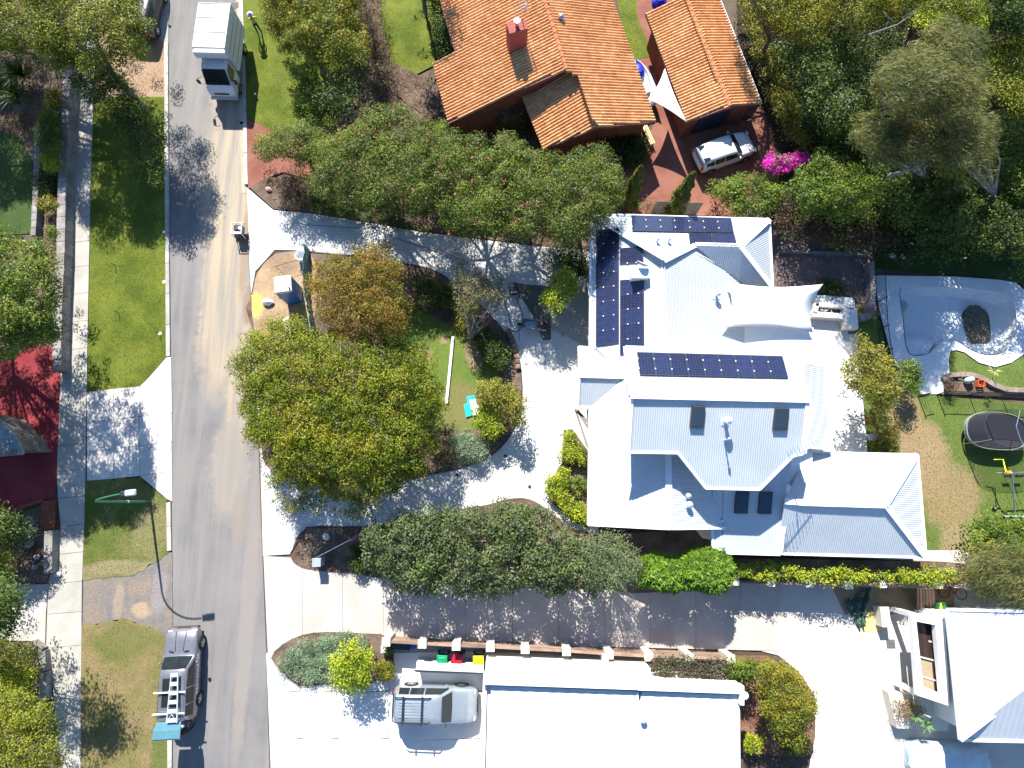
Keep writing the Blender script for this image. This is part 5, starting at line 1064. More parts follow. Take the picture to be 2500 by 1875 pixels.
# sprinklers / small round lids
for i, (u, v, lab) in enumerate(((281, 648, 'sprinkler near the top of the upper verge lawn'), (289, 764, 'sprinkler in the middle of the upper verge lawn'), (400, 688, 'white ring sprinkler by the kerb of the upper verge lawn'), (390, 814, 'white ring sprinkler low on the upper verge lawn'), (401, 566, 'sprinkler at the edge of the tree shade on the verge'))):
    q = P(u, v, .1); t = thing('sprinkler', lab, 'sprinkler', (q.x, q.y, .05), 0, 'pop up sprinklers on the verge lawn'); mb = MB(); mb.tube([(0, 0, 0), (0, 0, .5 if i in (0, 1, 3) else .1)], .02, 6); mb.build('riser', BLK, t)
    if i > 1: mb = MB(); mb.lathe([(.05, .0), (.11, .0), (.11, .03), (.05, .03)], (0, 0, 0), 14); mb.build('ring', WHITE, t)
for i, (u, v, lab) in enumerate(((1068, 651, 'round dark lid in the north drive near the thin tree'), (888, 544, 'round dark lid on the shaded north drive near the cable'), (1223, 598, 'round dark lid at the right end of the north drive'), (1116, 1159, 'dark round lid on the drive below the island'), (1234, 1113, 'small dark lid where the drive turns below the island'), (1293, 1188, 'dark round lid near the yellow green hedge'), (1369, 1060, 'small round lid beside the top of the yellow green hedge'), (1285, 887, 'small round lid at the island curve'), (1373, 819, 'small round lid by the triangle bed'))):
    q = P(u, v); t = thing('drain_cover', lab, 'lid', (q.x, q.y, .052), 0, 'round lids in the drive'); mb = MB(); mb.lathe([(.10, 0), (.10, .02), (.08, .03), (.01, .03)], (0, 0, 0), 14); mb.build('lid_body', STEEL if i < 6 else mat('lid_grey', (.3, .3, .29), .6), t)
# machine on road edge (petrol washer in a white frame)
q = P(578, 558, .85); t = thing('pressure_washer', 'small petrol machine in a white frame standing at the road edge', 'machine', (q.x, q.y, 0), 0); mb = MB()
for a, b in (((-.33, -.38), (.33, -.38)), ((.33, -.38), (.33, .38)), ((.33, .38), (-.33, .38)), ((-.33, .38), (-.33, -.38))):
    mb.tube([(*a, .9), (*b, .9)], .03, 6)
for x, y in ((-.33, -.38), (.33, -.38), (.33, .38), (-.33, .38)): mb.tube([(x, y, .9), (x, y, .15)], .025, 6)
mb.build('frame', WHITE, t); mb = MB(); mb.box((0, 0, .5), (.56, .66, .5)); mb.build('engine', mat('engine_grey', (.10, .11, .14), .5), t, bevel=.05)
mb = MB(); mb.lathe([(.15, 0), (.16, .1), (.12, .13), (.02, .13)], (-.03, .02, .76), 14); mb.box((0, .22, .80), (.28, .08, .08)); mb.build('recoil_starter', BLK, t); mb = MB(); mb.lathe([(.12, 0), (.12, .1), (.02, .14)], (.2, .02, .8), 12); mb.box((0, -.28, .80), (.44, .14, .08)); mb.build('fuel_tank', WHITE, t, bevel=.02)
mb = MB(); mb.tube([(.2, -.38, .8), (.3, -.62, .6), (.02, -.68, .45), (-.1, -.4, .6)], .015, 5); mb.tube([(-.26, .38, .5), (-.30, .66, .3)], .02, 5); mb.tube([(.26, .38, .5), (.28, .66, .3)], .02, 5); mb.build('handle', STEEL, t)
for s in (1, -1): mb = MB(); mb.tube([(s*.34, -.2, .15), (s*.42, -.2, .15)], .15, 14); mb.build('wheel', RUB, t)
mb = MB(); mb.box((-.02, -.55, .35), (.26, .26, .3)); mb.build('pump', mat('pump_brown', (.10, .05, .04), .6), t, bevel=.03)
# concrete machine with tubular frame + wheelbarrow on the drive
q = P(1254, 708, .6); t = thing('concrete_saw', 'dark wheeled machine in a tube frame with a hose on the drive', 'machine', (q.x, q.y, .05), math.radians(8)); mb = MB()
mb.tube([(-.28, -.3, .5), (-.28, .42, .7), (.2, .42, .7), (.28, -.3, .5), (-.28, -.3, .5)], .03, 6); mb.tube([(-.24, 0, .15), (-.24, 0, .6)], .02, 5); mb.tube([(.24, 0, .15), (.24, 0, .6)], .02, 5); mb.build('frame', BLK, t)
mb = MB(); mb.box((0, .0, .38), (.44, .5, .34)); mb.build('engine', mat('engine_dark', (.05, .045, .05), .6), t, bevel=.04); mb = MB(); mb.box((.02, -.18, .6), (.4, .12, .08)); mb.build('tank', mat('engine_light', (.22, .20, .20), .5), t, bevel=.03)
for s in (1, -1): mb = MB(); mb.tube([(s*.28, -.34, .12), (s*.36, -.34, .12)], .12, 12); mb.build('wheel', RUB, t)
q = P(1297, 794, .4); t = thing('wheelbarrow', 'grey metal wheelbarrow pushed by the crouching worker on the drive', 'wheelbarrow', (q.x, q.y, .05), math.radians(-8)); TR = mat('tray_grey', (.24, .28, .30), .4, .5)
mb = MB(); k0 = [(-.42, -.20), (.34, -.22), (.34, .22), (-.42, .20)]; k1 = [(-.58, -.30), (.42, -.34), (.42, .34), (-.58, .30)]
mb.add([(x, y, .34) for x, y in k0]+[(x, y, .62) for x, y in k1], [(0, 1, 2, 3)]+[(i, (i+1) % 4, (i+1) % 4+4, i+4) for i in range(4)]); o = mb.build('tray', TR, t); o.modifiers.new('t', 'SOLIDIFY').thickness = .012
mb = MB()
for s in (1, -1): mb.tube([(-.7, s*.06, .2), (-.3, s*.15, .32), (.5, s*.27, .48), (.98, s*.28, .62)], .02, 6); mb.tube([(.25, s*.22, .4), (.3, s*.22, 0)], .018, 5)
mb.build('handle', CHROME, t); mb = MB(); mb.tube([(-.72, -.04, .19), (-.72, .04, .19)], .19, 16); mb.build('wheel', RUB, t)
# letterbox plinth with flag pole, rock
q = P(774, 1373, .9); t = thing('meter_box', 'grey blue square pedestal at the tip of the dark garden bed', 'pedestal', (q.x, q.y, .07), .03); mb = MB(); mb.box((0, 0, .45), (.44, .44, .9)); mb.box((0, 0, .92), (.5, .5, .05)); mb.build('pedestal_body', mat('box_blue', (.28, .34, .38), .5), t, bevel=.01)
t = thing('flag', 'thin pole with a small pink flag lying over the dark garden bed', 'flag'); mb = MB(); mb.tube([P(770, 1362, .95), P(858, 1316, 1.25)], .02, 5); mb.build('pole', CHROME, t)
mb = MB(); a = P(855, 1325, 1.2); vs = [(a.x+.32*x, a.y+.32*y, 1.2+.04*math.sin(4*x+3*y)) for x, y in ((0, 0), (.5, .35), (1, .8), (1.1, 1.5), (.6, 1.1), (.1, .5))]; mb.add(vs, [(0, 1, 2, 3, 4, 5)]); o = mb.build('cloth', mat('flag_pink', (.45, .12, .2), .8), t); o.modifiers.new('t', 'SOLIDIFY').thickness = .01
def rock(label, u, v, r, c, sy=.8, name='rock', z=.06):
    q = P(u, v, .2); bm = bmesh.new(); bmesh.ops.create_icosphere(bm, subdivisions=2, radius=r)
    for x in bm.verts: x.co *= rnd.uniform(.86, 1.1); x.co.y *= sy; x.co.z *= .6
    me = bpy.data.meshes.new(name); bm.to_mesh(me); bm.free(); me.materials.append(c); o = bpy.data.objects.new(name, me); link(o); o.location = (q.x, q.y, z+r*.3); o.rotation_euler = (0, 0, rnd.random()*6); tag(o, label, 'rock'); return o
RP = ground('pale_rock', (.50, .45, .42), (.62, .57, .54), 2, 10, .2, .02)
rock('pale pointed rock in the middle of the dark garden bed tip', 796, 1311, .26, RP); rock('small pink grey rock at the dry shrub beside the new drive', 655, 461, .24, ground('pink_rock', (.50, .32, .28), (.6, .42, .38), 2, 10, .2, .02), .6)
rock('pale round rock beside the bottom of the left footpath bed', 139, 1402, .24, RP); rock('grey boulder among the shaded plants below the crimson drive', 70, 1328, .3, ST); rock('small grey stone below the grey boulder', 88, 1360, .22, ST); rock('flat grey stone near the lower left bed', 82, 1385, .2, ST)
rock('white rock in the shade of the mauve court edge', 2180, 622, .25, RP); rock('pale small rock near the shade of the forest floor', 2205, 625, .2, RP)
t = thing('gutter_pipe', 'two thin white pipes lying in the shade by the retaining wall', 'pipe'); mb = MB(); mb.tube([P(176, 205, .1), P(176, 262, .1)], .035, 6); mb.tube([P(174, 225, .1), P(179, 258, .1)], .03, 6); mb.build('pipe_body', WHITE, t)
# trampoline with net, swing set, toys
q = P(2435, 1052, .9); t = thing('trampoline', 'large oval black trampoline with a safety net on the right lawn', 'trampoline', (q.x, q.y, 0), math.radians(-3)); sx_, sy_ = 1.85, 1.15
def oval(a): 
    c, s = math.cos(a), math.sin(a); return (sx_*math.copysign(abs(c)**.75, c), sy_*math.copysign(abs(s)**.75, s))
OV = [oval(2*PI*i/40) for i in range(41)]
mb = MB(); mb.add([(x*.94, y*.92, .85) for x, y in OV[:-1]], [tuple(range(40))]); mb.build('mat', mat('tramp_black', (.022, .022, .03), .7), t)
mb = MB(); mb.tube([(x, y, .88) for x, y in OV], .035, 6, False); mb.build('frame', mat('tramp_rim', (.35, .36, .32), .4, .4), t)
mb = MB(); vs = [(x*.99, y*.99, z) for z in (.88, .60) for x, y in OV]; mb.add(vs, [(i, i+1, i+42, i+41) for i in range(40)]); mb.build('skirt', mat('tramp_skirt', (.20, .25, .28), .7), t)
NET = mat('tramp_net', (.05, .05, .06), .8, alpha=.34); mb = MB(); vs = [(x*.98, y*.98, z) for z in (.9, 2.3) for x, y in OV]; mb.add(vs, [(i, i+1, i+42, i+41) for i in range(40)]); mb.build('net', NET, t)
mb = MB(); mb.tube([(x*.98, y*.98, 2.3) for x, y in OV], .010, 5, False); mb.build('net_rim', mat('net_rim', (.06, .06, .06), .5), t)
for i in (4, 12, 24, 32): x, y = OV[i]; mb = MB(); mb.tube([(x*1.02, y*1.04, 0), (x*1.02, y*1.04, 1.6), (x*.98, y*.98, 2.35)], .028, 6); mb.build('post', CHROME, t)
mb = MB(); mb.tube([(.35, 1.1, 2.32), (.12, .5, 2.36), (-.02, .1, 2.36), (.15, -.5, 2.3), (.4, -1.0, 2.25)], .022, 5); mb.build('net_pole', CHROME, t)
q = P(2480, 1200); t = thing('swing_set', 'blue and silver tube swing set with a yellow bar beside the trampoline', 'swing set'); mb = MB()
top1, top2 = P(2471, 1155, 2.0), P(2570, 1150, 2.0); mb.tube([top1, top2], .045, 6); mb.build('cross_beam', CHROME, t)
for a, b in ((top1, P(2478, 1252, .3)), (top1, P(2432, 1155, .8)), (P(2442, 1260, .15), P(2560, 1262, .15))): mb = MB(); mb.tube([a, b], .04, 6); mb.build('leg', mat('pale_blue_tube', (.40, .52, .60), .35, .2), t)
YE = mat('safety_yellow', (.75, .80, .02), .5); mb = MB(); mb.tube([P(2426, 1122, 1.4), P(2449, 1122, 1.5), P(2456, 1153, 1.8)], .035, 6); mb.build('handlebar', YE, t)
mb = MB(); mb.box(P(2463, 1153, 1.9), (.3, .18, .12)); mb.build('seat', mat('toy_orange', (.75, .25, .02), .5), t, bevel=.03)
for dx in (0, .9): mb = MB(); a = P(2500+dx*30, 1160, 1.9); mb.tube([a, Vector((a.x, a.y, .5))], .012, 4); mb.tube([a+Vector((.4, 0, 0)), Vector((a.x+.4, a.y, .5))], .012, 4); mb.box((a.x+.2, a.y, .5), (.44, .16, .04)); mb.build('swing', BLK, t)
q = P(2426, 1239, .1); t = thing('swing_ball', 'small black ball toy with an orange cord on the lawn', 'ball', (q.x, q.y, .04)); bm = bmesh.new(); bmesh.ops.create_icosphere(bm, subdivisions=2, radius=.13); me = bpy.data.meshes.new('ball'); bm.to_mesh(me); bm.free(); me.materials.append(BLK); o = bpy.data.objects.new('ball', me); link(o, t); o.location.z = .13
mb = MB(); mb.tube([(.12, 0, .1), (.4, -.01, .03), (.62, -.02, .03)], .012, 4); mb.build('cord', mat('toy_orange', (1, 1, 1)), t)
# soil bed props
q = P(2388, 934, .5); t = thing('crate', 'orange crate on the soil bed below the pool lawn', 'crate', (q.x+.3, q.y, .06), .05); OR = mat('crate_orange', (.60, .15, .05), .5); mb = MB()
for a, b in (((-.2, -.2), (.2, -.2)), ((.2, -.2), (.2, .2)), ((.2, .2), (-.2, .2)), ((-.2, .2), (-.2, -.2))):
    for z in (.08, .2, .32): mb.beam((*a, z), (*b, z), .03, .07)
mb.box((0, 0, .03), (.4, .4, .03)); mb.build('crate_body', OR, t)
q = P(2379, 926, .6); t = thing('sack', 'pale green sack beside the orange crate on the soil bed', 'sack', (q.x-.1, q.y, .06), .4); mb = MB(); mb.lathe([(.2, 0), (.28, .15), (.24, .42), (.1, .55), (.01, .56)], (0, 0, 0), 10, 1.1, .8); mb.build('sack_body', mat('sack_mint', (.45, .55, .50), .7), t, smooth=True)
for i, (u, v) in enumerate(((2345, 926), (2351, 918), (2316, 928))):
    q = P(u, v, .1); t = thing('plank_offcut', ['short white offcut on the soil bed left of the mint sack', 'angled white offcut above the short one', 'pale offcut near the purple plant'][i], 'offcut', (q.x, q.y, .09), [-.2, .9, .1][i]); mb = MB(); mb.box((0, 0, 0), (.32, .09, .04)); mb.build('offcut_body', WHITE, t)
q = P(2129, 1067, .5); t = thing('drum', 'white lidded drum behind the terrace under the shrubs', 'drum', (q.x, q.y, .04)); mb = MB(); mb.lathe([(.2, 0), (.22, .5), (.24, .52), (.24, .56), (.16, .58), (.01, .58)], (0, 0, 0), 16); mb.build('drum_body', mat('drum_white', (.5, .52, .55), .5), t)
t = thing('tarp', 'crumpled dark green tarpaulin over yellow sand beside the court', 'tarpaulin'); TP = mat('tarp_green', (.035, .085, .06), .6)
bm = bmesh.new(); out = [(2062, 1478), (2085, 1460), (2118, 1440), (2120, 1490), (2115, 1525), (2096, 1532), (2080, 1515), (2066, 1490)]
cen = P(2095, 1490, .3); G = 14; vs = []; fs = []
for j in range(G+1):
    for i in range(G+1):
        a = lerp2(lerp2((2060, 1470), (2122, 1430), i/G), lerp2((2098, 1538), (2112, 1520), i/G), j/G); p = P(a[0], a[1], .12); vs.append((p.x, p.y, .18+.14*math.sin(i*.9+j*.5)+.10*math.sin(j*1.3-i*.4)+rnd.uniform(-.03, .03)))
for j in range(G):
    for i in range(G): fs.append((j*(G+1)+i, j*(G+1)+i+1, (j+1)*(G+1)+i+1, (j+1)*(G+1)+i)[::-1])
mb = MB(); mb.add(vs, fs); mb.build('cloth', TP, t)
sheet('sand_pile', [(2096, 1536), (2112, 1528), (2120, 1492), (2150, 1492), (2156, 1538), (2112, 1542)], .05, ground('yellow_sand', (.62, .50, .16), (.68, .58, .24), .8, 10, .15, .02))
sheet('side_yard', [(2030, 1430), (2330, 1440), (2330, 1492), (2180, 1500), (2062, 1500)], .045, ground('tan_soil', (.24, .18, .10), (.34, .26, .16), .8, 12, .25, .03))
block_wall('entry_pillar', 'cream rendered block at the right of the yellow sand', 'pillar', [(2160, 1482), (2166, 1532)], .5, .8, CREAM, 2.0, 'block')
dk2 = thing('timber_screen', 'red brown timber board screen beside the corner house', 'screen')
for i in range(6):
    a = P(2242+i*7, 1436, 1.8); b = P(2242+i*8, 1492+i*2, .2); mb = MB(); mb.beam(a, b, .17, .04); mb.build('board', TIM, dk2)
q = P(2306, 1488, 1.0); t = thing('wheelie_bin', 'green wheelie bin with a yellow patch beside the corner house roof', 'bin', (q.x-.2, q.y+.1, .04)); mb = MB(); mb.box((0, 0, .5), (.5, .55, .9), taper=1.1); mb.build('body', mat('bin_dgreen', (.02, .12, .05), .5), t, bevel=.03); mb = MB(); mb.box((0, 0, 1.0), (.58, .62, .06)); mb.build('lid', mat('bin_dgreen', (1, 1, 1)), t, bevel=.02); mb = MB(); mb.box((-.05, 0, 1.04), (.12, .5, .02)); mb.build('sticker', YE, t)
q = P(2335, 1450, .5); t = thing('bicycle', 'dark bicycle lying in the shaded side yard behind the corner house', 'bicycle', (q.x, q.y, .1), -.1)
for dx in (-.5, .5): mb = MB(); mb.tube([(dx+.33*math.cos(a), .33*math.sin(a), .1) for a in np.linspace(0, 2*PI, 17)], .025, 5, False); mb.build('wheel', RUB, t)
mb = MB(); mb.tube([(-.5, 0, .12), (-.1, .3, .12), (.35, .3, .12), (.5, 0, .12)], .025, 5); mb.tube([(-.1, .3, .12), (0, -.05, .12), (.35, .3, .12)], .025, 5); mb.build('frame', mat('bike_red', (.3, .04, .02), .4), t); mb = MB(); mb.box((-.15, .4, .12), (.1, .22, .05)); mb.build('saddle', BLK, t)
# covered thing in forest gap: kettle barbecue with a pale lid
q = P(2227, 592, .8); t = thing('covered_barbecue', 'silver hooded barbecue glinting in the shade above the pool', 'barbecue', (q.x, q.y, 0)); mb = MB(); mb.box((0, 0, .4), (1.1, .55, .8)); mb.build('cabinet', BLK, t, bevel=.03); mb = MB(); mb.tube([(-.5, 0, .85), (.5, 0, .85)], .24, 12); mb.build('hood', mat('hood_steel', (.5, .53, .55), .25, .7), t)
block_wall('timber_edge', 'long grey sleeper edge at the top of the mauve court', 'edging', [(1905, 612), (1980, 615), (2060, 617), (2120, 620)], .2, .25, ground('sleeper', (.16, .17, .17), (.24, .25, .25), 1, 12, .2, .01, rand=.1), 1.2, 'sleeper')
mb = MB(); bmk = thing('blue_tarp', 'bright blue tarpaulin heap above the terracotta garage', 'tarpaulin'); q = P(1612, -2, .5); mb.lathe([(.55, 0), (.5, .3), (.25, .5), (.02, .55)], (q.x, q.y, .05), 9, 1, .8); mb.build('cloth', mat('blue_tarp', (1, 1, 1)), bmk)
q = P(1583, 330, .35); t = thing('bench', 'pale timber bench at the corner of the terracotta house', 'bench', (q.x, q.y, 0), math.radians(-70)); 
for k in (-.13, .0, .13): mb = MB(); mb.box((0, k, .42), (1.5, .10, .04)); mb.build('slat', mat('bench_wood', (.55, .42, .22), .6), t)
for s in (1, -1): mb = MB(); mb.box((s*.6, 0, .2), (.08, .34, .4)); mb.build('leg', mat('bench_wood', (1, 1, 1)), t)
# ================================================================ PEOPLE
def person(label, pos, rz, joints, radii, cloth, headp, hat=None, hair=(.04, .025, .015), extra=None):
    """joints: name -> xyz ; one skinned body, coloured by region"""
    t = thing('person', label, 'person', pos, rz); names = list(joints); idx = {n: i for i, n in enumerate(names)}
    E_ = [('pelvis', 'waist'), ('waist', 'chest'), ('chest', 'neck'), ('neck', 'head')]
    for s in 'lr': E_ += [('chest', s+'sho'), (s+'sho', s+'elb'), (s+'elb', s+'wri'), (s+'wri', s+'hand'), ('pelvis', s+'hip'), (s+'hip', s+'kne'), (s+'kne', s+'ank'), (s+'ank', s+'toe')]
    me = bpy.data.meshes.new('body'); me.from_pydata([joints[n] for n in names], [(idx[a], idx[b]) for a, b in E_], []); o = bpy.data.objects.new('body', me); link(o)
    sk = o.modifiers.new('s', 'SKIN'); ss_ = o.modifiers.new('u', 'SUBSURF'); ss_.levels = 2
    for i, n in enumerate(names): r = radii.get(n, radii.get(n[1:], .05)); me.skin_vertices[0].data[i].radius = (r, r); me.skin_vertices[0].data[i].use_root = n == 'pelvis'
    bpy.context.view_layer.update(); ev = o.evaluated_get(bpy.context.evaluated_depsgraph_get()); m2 = bpy.data.meshes.new_from_object(ev); bpy.data.objects.remove(o)
    m2.name = 'body'; m2.materials.clear(); SK = mat('skin', (.42, .24, .17), .55)
    for m in (SK, cloth[0], cloth[1], RUB): m2.materials.append(m)
    jn = [(n, Vector(joints[n])) for n in names]
    zone = {'head': 0, 'neck': 0, 'chest': 1, 'waist': 1, 'sho': 1, 'elb': cloth[2], 'wri': 0, 'hand': 0, 'pelvis': 2, 'hip': 2, 'kne': 2, 'ank': 2, 'toe': 3}
    for p in m2.polygons:
        n = min(jn, key=lambda j: (j[1]-p.center).length)[0]; p.material_index = zone.get(n, zone.get(n[1:], 0)); p.use_smooth = True
    b = bpy.data.objects.new('body', m2); link(b, t)
    h = Vector(joints['head']); bm = bmesh.new(); bmesh.ops.create_uvsphere(bm, u_segments=14, v_segments=10, radius=.105); 
    for v in bm.verts:
        v.co.x *= .85; v.co.z *= 1.12
        if v.co.z < .02 and v.co.y < 0: v.co.z += .02
    bmesh.ops.delete(bm, geom=[v for v in bm.verts if v.co.z < -.02 and v.co.y < .03], context='VERTS')
    mh = bpy.data.meshes.new('hair'); bm.to_mesh(mh); bm.free(); mh.materials.append(mat('hair_%.2f' % hair[0], hair, .7)); ho = bpy.data.objects.new('hair', mh); link(ho, t); ho.location = h+Vector((0, .01, .02))
    mb = MB(); mb.tube([h+Vector((0, -.085, .0)), h+Vector((0, -.12, -.02))], [.02, .012], 5); mb.build('nose', SK, t)
    for s in (1, -1):
        mb = MB(); mb.tube([h+Vector((s*.088, 0, -.01)), h+Vector((s*.105, 0, -.01))], .025, 6); mb.build('ear', SK, t)
        mb = MB(); mb.lathe([(.012, 0), (.01, .006)], h+Vector((s*.035, -.095, .01)), 6); mb.build('eye', BLK, t)
        w = Vector(joints[('l' if s > 0 else 'r')+'wri']); k = Vector(joints[('l' if s > 0 else 'r')+'hand']); d = (k-w).normalized(); sd_ = d.cross(Vector((0, 0, 1))); sd_ = sd_.normalized() if sd_.length > .1 else Vector((0, 1, 0))
        mb = MB()
        for f in range(4): a = k+sd_*(f-1.5)*.02; l = (.075, .085, .08, .065)[f]; mb.tube([a, a+d*l*.55, a+d*l*.85-Vector((0, 0, .02))], [.010, .009, .006], 5)
        a = w+d*.03+sd_*.03; mb.tube([a, a+sd_*.03+d*.03, a+sd_*.035+d*.06], [.012, .010, .008], 5); mb.build('fingers', SK, t)
    if hat:
        mb = MB(); mb.lathe([(hat[1], 0), (hat[1]*.98, .015), (.115, .02), (.105, .09), (.07, .13), (.01, .14)], h+Vector((0, 0, .05)), 18); mb.build('hat', hat[0], t, smooth=True)
    return t
RAD = dict(pelvis=.13, waist=.125, chest=.135, neck=.055, head=.088, sho=.06, elb=.045, wri=.03, hand=.035, hip=.085, kne=.06, ank=.042, toe=.04)
def stand(lean=0, arms=None, step=.12):
    J = dict(pelvis=(0, 0, .95), waist=(0, -.02-lean*.2, 1.12), chest=(0, -.03-lean*.5, 1.34), neck=(0, -.03-lean*.75, 1.50), head=(0, -.05-lean*.95, 1.64))
    for s, k in (('l', 1), ('r', -1)):
        J[s+'sho'] = (k*.19, -.03-lean*.55, 1.41); J[s+'elb'] = (k*.27, -.10-lean*.6, 1.15); J[s+'wri'] = (k*.20, -.32-lean*.7, 1.05); J[s+'hand'] = (k*.18, -.39-lean*.7, 1.03)
        J[s+'hip'] = (k*.10, 0, .90); J[s+'kne'] = (k*.12, -.03-k*step*.4, .50); J[s+'ank'] = (k*.13, k*step*.8, .09); J[s+'toe'] = (k*.15, k*step*.8-.17, .045)
    if arms: J.update(arms)
    return J
g = P(636, 84, 0)
HV = mat('hi_vis', (.55, .62, .12), .7); NAVY = mat('navy_cloth', (.02, .025, .04), .8); DK = mat('dark_cloth', (.025, .018, .02), .8)
person('person in a pale yellow top and wide grey hat on the north verge lawn', (g.x, g.y, .055), math.radians(200), stand(.05), RAD, (HV, NAVY, 1), None, (mat('hat_grey', (.30, .32, .36), .7), .24))
q = P(437, 1792, 1.5)
person('person in dark clothes leaning in behind the raised tailgate of the wagon', (q.x-.1, q.y-.15, 0), math.radians(165), stand(.35), RAD, (DK, mat('brown_cloth', (.06, .03, .025), .8), 1), None, None, (.05, .03, .02))
q = P(448, 1770, 1.1); t = thing('helmet', 'white rounded cap held behind the open wagon', 'cap', (q.x, q.y, 1.25)); mb = MB(); mb.lathe([(.13, 0), (.13, .03), (.09, .10), (.01, .13)], (0, 0, 0), 14); mb.build('cap_body', WHITE, t)
J = dict(pelvis=(0, .15, .55), waist=(0, 0, .68), chest=(0, -.22, .78), neck=(0, -.38, .84), head=(0, -.50, .86))
for s, k in (('l', 1), ('r', -1)): J.update({s+'sho': (k*.18, -.25, .78), s+'elb': (k*.26, -.42, .62), s+'wri': (k*.27, -.60, .62), s+'hand': (k*.27, -.67, .62), s+'hip': (k*.10, .13, .52), s+'kne': (k*.20, -.15, .36), s+'ank': (k*.18, .12, .09), s+'toe': (k*.2, -.04, .045)})
q = P(1334, 795, .6)
person('person crouching with dark shirt behind the grey wheelbarrow on the drive', (q.x, q.y, .05), math.radians(-98), J, RAD, (NAVY, mat('rust_cloth', (.12, .04, .03), .8), 0), None, None, (.06, .035, .03))
# magpie on the lawn
q = P(625, 234, .2); t = thing('magpie', 'black and white magpie standing on the north verge lawn', 'bird', (q.x, q.y, .055), 1.9); mb = MB(); mb.tube([(-.2, 0, .16), (-.08, 0, .17), (0, 0, .18), (.1, 0, .22), (.15, 0, .29), (.21, 0, .28)], [.015, .05, .075, .055, .035, .005], 8); mb.build('body', BLK, t, smooth=True); mb = MB(); mb.tube([(.04, 0, .26), (.09, 0, .29)], [.04, .03], 7); mb.build('nape', WHITE, t)
mb = MB(); mb.tube([(0, .03, 0), (0, .03, .15)], .008, 4); mb.tube([(0, -.03, 0), (0, -.03, .15)], .008, 4); mb.build('leg', BLK, t)
# ================================================================ PLANTS
def inpoly(pts, x, y):
    n = len(pts); c = np.zeros(x.shape, bool)
    for i in range(n):
        x0, y0 = pts[i]; x1, y1 = pts[(i+1) % n]
        with np.errstate(divide='ignore', invalid='ignore'): k = ((y0 > y) != (y1 > y)) & (x < (x1-x0)*(y-y0)/(y1-y0)+x0)
        c ^= k
    return c
def edist(pts, x, y):
    d = np.full(x.shape, 1e9); n = len(pts)
    for i in range(n):
        x0, y0 = pts[i]; x1, y1 = pts[(i+1) % n]; dx, dy = x1-x0, y1-y0; t = np.clip(((x-x0)*dx+(y-y0)*dy)/(dx*dx+dy*dy+1e-9), 0, 1)
        d = np.minimum(d, np.hypot(x-x0-t*dx, y-y0-t*dy))
    return d
def Pn(u, v, z):
    r = RX @ np.stack([u-1250, -(v-937.5), np.full_like(u, -F)]); t = (z-H)/r[2]; return np.stack([r[0]*t, r[1]*t, z], 1)
TOT = [0]
def unit(a): return a/np.maximum(np.linalg.norm(a, axis=1, keepdims=True), 1e-6)
def leafmesh(name, cen, nrm, axis, L, Wd, col, parent, fold=.0):
    n = len(cen); TOT[0] += n
    side = unit(np.cross(nrm, axis)); axis = unit(np.cross(side, nrm)); L = L[:, None]; Wd = Wd[:, None]
    v = np.empty((n, 4, 3), np.float32); v[:, 0] = cen-axis*L*.5; v[:, 1] = cen+side*Wd*.5+nrm*L*.08+axis*L*.05; v[:, 2] = cen+axis*L*.5-nrm*L*.10; v[:, 3] = cen-side*Wd*.5+nrm*L*.08+axis*L*.05
    me = bpy.data.meshes.new(name); me.vertices.add(4*n); me.vertices.foreach_set('co', v.reshape(-1)); me.loops.add(4*n); me.loops.foreach_set('vertex_index', np.arange(4*n, dtype=np.int32))
    me.polygons.add(n); me.polygons.foreach_set('loop_start', np.arange(0, 4*n, 4, dtype=np.int32)); me.polygons.foreach_set('loop_total', np.full(n, 4, np.int32)); me.update(calc_edges=True)
    at = me.attributes.new('tint', 'FLOAT_COLOR', 'POINT'); c = np.ones((n, 4, 4), np.float32); c[:, :, :3] = col[:, None, :]; at.data.foreach_set('color', c.reshape(-1))
    me.materials.append(LEAF); o = bpy.data.objects.new(name, me); link(o, parent); return o
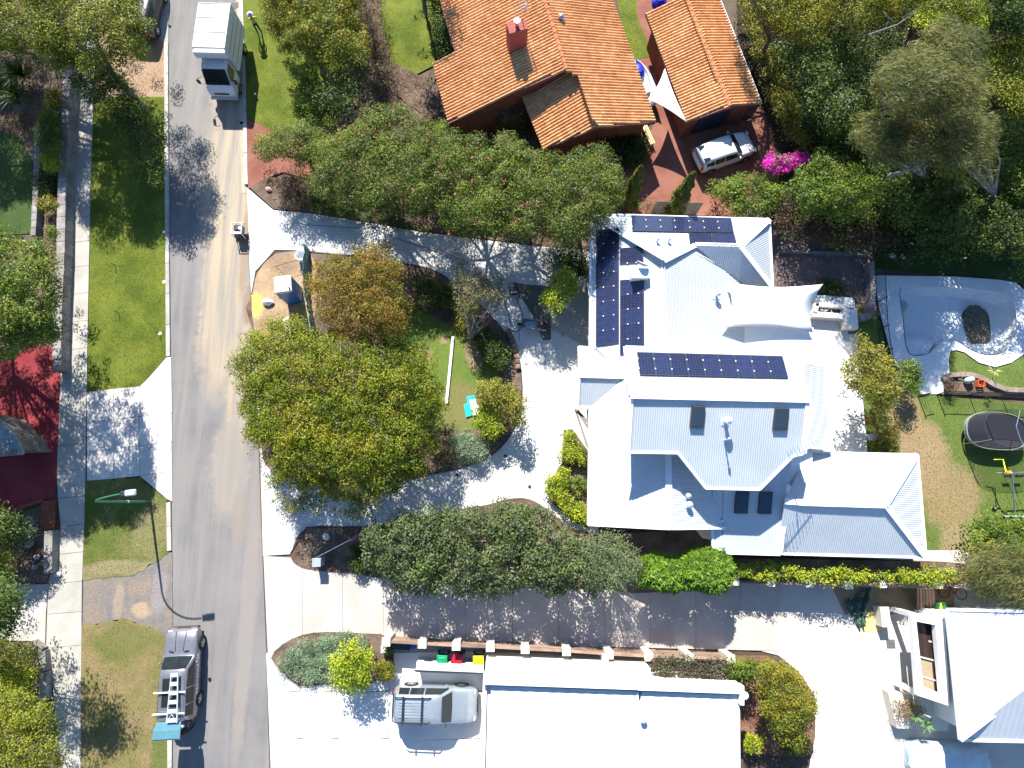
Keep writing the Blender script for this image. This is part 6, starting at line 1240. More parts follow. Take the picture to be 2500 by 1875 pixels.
KS = dict(
 olive=dict(L=.16, W=.065, rc=.38, dens=580, pal=[(.115, .125, .018), (.17, .17, .022), (.075, .10, .016), (.20, .17, .02)]),
 locust=dict(L=.16, W=.06, rc=.38, dens=600, pal=[(.105, .135, .012), (.155, .185, .014), (.07, .095, .012), (.20, .18, .015)]),
 gum=dict(L=.16, W=.06, rc=.55, dens=520, pal=[(.11, .13, .018), (.16, .175, .02), (.06, .085, .015), (.19, .19, .025)]),
 oleander=dict(L=.17, W=.05, rc=.42, dens=620, pal=[(.075, .105, .022), (.105, .14, .028), (.05, .075, .018), (.14, .17, .03), (.085, .095, .03)]),
 bright=dict(L=.15, W=.075, rc=.40, dens=540, pal=[(.078, .125, .022), (.12, .17, .028), (.05, .085, .018), (.13, .15, .025)]),
 lime=dict(L=.13, W=.08, rc=.30, dens=620, pal=[(.24, .28, .02), (.32, .33, .03), (.17, .22, .02), (.12, .17, .02)]),
 rust=dict(L=.14, W=.05, rc=.42, dens=560, pal=[(.17, .105, .018), (.22, .14, .022), (.11, .09, .018), (.12, .12, .02)]),
 dark=dict(L=.16, W=.09, rc=.50, dens=430, pal=[(.04, .065, .018), (.06, .085, .02), (.03, .05, .015), (.075, .11, .02)]),
 hedge=dict(L=.15, W=.10, rc=.34, dens=560, pal=[(.06, .085, .045), (.085, .105, .06), (.045, .06, .035), (.10, .115, .075), (.09, .13, .04)]),
 sage=dict(L=.12, W=.035, rc=.35, dens=800, pal=[(.13, .17, .10), (.17, .20, .13), (.09, .12, .07)]),
 wispy=dict(L=.34, W=.030, rc=.60, dens=600, pal=[(.11, .115, .045), (.15, .145, .06), (.075, .085, .035), (.16, .13, .06), (.06, .075, .03)]),
 yellowt=dict(L=.15, W=.08, rc=.38, dens=480, pal=[(.19, .175, .03), (.24, .21, .04), (.13, .12, .03), (.12, .13, .03)]),
 purple=dict(L=.12, W=.07, rc=.30, dens=620, pal=[(.075, .06, .055), (.11, .09, .085), (.05, .045, .04), (.09, .10, .07)]),
 plum=dict(L=.12, W=.06, rc=.45, dens=240, pal=[(.075, .035, .04), (.11, .06, .065), (.05, .03, .03), (.06, .06, .03)]),
 twig=dict(L=.13, W=.05, rc=.35, dens=260, pal=[(.17, .14, .11), (.13, .13, .06), (.20, .16, .13), (.10, .12, .03)]),
 brown=dict(L=.16, W=.03, rc=.35, dens=330, pal=[(.15, .10, .07), (.20, .14, .10), (.10, .07, .05)]),
 juniper=dict(L=.15, W=.03, rc=.24, dens=1300, pal=[(.15, .21, .175), (.20, .26, .225), (.10, .15, .125)]),
 magenta=dict(L=.10, W=.09, rc=.26, dens=900, pal=[(.50, .02, .50), (.62, .04, .62), (.36, .015, .38), (.45, .02, .46), (.55, .05, .56), (.08, .13, .02)]),
 frangi=dict(L=.32, W=.085, rc=.34, dens=0, pal=[(.13, .24, .02), (.18, .30, .025), (.10, .18, .02)]),
)
def samp(poly, n, shrink=0):
    xs_ = [p[0] for p in poly]; ys_ = [p[1] for p in poly]; U, V_ = [], []; c = 0
    while c < n:
        u = rng.uniform(min(xs_), max(xs_), n*2+20); v = rng.uniform(min(ys_), max(ys_), n*2+20); k = inpoly(poly, u, v) & (edist(poly, u, v) > shrink); U.append(u[k]); V_.append(v[k]); c += k.sum()
    return np.concatenate(U)[:n], np.concatenate(V_)[:n]
def crown(poly, kind, zb, zt, parent, dens=1.0, gap=0.0, drift=None, name='crown', size=1.0, flat=False, skirt=False):
    K = KS[kind]; zm = (zb+zt)/2; w = PP(poly, zm); area = abs(sum(w[i].x*w[(i+1) % len(w)].y-w[(i+1) % len(w)].x*w[i].y for i in range(len(w)))/2); pxm = 38.0
    rc = K['rc']*size; nc = max(5, int(area/(rc*rc)*2.1*(1-gap)))
    u, v = samp(poly, nc, min(rc*pxm*.55, 14)); d = edist(poly, u, v); dn = np.clip(d/np.maximum(d.max(), 1), 0, 1)
    if flat: z = zb+(zt-zb)*np.clip(.75+.25*rng.random(nc), 0, 1)-rc
    else: z = zb+(zt-zb)*np.sqrt(np.clip(1-(1-np.minimum(1, dn*1.5))**2, 0, 1))*rng.uniform(.72, 1.0, nc)-rc*.6; lower = rng.random(nc) < (.45 if skirt else .25); fl_ = .45 if skirt else .5*zb; z[lower] = fl_+np.maximum(z[lower]-fl_, 0)*rng.random(lower.sum())*.95
    z = np.maximum(z, rc*.4+.05); C = Pn(u, v, z); R_ = rc*np.clip(rng.lognormal(-.05, .38, nc), .45, 2.0)
    hue = rng.integers(0, len(K['pal']), nc); pal = np.array(K['pal']); base = pal[hue]*rng.uniform(.85, 1.15, (nc, 1))
    nl = int(area*K['dens']*dens*1.17/size); per = R_**2/(R_**2).sum(); ci = rng.choice(nc, nl, p=per)
    dr = unit(rng.normal(size=(nl, 3))); dr[:, 2] = np.where(dr[:, 2] < -.25, -dr[:, 2], dr[:, 2]); rad = R_[ci]*(rng.random(nl)**.35)*(1+.25*(rng.random(nl) < .06)); sc = np.array([1, 1, .72])
    pos = C[ci]+dr*rad[:, None]*sc
    nr = unit(dr*.8+np.array([0, 0, .55])+rng.normal(size=(nl, 3))*.55); ax = rng.normal(size=(nl, 3))
    if drift is not None: ax = ax*.35+np.array(drift)+dr*.3
    elif kind in ('oleander', 'juniper', 'sage', 'olive', 'rust'): ax = ax*.5+dr
    mixp = rng.random(nl) < .22; k_ = np.array([1.30, 1.32, .95]); pal = pal*k_; base = base*k_; col = base[ci].copy(); col[mixp] = pal[rng.integers(0, len(pal), mixp.sum())]; col = col*rng.uniform(.78, 1.25, (nl, 1))
    L = K['L']*size**.5*rng.uniform(.65, 1.25, nl); Wd = K['W']*size**.5*rng.uniform(.7, 1.2, nl)
    leafmesh(name, pos, nr, unit(ax), L, Wd, col, parent)
    return C, R_
def whorls(poly, zb, zt, parent, n, kind='frangi', per=11):
    K = KS[kind]; u, v = samp(poly, n, 4); d = edist(poly, u, v); dn = np.clip(d/d.max()*1.4, 0, 1); z = zb+(zt-zb)*np.sqrt(1-(1-dn)**2)*rng.uniform(.8, 1, n); C = Pn(u, v, z)
    ci = np.repeat(np.arange(n), per); a = rng.random(n)[ci]*6+np.tile(np.arange(per), n)*2*PI/per+rng.normal(size=n*per)*.12; el = rng.uniform(-.15, .75, n*per); L = K['L']*rng.uniform(.7, 1.15, n*per)
    ax = np.stack([np.cos(a)*np.cos(el), np.sin(a)*np.cos(el), np.sin(el)], 1); tl = rng.normal(size=(n, 3))[ci]*.22; ax = unit(ax+tl); nr = unit(np.cross(ax, np.cross(np.array([0, 0, 1.]), ax))+rng.normal(size=(n*per, 3))*.12)
    pal = np.array(K['pal']); col = pal[rng.integers(0, len(pal), n)][ci]*rng.uniform(.8, 1.2, (n*per, 1)); leafmesh('crown', C[ci]+ax*L[:, None]*.5, nr, ax, L, np.full(n*per, K['W']), col, parent); return C, None
def limbs(parent, base, C, h0, r0, m=BARK, n=9, name='trunk', lean=(0, 0), twigs=0):
    mb = MB(); bx = Vector((base[0], base[1], 0)); fork = Vector((base[0]+lean[0], base[1]+lean[1], h0)); mb.tube([bx-Vector((0, 0, .05)), bx.lerp(fork, .5)+Vector((rnd.uniform(-.08, .08), rnd.uniform(-.08, .08), 0)), fork], [r0*1.25, r0, r0*.8], 8, False)
    k = min(n, len(C)); idx = rng.choice(len(C), k, replace=False)
    for i in idx:
        e = Vector(C[i]); m_ = fork.lerp(e, .5)+Vector((rnd.uniform(-.3, .3), rnd.uniform(-.3, .3), rnd.uniform(0, .4))); mb.tube([fork, m_, e], [r0*.55, r0*.32, .015], 5, False)
        for _ in range(twigs):
            f = rnd.uniform(.5, 1); p = m_.lerp(e, f); mb.tube([p, p+Vector((rnd.uniform(-.8, .8), rnd.uniform(-.8, .8), rnd.uniform(.1, .7)))], [.018, .006], 4, False)
    return mb.build(name, m, parent)
def flowers(parent, C, R_, n, col, size=.10, name='flower_heads'):
    ci = rng.integers(0, len(C), n); dr = unit(rng.normal(size=(n, 3))); dr[:, 2] = abs(dr[:, 2]); pos = C[ci]+dr*(R_[ci]*1.03)[:, None]
    P5 = np.repeat(pos, 5, 0)+rng.normal(size=(n*5, 3))*size*.35; nr = unit(rng.normal(size=(n*5, 3))+[0, 0, 1.2]); c = np.array(col)[None]*rng.uniform(.7, 1.2, (n*5, 1)); leafmesh(name, P5, nr, unit(rng.normal(size=(n*5, 3))), np.full(n*5, size), np.full(n*5, size*.8), c, parent)['kind'] = 'stuff'
def plant(name, label, cat, kind, poly, zb, zt, base=None, dens=1, gap=0, drift=None, trunk=None, fl=None, group=None, size=1, n=9, bark=BARK, flat=False, twigs=0, sp=2):
    poly = smooth_poly(poly, sp) if sp > 1 else poly
    w = PP(poly, (zb+zt)/2); c = sum(w, Vector())/len(w); c.z = 0
    if base: c = P(*base)
    t = thing(name, label, cat, (0, 0, 0), 0, group)
    if kind == 'frangi': C, R_ = whorls(poly, zb, zt, t, dens)
    else: C, R_ = crown(poly, kind, zb, zt, t, dens, gap, drift, size=size, flat=flat, skirt=cat in ('shrub', 'hedge') and zb > 1.2)
    bark = BARKD if group and 'thicket' in group else bark; r0 = trunk if trunk else max(.03, min(.16, (zt)*.025)); limbs(t, (c.x, c.y), C, max(.08, zb*.75), r0, bark, n, 'trunk' if zt > 2 else 'stem', twigs=twigs)
    if fl: flowers(t, C, R_, *fl)
    return t
def rosette(label, u, v, r, n, cols, z=.1, el=(.25, 1.3), w=.07, cat='plant', name='spiky_plant', group=None, fl=None, z0=0):
    p = P(u, v, z); t = thing(name, label, cat, (p.x, p.y, z0), 0, group); a = rng.random(n)*2*PI; e = rng.uniform(*el, n); L = r*rng.uniform(.7, 1.1, n); ax = np.stack([np.cos(a)*np.cos(e), np.sin(a)*np.cos(e), np.sin(e)], 1); nr = unit(np.cross(ax, np.cross([0, 0, 1.], ax))); cols = np.array(cols); col = cols[rng.integers(0, len(cols), n)]*rng.uniform(.8, 1.2, (n, 1))
    leafmesh('blades', ax*L[:, None]*.5+[0, 0, z], nr, ax, L, np.full(n, w), col, t)
    if fl:
        for k in range(fl[0]): mb = MB(); q = Vector((rnd.uniform(-r, r)*.8, rnd.uniform(-r, r)*.8, r*.9)); mb.tube([q, q+Vector((.12, .03, .06)), q+Vector((.02, .1, .1))], [.04, .03, .005], 5); mb.tube([(0, 0, z), q], .012, 4, False); mb.build('flower', fl[1], t)
    return t
T_ = 'tree'
plant('gum_tree', 'big olive green gum tree filling the top left corner with a leaning brown trunk', T_, 'gum', [(-450, -250), (80, -220), (230, -90), (340, -40), (366, 30), (384, 62), (350, 100), (362, 140), (330, 150), (292, 175), (262, 155), (245, 180), (205, 190), (180, 160), (150, 190), (100, 160), (60, 150), (-60, 120), (-140, 50), (-450, 30)], 4.4, 8.6, (352, 262), 1.25, .0, trunk=.25, n=16, twigs=1)
plant('gum_bough', 'lower leafy bough of the gum over the left footpath', 'tree', 'dark', [(160, 150), (260, 160), (285, 190), (280, 235), (240, 262), (215, 265), (190, 220), (165, 215)], 2.6, 4.6, (270, 250), .5, .2, trunk=.07, n=6)
plant('dark_tree', 'dark leafy tree growing at the kerb under the big gum', T_, 'dark', [(240, 190), (300, 175), (352, 240), (372, 290), (402, 300), (405, 420), (390, 470), (345, 430), (300, 330), (262, 290), (245, 240)], 1.4, 3.8, (350, 330), .55, .35, trunk=.08, n=8)
plant('street_tree', 'rounded green tree in the left garden beside the footpath', T_, 'bright', [(-500, 560), (-100, 520), (30, 568), (100, 572), (118, 600), (148, 632), (154, 690), (150, 760), (148, 825), (110, 848), (60, 860), (0, 885), (-480, 960)], 5.0, 9.2, (20, 760), 1.3, .0, trunk=.16, n=10)
plant('garden_tree', 'bushy yellow green tree in the bottom left corner', T_, 'gum', [(-90, 1700), (60, 1690), (110, 1700), (145, 1740), (158, 1800), (160, 1990), (-90, 1990)], 4.0, 7.5, (20, 1850), 1.1, .02, size=.8, n=10)
plant('garden_shrub', 'yellowish green shrub above the bottom left corner tree', 'shrub', 'lime', [(-60, 1640), (30, 1630), (90, 1640), (92, 1690), (60, 1720), (-60, 1720)], 1.2, 2.8, None, .8, .1, size=1.2)
plant('garden_shrub', 'dark green shrub beside the curved concrete garden wall', 'shrub', 'gum', [(-90, 1550), (40, 1560), (90, 1575), (95, 1620), (70, 1650), (-90, 1660)], 1.5, 3.6, None, .9, .05)
plant('garden_shrub', 'dark leafy tree top at the left edge below the crimson drive', T_, 'dark', [(-90, 1250), (30, 1240), (55, 1270), (50, 1330), (20, 1345), (-90, 1350)], 1.5, 3.4, None, 1.1)
plant('garden_shrub', 'yellow green shrub at the left edge beside the stones', 'shrub', 'lime', [(-60, 1345), (25, 1335), (45, 1360), (40, 1400), (10, 1410), (-60, 1410)], .8, 1.8, None, .8, .1)
plant('garden_shrub', 'small silvery shrub in the shade below the brick border', 'shrub', 'juniper', [(55, 1258), (85, 1270), (92, 1300), (65, 1310), (50, 1290)], .4, 1.1, None, .4, .1)
plant('garden_shrub', 'tall dark shrubs hiding the bottom left concrete yard', T_, 'dark', [(-120, 1400), (40, 1420), (60, 1470), (20, 1540), (-120, 1550)], 4.0, 8.0, (-60, 1500), 1.0)
plant('garden_shrub', 'bright green upright shrub beside the retaining wall', 'shrub', 'bright', [(95, 280), (128, 270), (150, 300), (152, 350), (140, 378), (105, 372), (92, 330)], .9, 2.0, None, 1.6, size=.8)
plant('garden_shrub', 'yellow green round shrub below the upright bright one', 'shrub', 'lime', [(97, 375), (130, 366), (152, 390), (148, 420), (110, 425), (95, 400)], .8, 1.6, None, .8)
plant('garden_shrub', 'small yellow and rusty shrub between the two left garden walls', 'shrub', 'yellowt', [(88, 488), (120, 484), (148, 495), (145, 516), (110, 516), (90, 508)], .5, 1.1, None, .9, size=.7)
plant('garden_shrub', 'pale leafy shrub by the retaining wall just above the street tree', 'shrub', 'bright', [(115, 545), (150, 560), (152, 590), (120, 590)], .4, 1.0, None, .9, size=.7)
plant('garden_shrub', 'dark green groundcover in the shaded left bed', 'shrub', 'dark', [(92, 420), (140, 425), (140, 480), (95, 480)], .2, .8, None, .9, size=.8)
plant('garden_shrub', 'brown leafed shrub under the spiky orange flowered plants', 'shrub', 'plum', [(10, 275), (80, 270), (90, 300), (60, 330), (15, 320)], .3, 1.0, None, .9)
plant('garden_shrub', 'grassy green shrub at the top of the retaining wall', 'shrub', 'olive', [(120, 215), (150, 220), (152, 262), (125, 270), (110, 245)], .5, 1.4, None, 1.0)
BOP = [(.055, .10, .02), (.08, .13, .025), (.05, .07, .025)]; ORF = mat('orange_petals', (.75, .14, .02), .5)
rosette('large spiky plant with orange flowers left of the retaining wall', 60, 190, 1.6, 130, BOP, .6, (.3, 1.3), .12, fl=(4, ORF)); rosette('dark spiky plant below the orange flowered one', 45, 238, 1.4, 110, BOP, .4, (.2, 1.2), .11); rosette('spiky plant at the far left edge', 5, 210, 1.4, 100, BOP, .5, (.2, 1.2), .12, fl=(1, ORF)); rosette('small pale green agave beside the retaining wall', 122, 252, .55, 26, [(.16, .24, .10)], .3, (.2, 1.1), .09)
# centre island
plant('locust_tree', 'very large spreading olive green tree on the island beside the road', T_, 'locust', [(562, 900), (600, 842), (650, 795), (720, 775), (760, 800), (830, 798), (920, 822), (1000, 832), (1050, 870), (1088, 950), (1072, 1040), (1060, 1130), (1010, 1185), (950, 1210), (880, 1235), (820, 1215), (740, 1200), (680, 1190), (640, 1125), (604, 1060), (590, 970)], 2.6, 6.0, (830, 1000), 1.15, .02, trunk=.22, n=26, twigs=4)
plant('locust_bough', 'loose thin boughs of the olive tree hanging over the road edge', 'tree', 'locust', [(570, 830), (620, 800), (660, 860), (640, 960), (620, 1120), (600, 1090), (585, 1000), (600, 900)], 2.4, 4.0, (700, 960), .28, .55, trunk=.05, n=10, twigs=4)
plant('locust_bough', 'sparse twigs at the bottom of the olive tree over the white drive', 'tree', 'locust', [(650, 1150), (760, 1180), (900, 1200), (960, 1230), (900, 1270), (780, 1260), (700, 1250), (660, 1200)], 1.8, 3.4, (800, 1080), .28, .5, trunk=.05, n=12, twigs=4)
plant('rusty_tree', 'orange brown bushy tree above the big olive tree', T_, 'rust', [(752, 650), (800, 612), (850, 620), (895, 590), (940, 600), (985, 650), (998, 720), (1000, 790), (985, 830), (920, 830), (860, 826), (790, 790), (748, 720)], 3.0, 6.0, (880, 760), 1.25, .02, trunk=.15, n=16, twigs=3)
plant('rusty_bough', 'reddish new twigs reaching over the north drive from the rusty tree', 'tree', 'rust', [(850, 590), (930, 575), (960, 600), (930, 640), (860, 640)], 3.0, 4.2, (880, 700), .3, .4, trunk=.04, n=8, twigs=3)
plant('bare_tree', 'thin grey twiggy tree leaning over the shaded north drive', T_, 'twig', [(1100, 640), (1130, 620), (1180, 650), (1225, 670), (1240, 720), (1210, 755), (1180, 750), (1160, 790), (1115, 760), (1102, 700)], 1.4, 3.6, (1150, 840), 1.5, .1, trunk=.06, n=26, twigs=6)
plant('garden_shrub', 'dark green low shrubs along the inner curve of the island', 'shrub', 'dark', [(1140, 790), (1175, 790), (1215, 830), (1243, 870), (1235, 905), (1200, 900), (1160, 850)], .4, 1.2, None, 1.3, size=.7)
plant('garden_shrub', 'small leafy shrub between the twiggy tree and the dark shrubs', 'shrub', 'olive', [(1108, 740), (1150, 750), (1175, 790), (1150, 815), (1110, 790)], .3, 1.0, None, 1.0, size=.8)
plant('dark_tree', 'dense dark shaded shrub right of the rusty tree', 'shrub', 'dark', [(990, 660), (1040, 665), (1090, 690), (1110, 740), (1060, 750), (1010, 730)], .5, 1.8, None, .8, .2)
plant('round_bush', 'round yellow green bush on the triangle bed beside the house', 'shrub', 'lime', [(1320, 735), (1338, 680), (1375, 655), (1410, 672), (1412, 710), (1390, 735), (1376, 765), (1335, 768)], 1.4, 3.2, (1360, 740), 1.0, size=1.1)
plant('round_bush', 'dark bush half hidden above the round yellow green one', 'shrub', 'dark', [(1330, 660), (1370, 615), (1430, 610), (1438, 650), (1420, 690), (1370, 650)], .8, 2.2, None, 1.0)
plant('round_bush', 'yellow green bush at the right end of the island', 'shrub', 'yellowt', [(1160, 935), (1200, 922), (1250, 935), (1285, 985), (1282, 1035), (1245, 1040), (1230, 1010), (1205, 1000), (1170, 985)], 1.2, 2.8, (1220, 1000), 1.1, size=.8)
plant('round_bush', 'brighter green bush under the yellow green one on the island', 'shrub', 'lime', [(1165, 990), (1210, 985), (1240, 1020), (1235, 1065), (1195, 1075), (1160, 1040)], .8, 1.9, None, .9)
plant('silver_bush', 'blue grey feathery bush at the lower right of the island', 'shrub', 'juniper', [(1105, 1062), (1140, 1045), (1180, 1065), (1200, 1095), (1175, 1128), (1130, 1130), (1108, 1100)], .4, 1.3, None, .8, size=1.3)
plant('garden_shrub', 'thin brown and green undergrowth beside the blue grey bush', 'shrub', 'twig', [(1050, 1060), (1105, 1060), (1120, 1110), (1090, 1150), (1050, 1130)], .2, .9, None, 1.0)
rosette('bright green strappy plant on the island lawn left of the white pipe', 1003, 842, .75, 70, [(.10, .22, .05), (.14, .28, .06)], .15, (.1, 1.1), .05, z0=.08); rosette('small strappy green plant above the larger one on the island', 978, 790, .55, 46, [(.09, .19, .05), (.13, .25, .06)], .15, (.1, 1.1), .045, z0=.08); rosette('pale bromeliad clump with reddish leaves under the rusty tree', 920, 770, .8, 80, [(.28, .24, .15), (.20, .17, .10), (.25, .10, .05)], .3, (.2, 1.2), .05, z0=.08)
# oleander belt
OL = 'oleanders in the long belt above the north drive'
plant('oleander', 'grey green oleander at the left end of the flowering belt', 'shrub', 'oleander', [(618, 350), (690, 310), (760, 282), (832, 288), (850, 340), (820, 400), (770, 420), (700, 395), (650, 400), (625, 380)], 2.0, 4.2, None, .9, .1, group=OL, n=14)
FLW = (120, (.60, .12, .16))
plant('oleander', 'largest oleander with pink flowers left of centre in the belt', 'shrub', 'oleander', [(752, 400), (800, 330), (850, 305), (890, 280), (945, 245), (1000, 272), (1060, 300), (1100, 380), (1092, 480), (1040, 540), (930, 520), (830, 515), (760, 480)], 3.5, 6.2, None, 1.45, fl=FLW, group=OL, n=14)
plant('oleander', 'oleander in the middle of the belt below the house corner', 'shrub', 'oleander', [(1040, 300), (1110, 308), (1180, 340), (1240, 380), (1270, 470), (1250, 560), (1160, 592), (1090, 570), (1040, 480)], 3.5, 6.2, None, 1.45, fl=(70, (.60, .12, .16)), group=OL, n=12)
plant('oleander', 'oleander right of the middle below the tiled porch roof', 'shrub', 'oleander', [(1190, 350), (1260, 335), (1310, 365), (1345, 420), (1345, 520), (1325, 585), (1240, 585), (1200, 500)], 3.5, 6.2, None, 1.45, fl=(40, (.60, .12, .16)), group=OL, n=12)
plant('oleander', 'rightmost oleander of the belt beside the leaning cypress', 'shrub', 'oleander', [(1310, 385), (1380, 368), (1470, 360), (1515, 400), (1530, 450), (1505, 520), (1440, 585), (1350, 598), (1305, 540)], 3.5, 6.2, None, 1.45, fl=(60, (.60, .12, .16)), group=OL, n=12)
plant('dry_shrub', 'brown leafless shrub at the left foot of the oleander belt', 'shrub', 'brown', [(672, 430), (720, 420), (760, 440), (775, 500), (720, 515), (680, 490)], .3, 1.6, None, 1.1, .1, n=30, twigs=6, bark=BARKD)
plant('garden_shrub', 'dark low shrub in the shade under the oleanders by the drive', 'shrub', 'dark', [(750, 470), (830, 500), (960, 530), (1060, 555), (1050, 572), (930, 548), (800, 522), (750, 510)], .3, 1.4, None, 1.0, size=.8)
# cypresses
def cypress(label, base, h, r, n=11000):
    p = P(*base); t = thing('cypress', label, 'tree', p, 0, 'slim cypresses by the terracotta drive'); f = rng.random(n); z = h*(1-f**1.25)*.96+.15; a = rng.random(n)*2*PI; rr = r*np.clip(1-z/h, 0, 1)**.55*(.75+.2*np.sin(a*5+z*4)+.15*np.sin(z*7+a*2))*rng.uniform(.7, 1.05, n); pos = np.stack([rr*np.cos(a), rr*np.sin(a), z], 1)
    dr = np.stack([np.cos(a), np.sin(a), np.full(n, .5)], 1); pal = np.array([(.13, .16, .02), (.17, .20, .025), (.08, .10, .018)]); leafmesh('crown', pos, unit(dr+rng.normal(size=(n, 3))*.4), unit(np.array([0, 0, 1.])+rng.normal(size=(n, 3))*.5), np.full(n, .16), np.full(n, .06), pal[rng.integers(0, 3, n)]*rng.uniform(.8, 1.2, (n, 1)), t)
    mb = MB(); mb.tube([(0, 0, 0), (0, 0, h*.9)], [.09, .02], 6); mb.build('trunk', BARK, t)
cypress('slim leaning cypress in front of the terracotta drive', (1640, 522), 5.3, .80); cypress('slim cypress at the right end of the oleander belt', (1530, 500), 4.9, .72)
rosette('small strappy plant at the foot of the left cypress', 1552, 502, .5, 40, [(.12, .2, .03)], .2)
plant('garden_shrub', 'brown twiggy shrub behind the paling fence', 'shrub', 'brown', [(1560, 495), (1595, 485), (1605, 510), (1590, 530), (1560, 525)], .3, 1.2, None, 1.0); plant('garden_shrub', 'dark bush in front of the tiled porch wall', 'shrub', 'dark', [(1180, 250), (1260, 235), (1290, 280), (1290, 320), (1200, 310)], .5, 1.6, None, .5, .3); plant('dry_shrub', 'bare brown shrub below the tiled roof edge', 'shrub', 'brown', [(1190, 245), (1255, 235), (1285, 265), (1270, 300), (1215, 300)], 1.0, 2.4, None, 1.0, .1, n=24, twigs=5)
rosette('spiky dark plant outside the terracotta house porch', 1535, 345, .9, 60, [(.04, .08, .03), (.06, .1, .04)], .3); plant('garden_shrub', 'dark shaded shrubs under the porch of the terracotta house', 'shrub', 'dark', [(1470, 325), (1570, 320), (1590, 370), (1560, 420), (1500, 380)], .2, .9, None, .8, .2)
# north verge trees
plant('verge_tree', 'olive brown tree on the north verge right of the truck', T_, 'olive', [(640, -90), (880, -90), (880, 40), (905, 90), (905, 140), (880, 172), (840, 150), (800, 165), (760, 150), (720, 130), (690, 128), (668, 80), (640, 40)], 2.0, 6.0, (790, 180), 1.15, .0, trunk=.15, n=14, twigs=2)
plant('verge_tree', 'dark twiggy tree in the shade between verge and tiled house', T_, 'dark', [(790, 170), (850, 140), (905, 160), (910, 220), (880, 280), (840, 300), (790, 290), (770, 230)], 2, 4.4, (850, 270), .35, .4, n=24, twigs=5)
plant('garden_shrub', 'dark green leafy shrub on the verge lawn beside the twiggy tree', 'shrub', 'bright', [(735, 175), (765, 165), (785, 200), (782, 270), (755, 290), (730, 250)], .6, 2.2, None, .7, .1)
plant('bare_tree', 'bare brown tree in the strip between the lawn and the tiled roof', T_, 'brown', [(860, -60), (930, -60), (945, 60), (955, 150), (1000, 200), (1050, 205), (1040, 240), (930, 230), (885, 180), (880, 80)], .4, 2.2, (930, 200), .5, .3, n=40, twigs=6, bark=BARKD)
plant('tall_tree', 'shadowy dark tree top at the very top left of the tiled roof', T_, 'dark', [(960, -160), (1090, -160), (1075, -60), (1010, -40), (960, -60)], 4, 7, None, .8); plant('tall_tree', 'dark creeper against the left wall of the terracotta house', 'shrub', 'dark', [(1040, -40), (1075, -40), (1108, 120), (1060, 150), (1050, 60)], .5, 2.2, None, .7, .1)
# NE
plant('hedge_bush', 'pale green bush beside the terracotta drive below the white car', 'shrub', 'bright', [(1728, 455), (1760, 440), (1800, 428), (1870, 425), (1905, 440), (1915, 480), (1880, 525), (1820, 532), (1770, 520), (1738, 490)], 1.0, 2.6, None, 1.15)
o_ = plant('bougainvillea', 'bright magenta bougainvillea beside the terracotta drive', 'shrub', 'magenta', [(1865, 388), (1890, 368), (1930, 372), (1965, 376), (1980, 392), (1950, 412), (1915, 430), (1870, 425)], 1.2, 2.8, None, 1.0)
plant('round_tree', 'dense green tree between the bougainvillea and the forest', T_, 'bright', [(1925, 430), (1960, 395), (1992, 364), (2050, 366), (2075, 395), (2130, 430), (2148, 480), (2125, 528), (2050, 535), (1965, 525), (1920, 485)], 2.4, 5.2, None, 1.1, size=1.1)
plant('plum_shrub', 'dark purple leafed shrubs above the mauve court', 'shrub', 'plum', [(1880, 522), (1960, 520), (2060, 540), (2180, 550), (2200, 590), (2140, 610), (2050, 598), (1950, 580), (1885, 560)], .8, 2.4, None, 1.1, .1, n=20)
plant('garden_shrub', 'reddish twiggy plant between the two pale bushes', 'shrub', 'plum', [(1895, 470), (1935, 460), (1945, 520), (1905, 535)], 1.2, 2.4, None, 1.2)
WD = (.9, -.35, -.3)
FG = 'trees of the dense north east thicket'
plant('thicket_shrub', 'dry brownish scrub running beside the garage gutter', 'shrub', 'yellowt', [(1785, -60), (1840, 20), (1880, 90), (1925, 190), (1960, 280), (1985, 360), (1935, 362), (1895, 290), (1850, 180)], .4, 2.2, None, .7, .1, n=14, group=FG)
plant('thicket_tree', 'olive brown tree at the top right of the garage roof', T_, 'olive', [(1790, -120), (2010, -120), (2040, 40), (2010, 120), (1940, 110), (1870, 70), (1815, 20)], 4, 7.5, None, .7, .1, n=12, group=FG, twigs=2)
plant('thicket_tree', 'dark green thicket tree right of the dry scrub', T_, 'dark', [(1925, 100), (2010, 80), (2080, 70), (2140, 160), (2140, 270), (2080, 340), (1990, 310), (1945, 210)], 3, 6.5, None, .75, .1, n=12, group=FG)
plant('thicket_tree', 'brown green tree top above the dark thicket tree', T_, 'olive', [(2030, -120), (2210, -120), (2210, 20), (2120, 80), (2040, 60)], 5, 9, None, .75, .12, n=12, group=FG, twigs=3)
plant('thicket_tree', 'mixed green tree top near the top right of the thicket', T_, 'gum', [(2190, -80), (2320, -80), (2410, -20), (2400, 60), (2300, 60), (2230, 60)], 6, 10, None, .8, .05, n=12, group=FG)
plant('thicket_tree', 'small lime green tree top poking out of the thicket', T_, 'lime', [(2228, 40), (2262, 20), (2305, 25), (2312, 55), (2280, 75), (2240, 72)], 8, 9.6, None, .6, group=FG)
plant('thicket_tree', 'second lime green top right of the first', T_, 'lime', [(2345, 32), (2380, 25), (2405, 50), (2395, 72), (2355, 70)], 8, 9.4, None, .6, group=FG)
plant('eucalyptus', 'big wispy grey green eucalyptus crown in the upper right', T_, 'wispy', [(2135, 180), (2160, 140), (2210, 110), (2250, 60), (2310, 42), (2370, 70), (2410, 120), (2425, 220), (2400, 300), (2320, 320), (2240, 280), (2160, 300), (2135, 250)], 7.0, 11.5, (2200, 470), 1.25, .0, WD, trunk=.28, n=18, twigs=3)
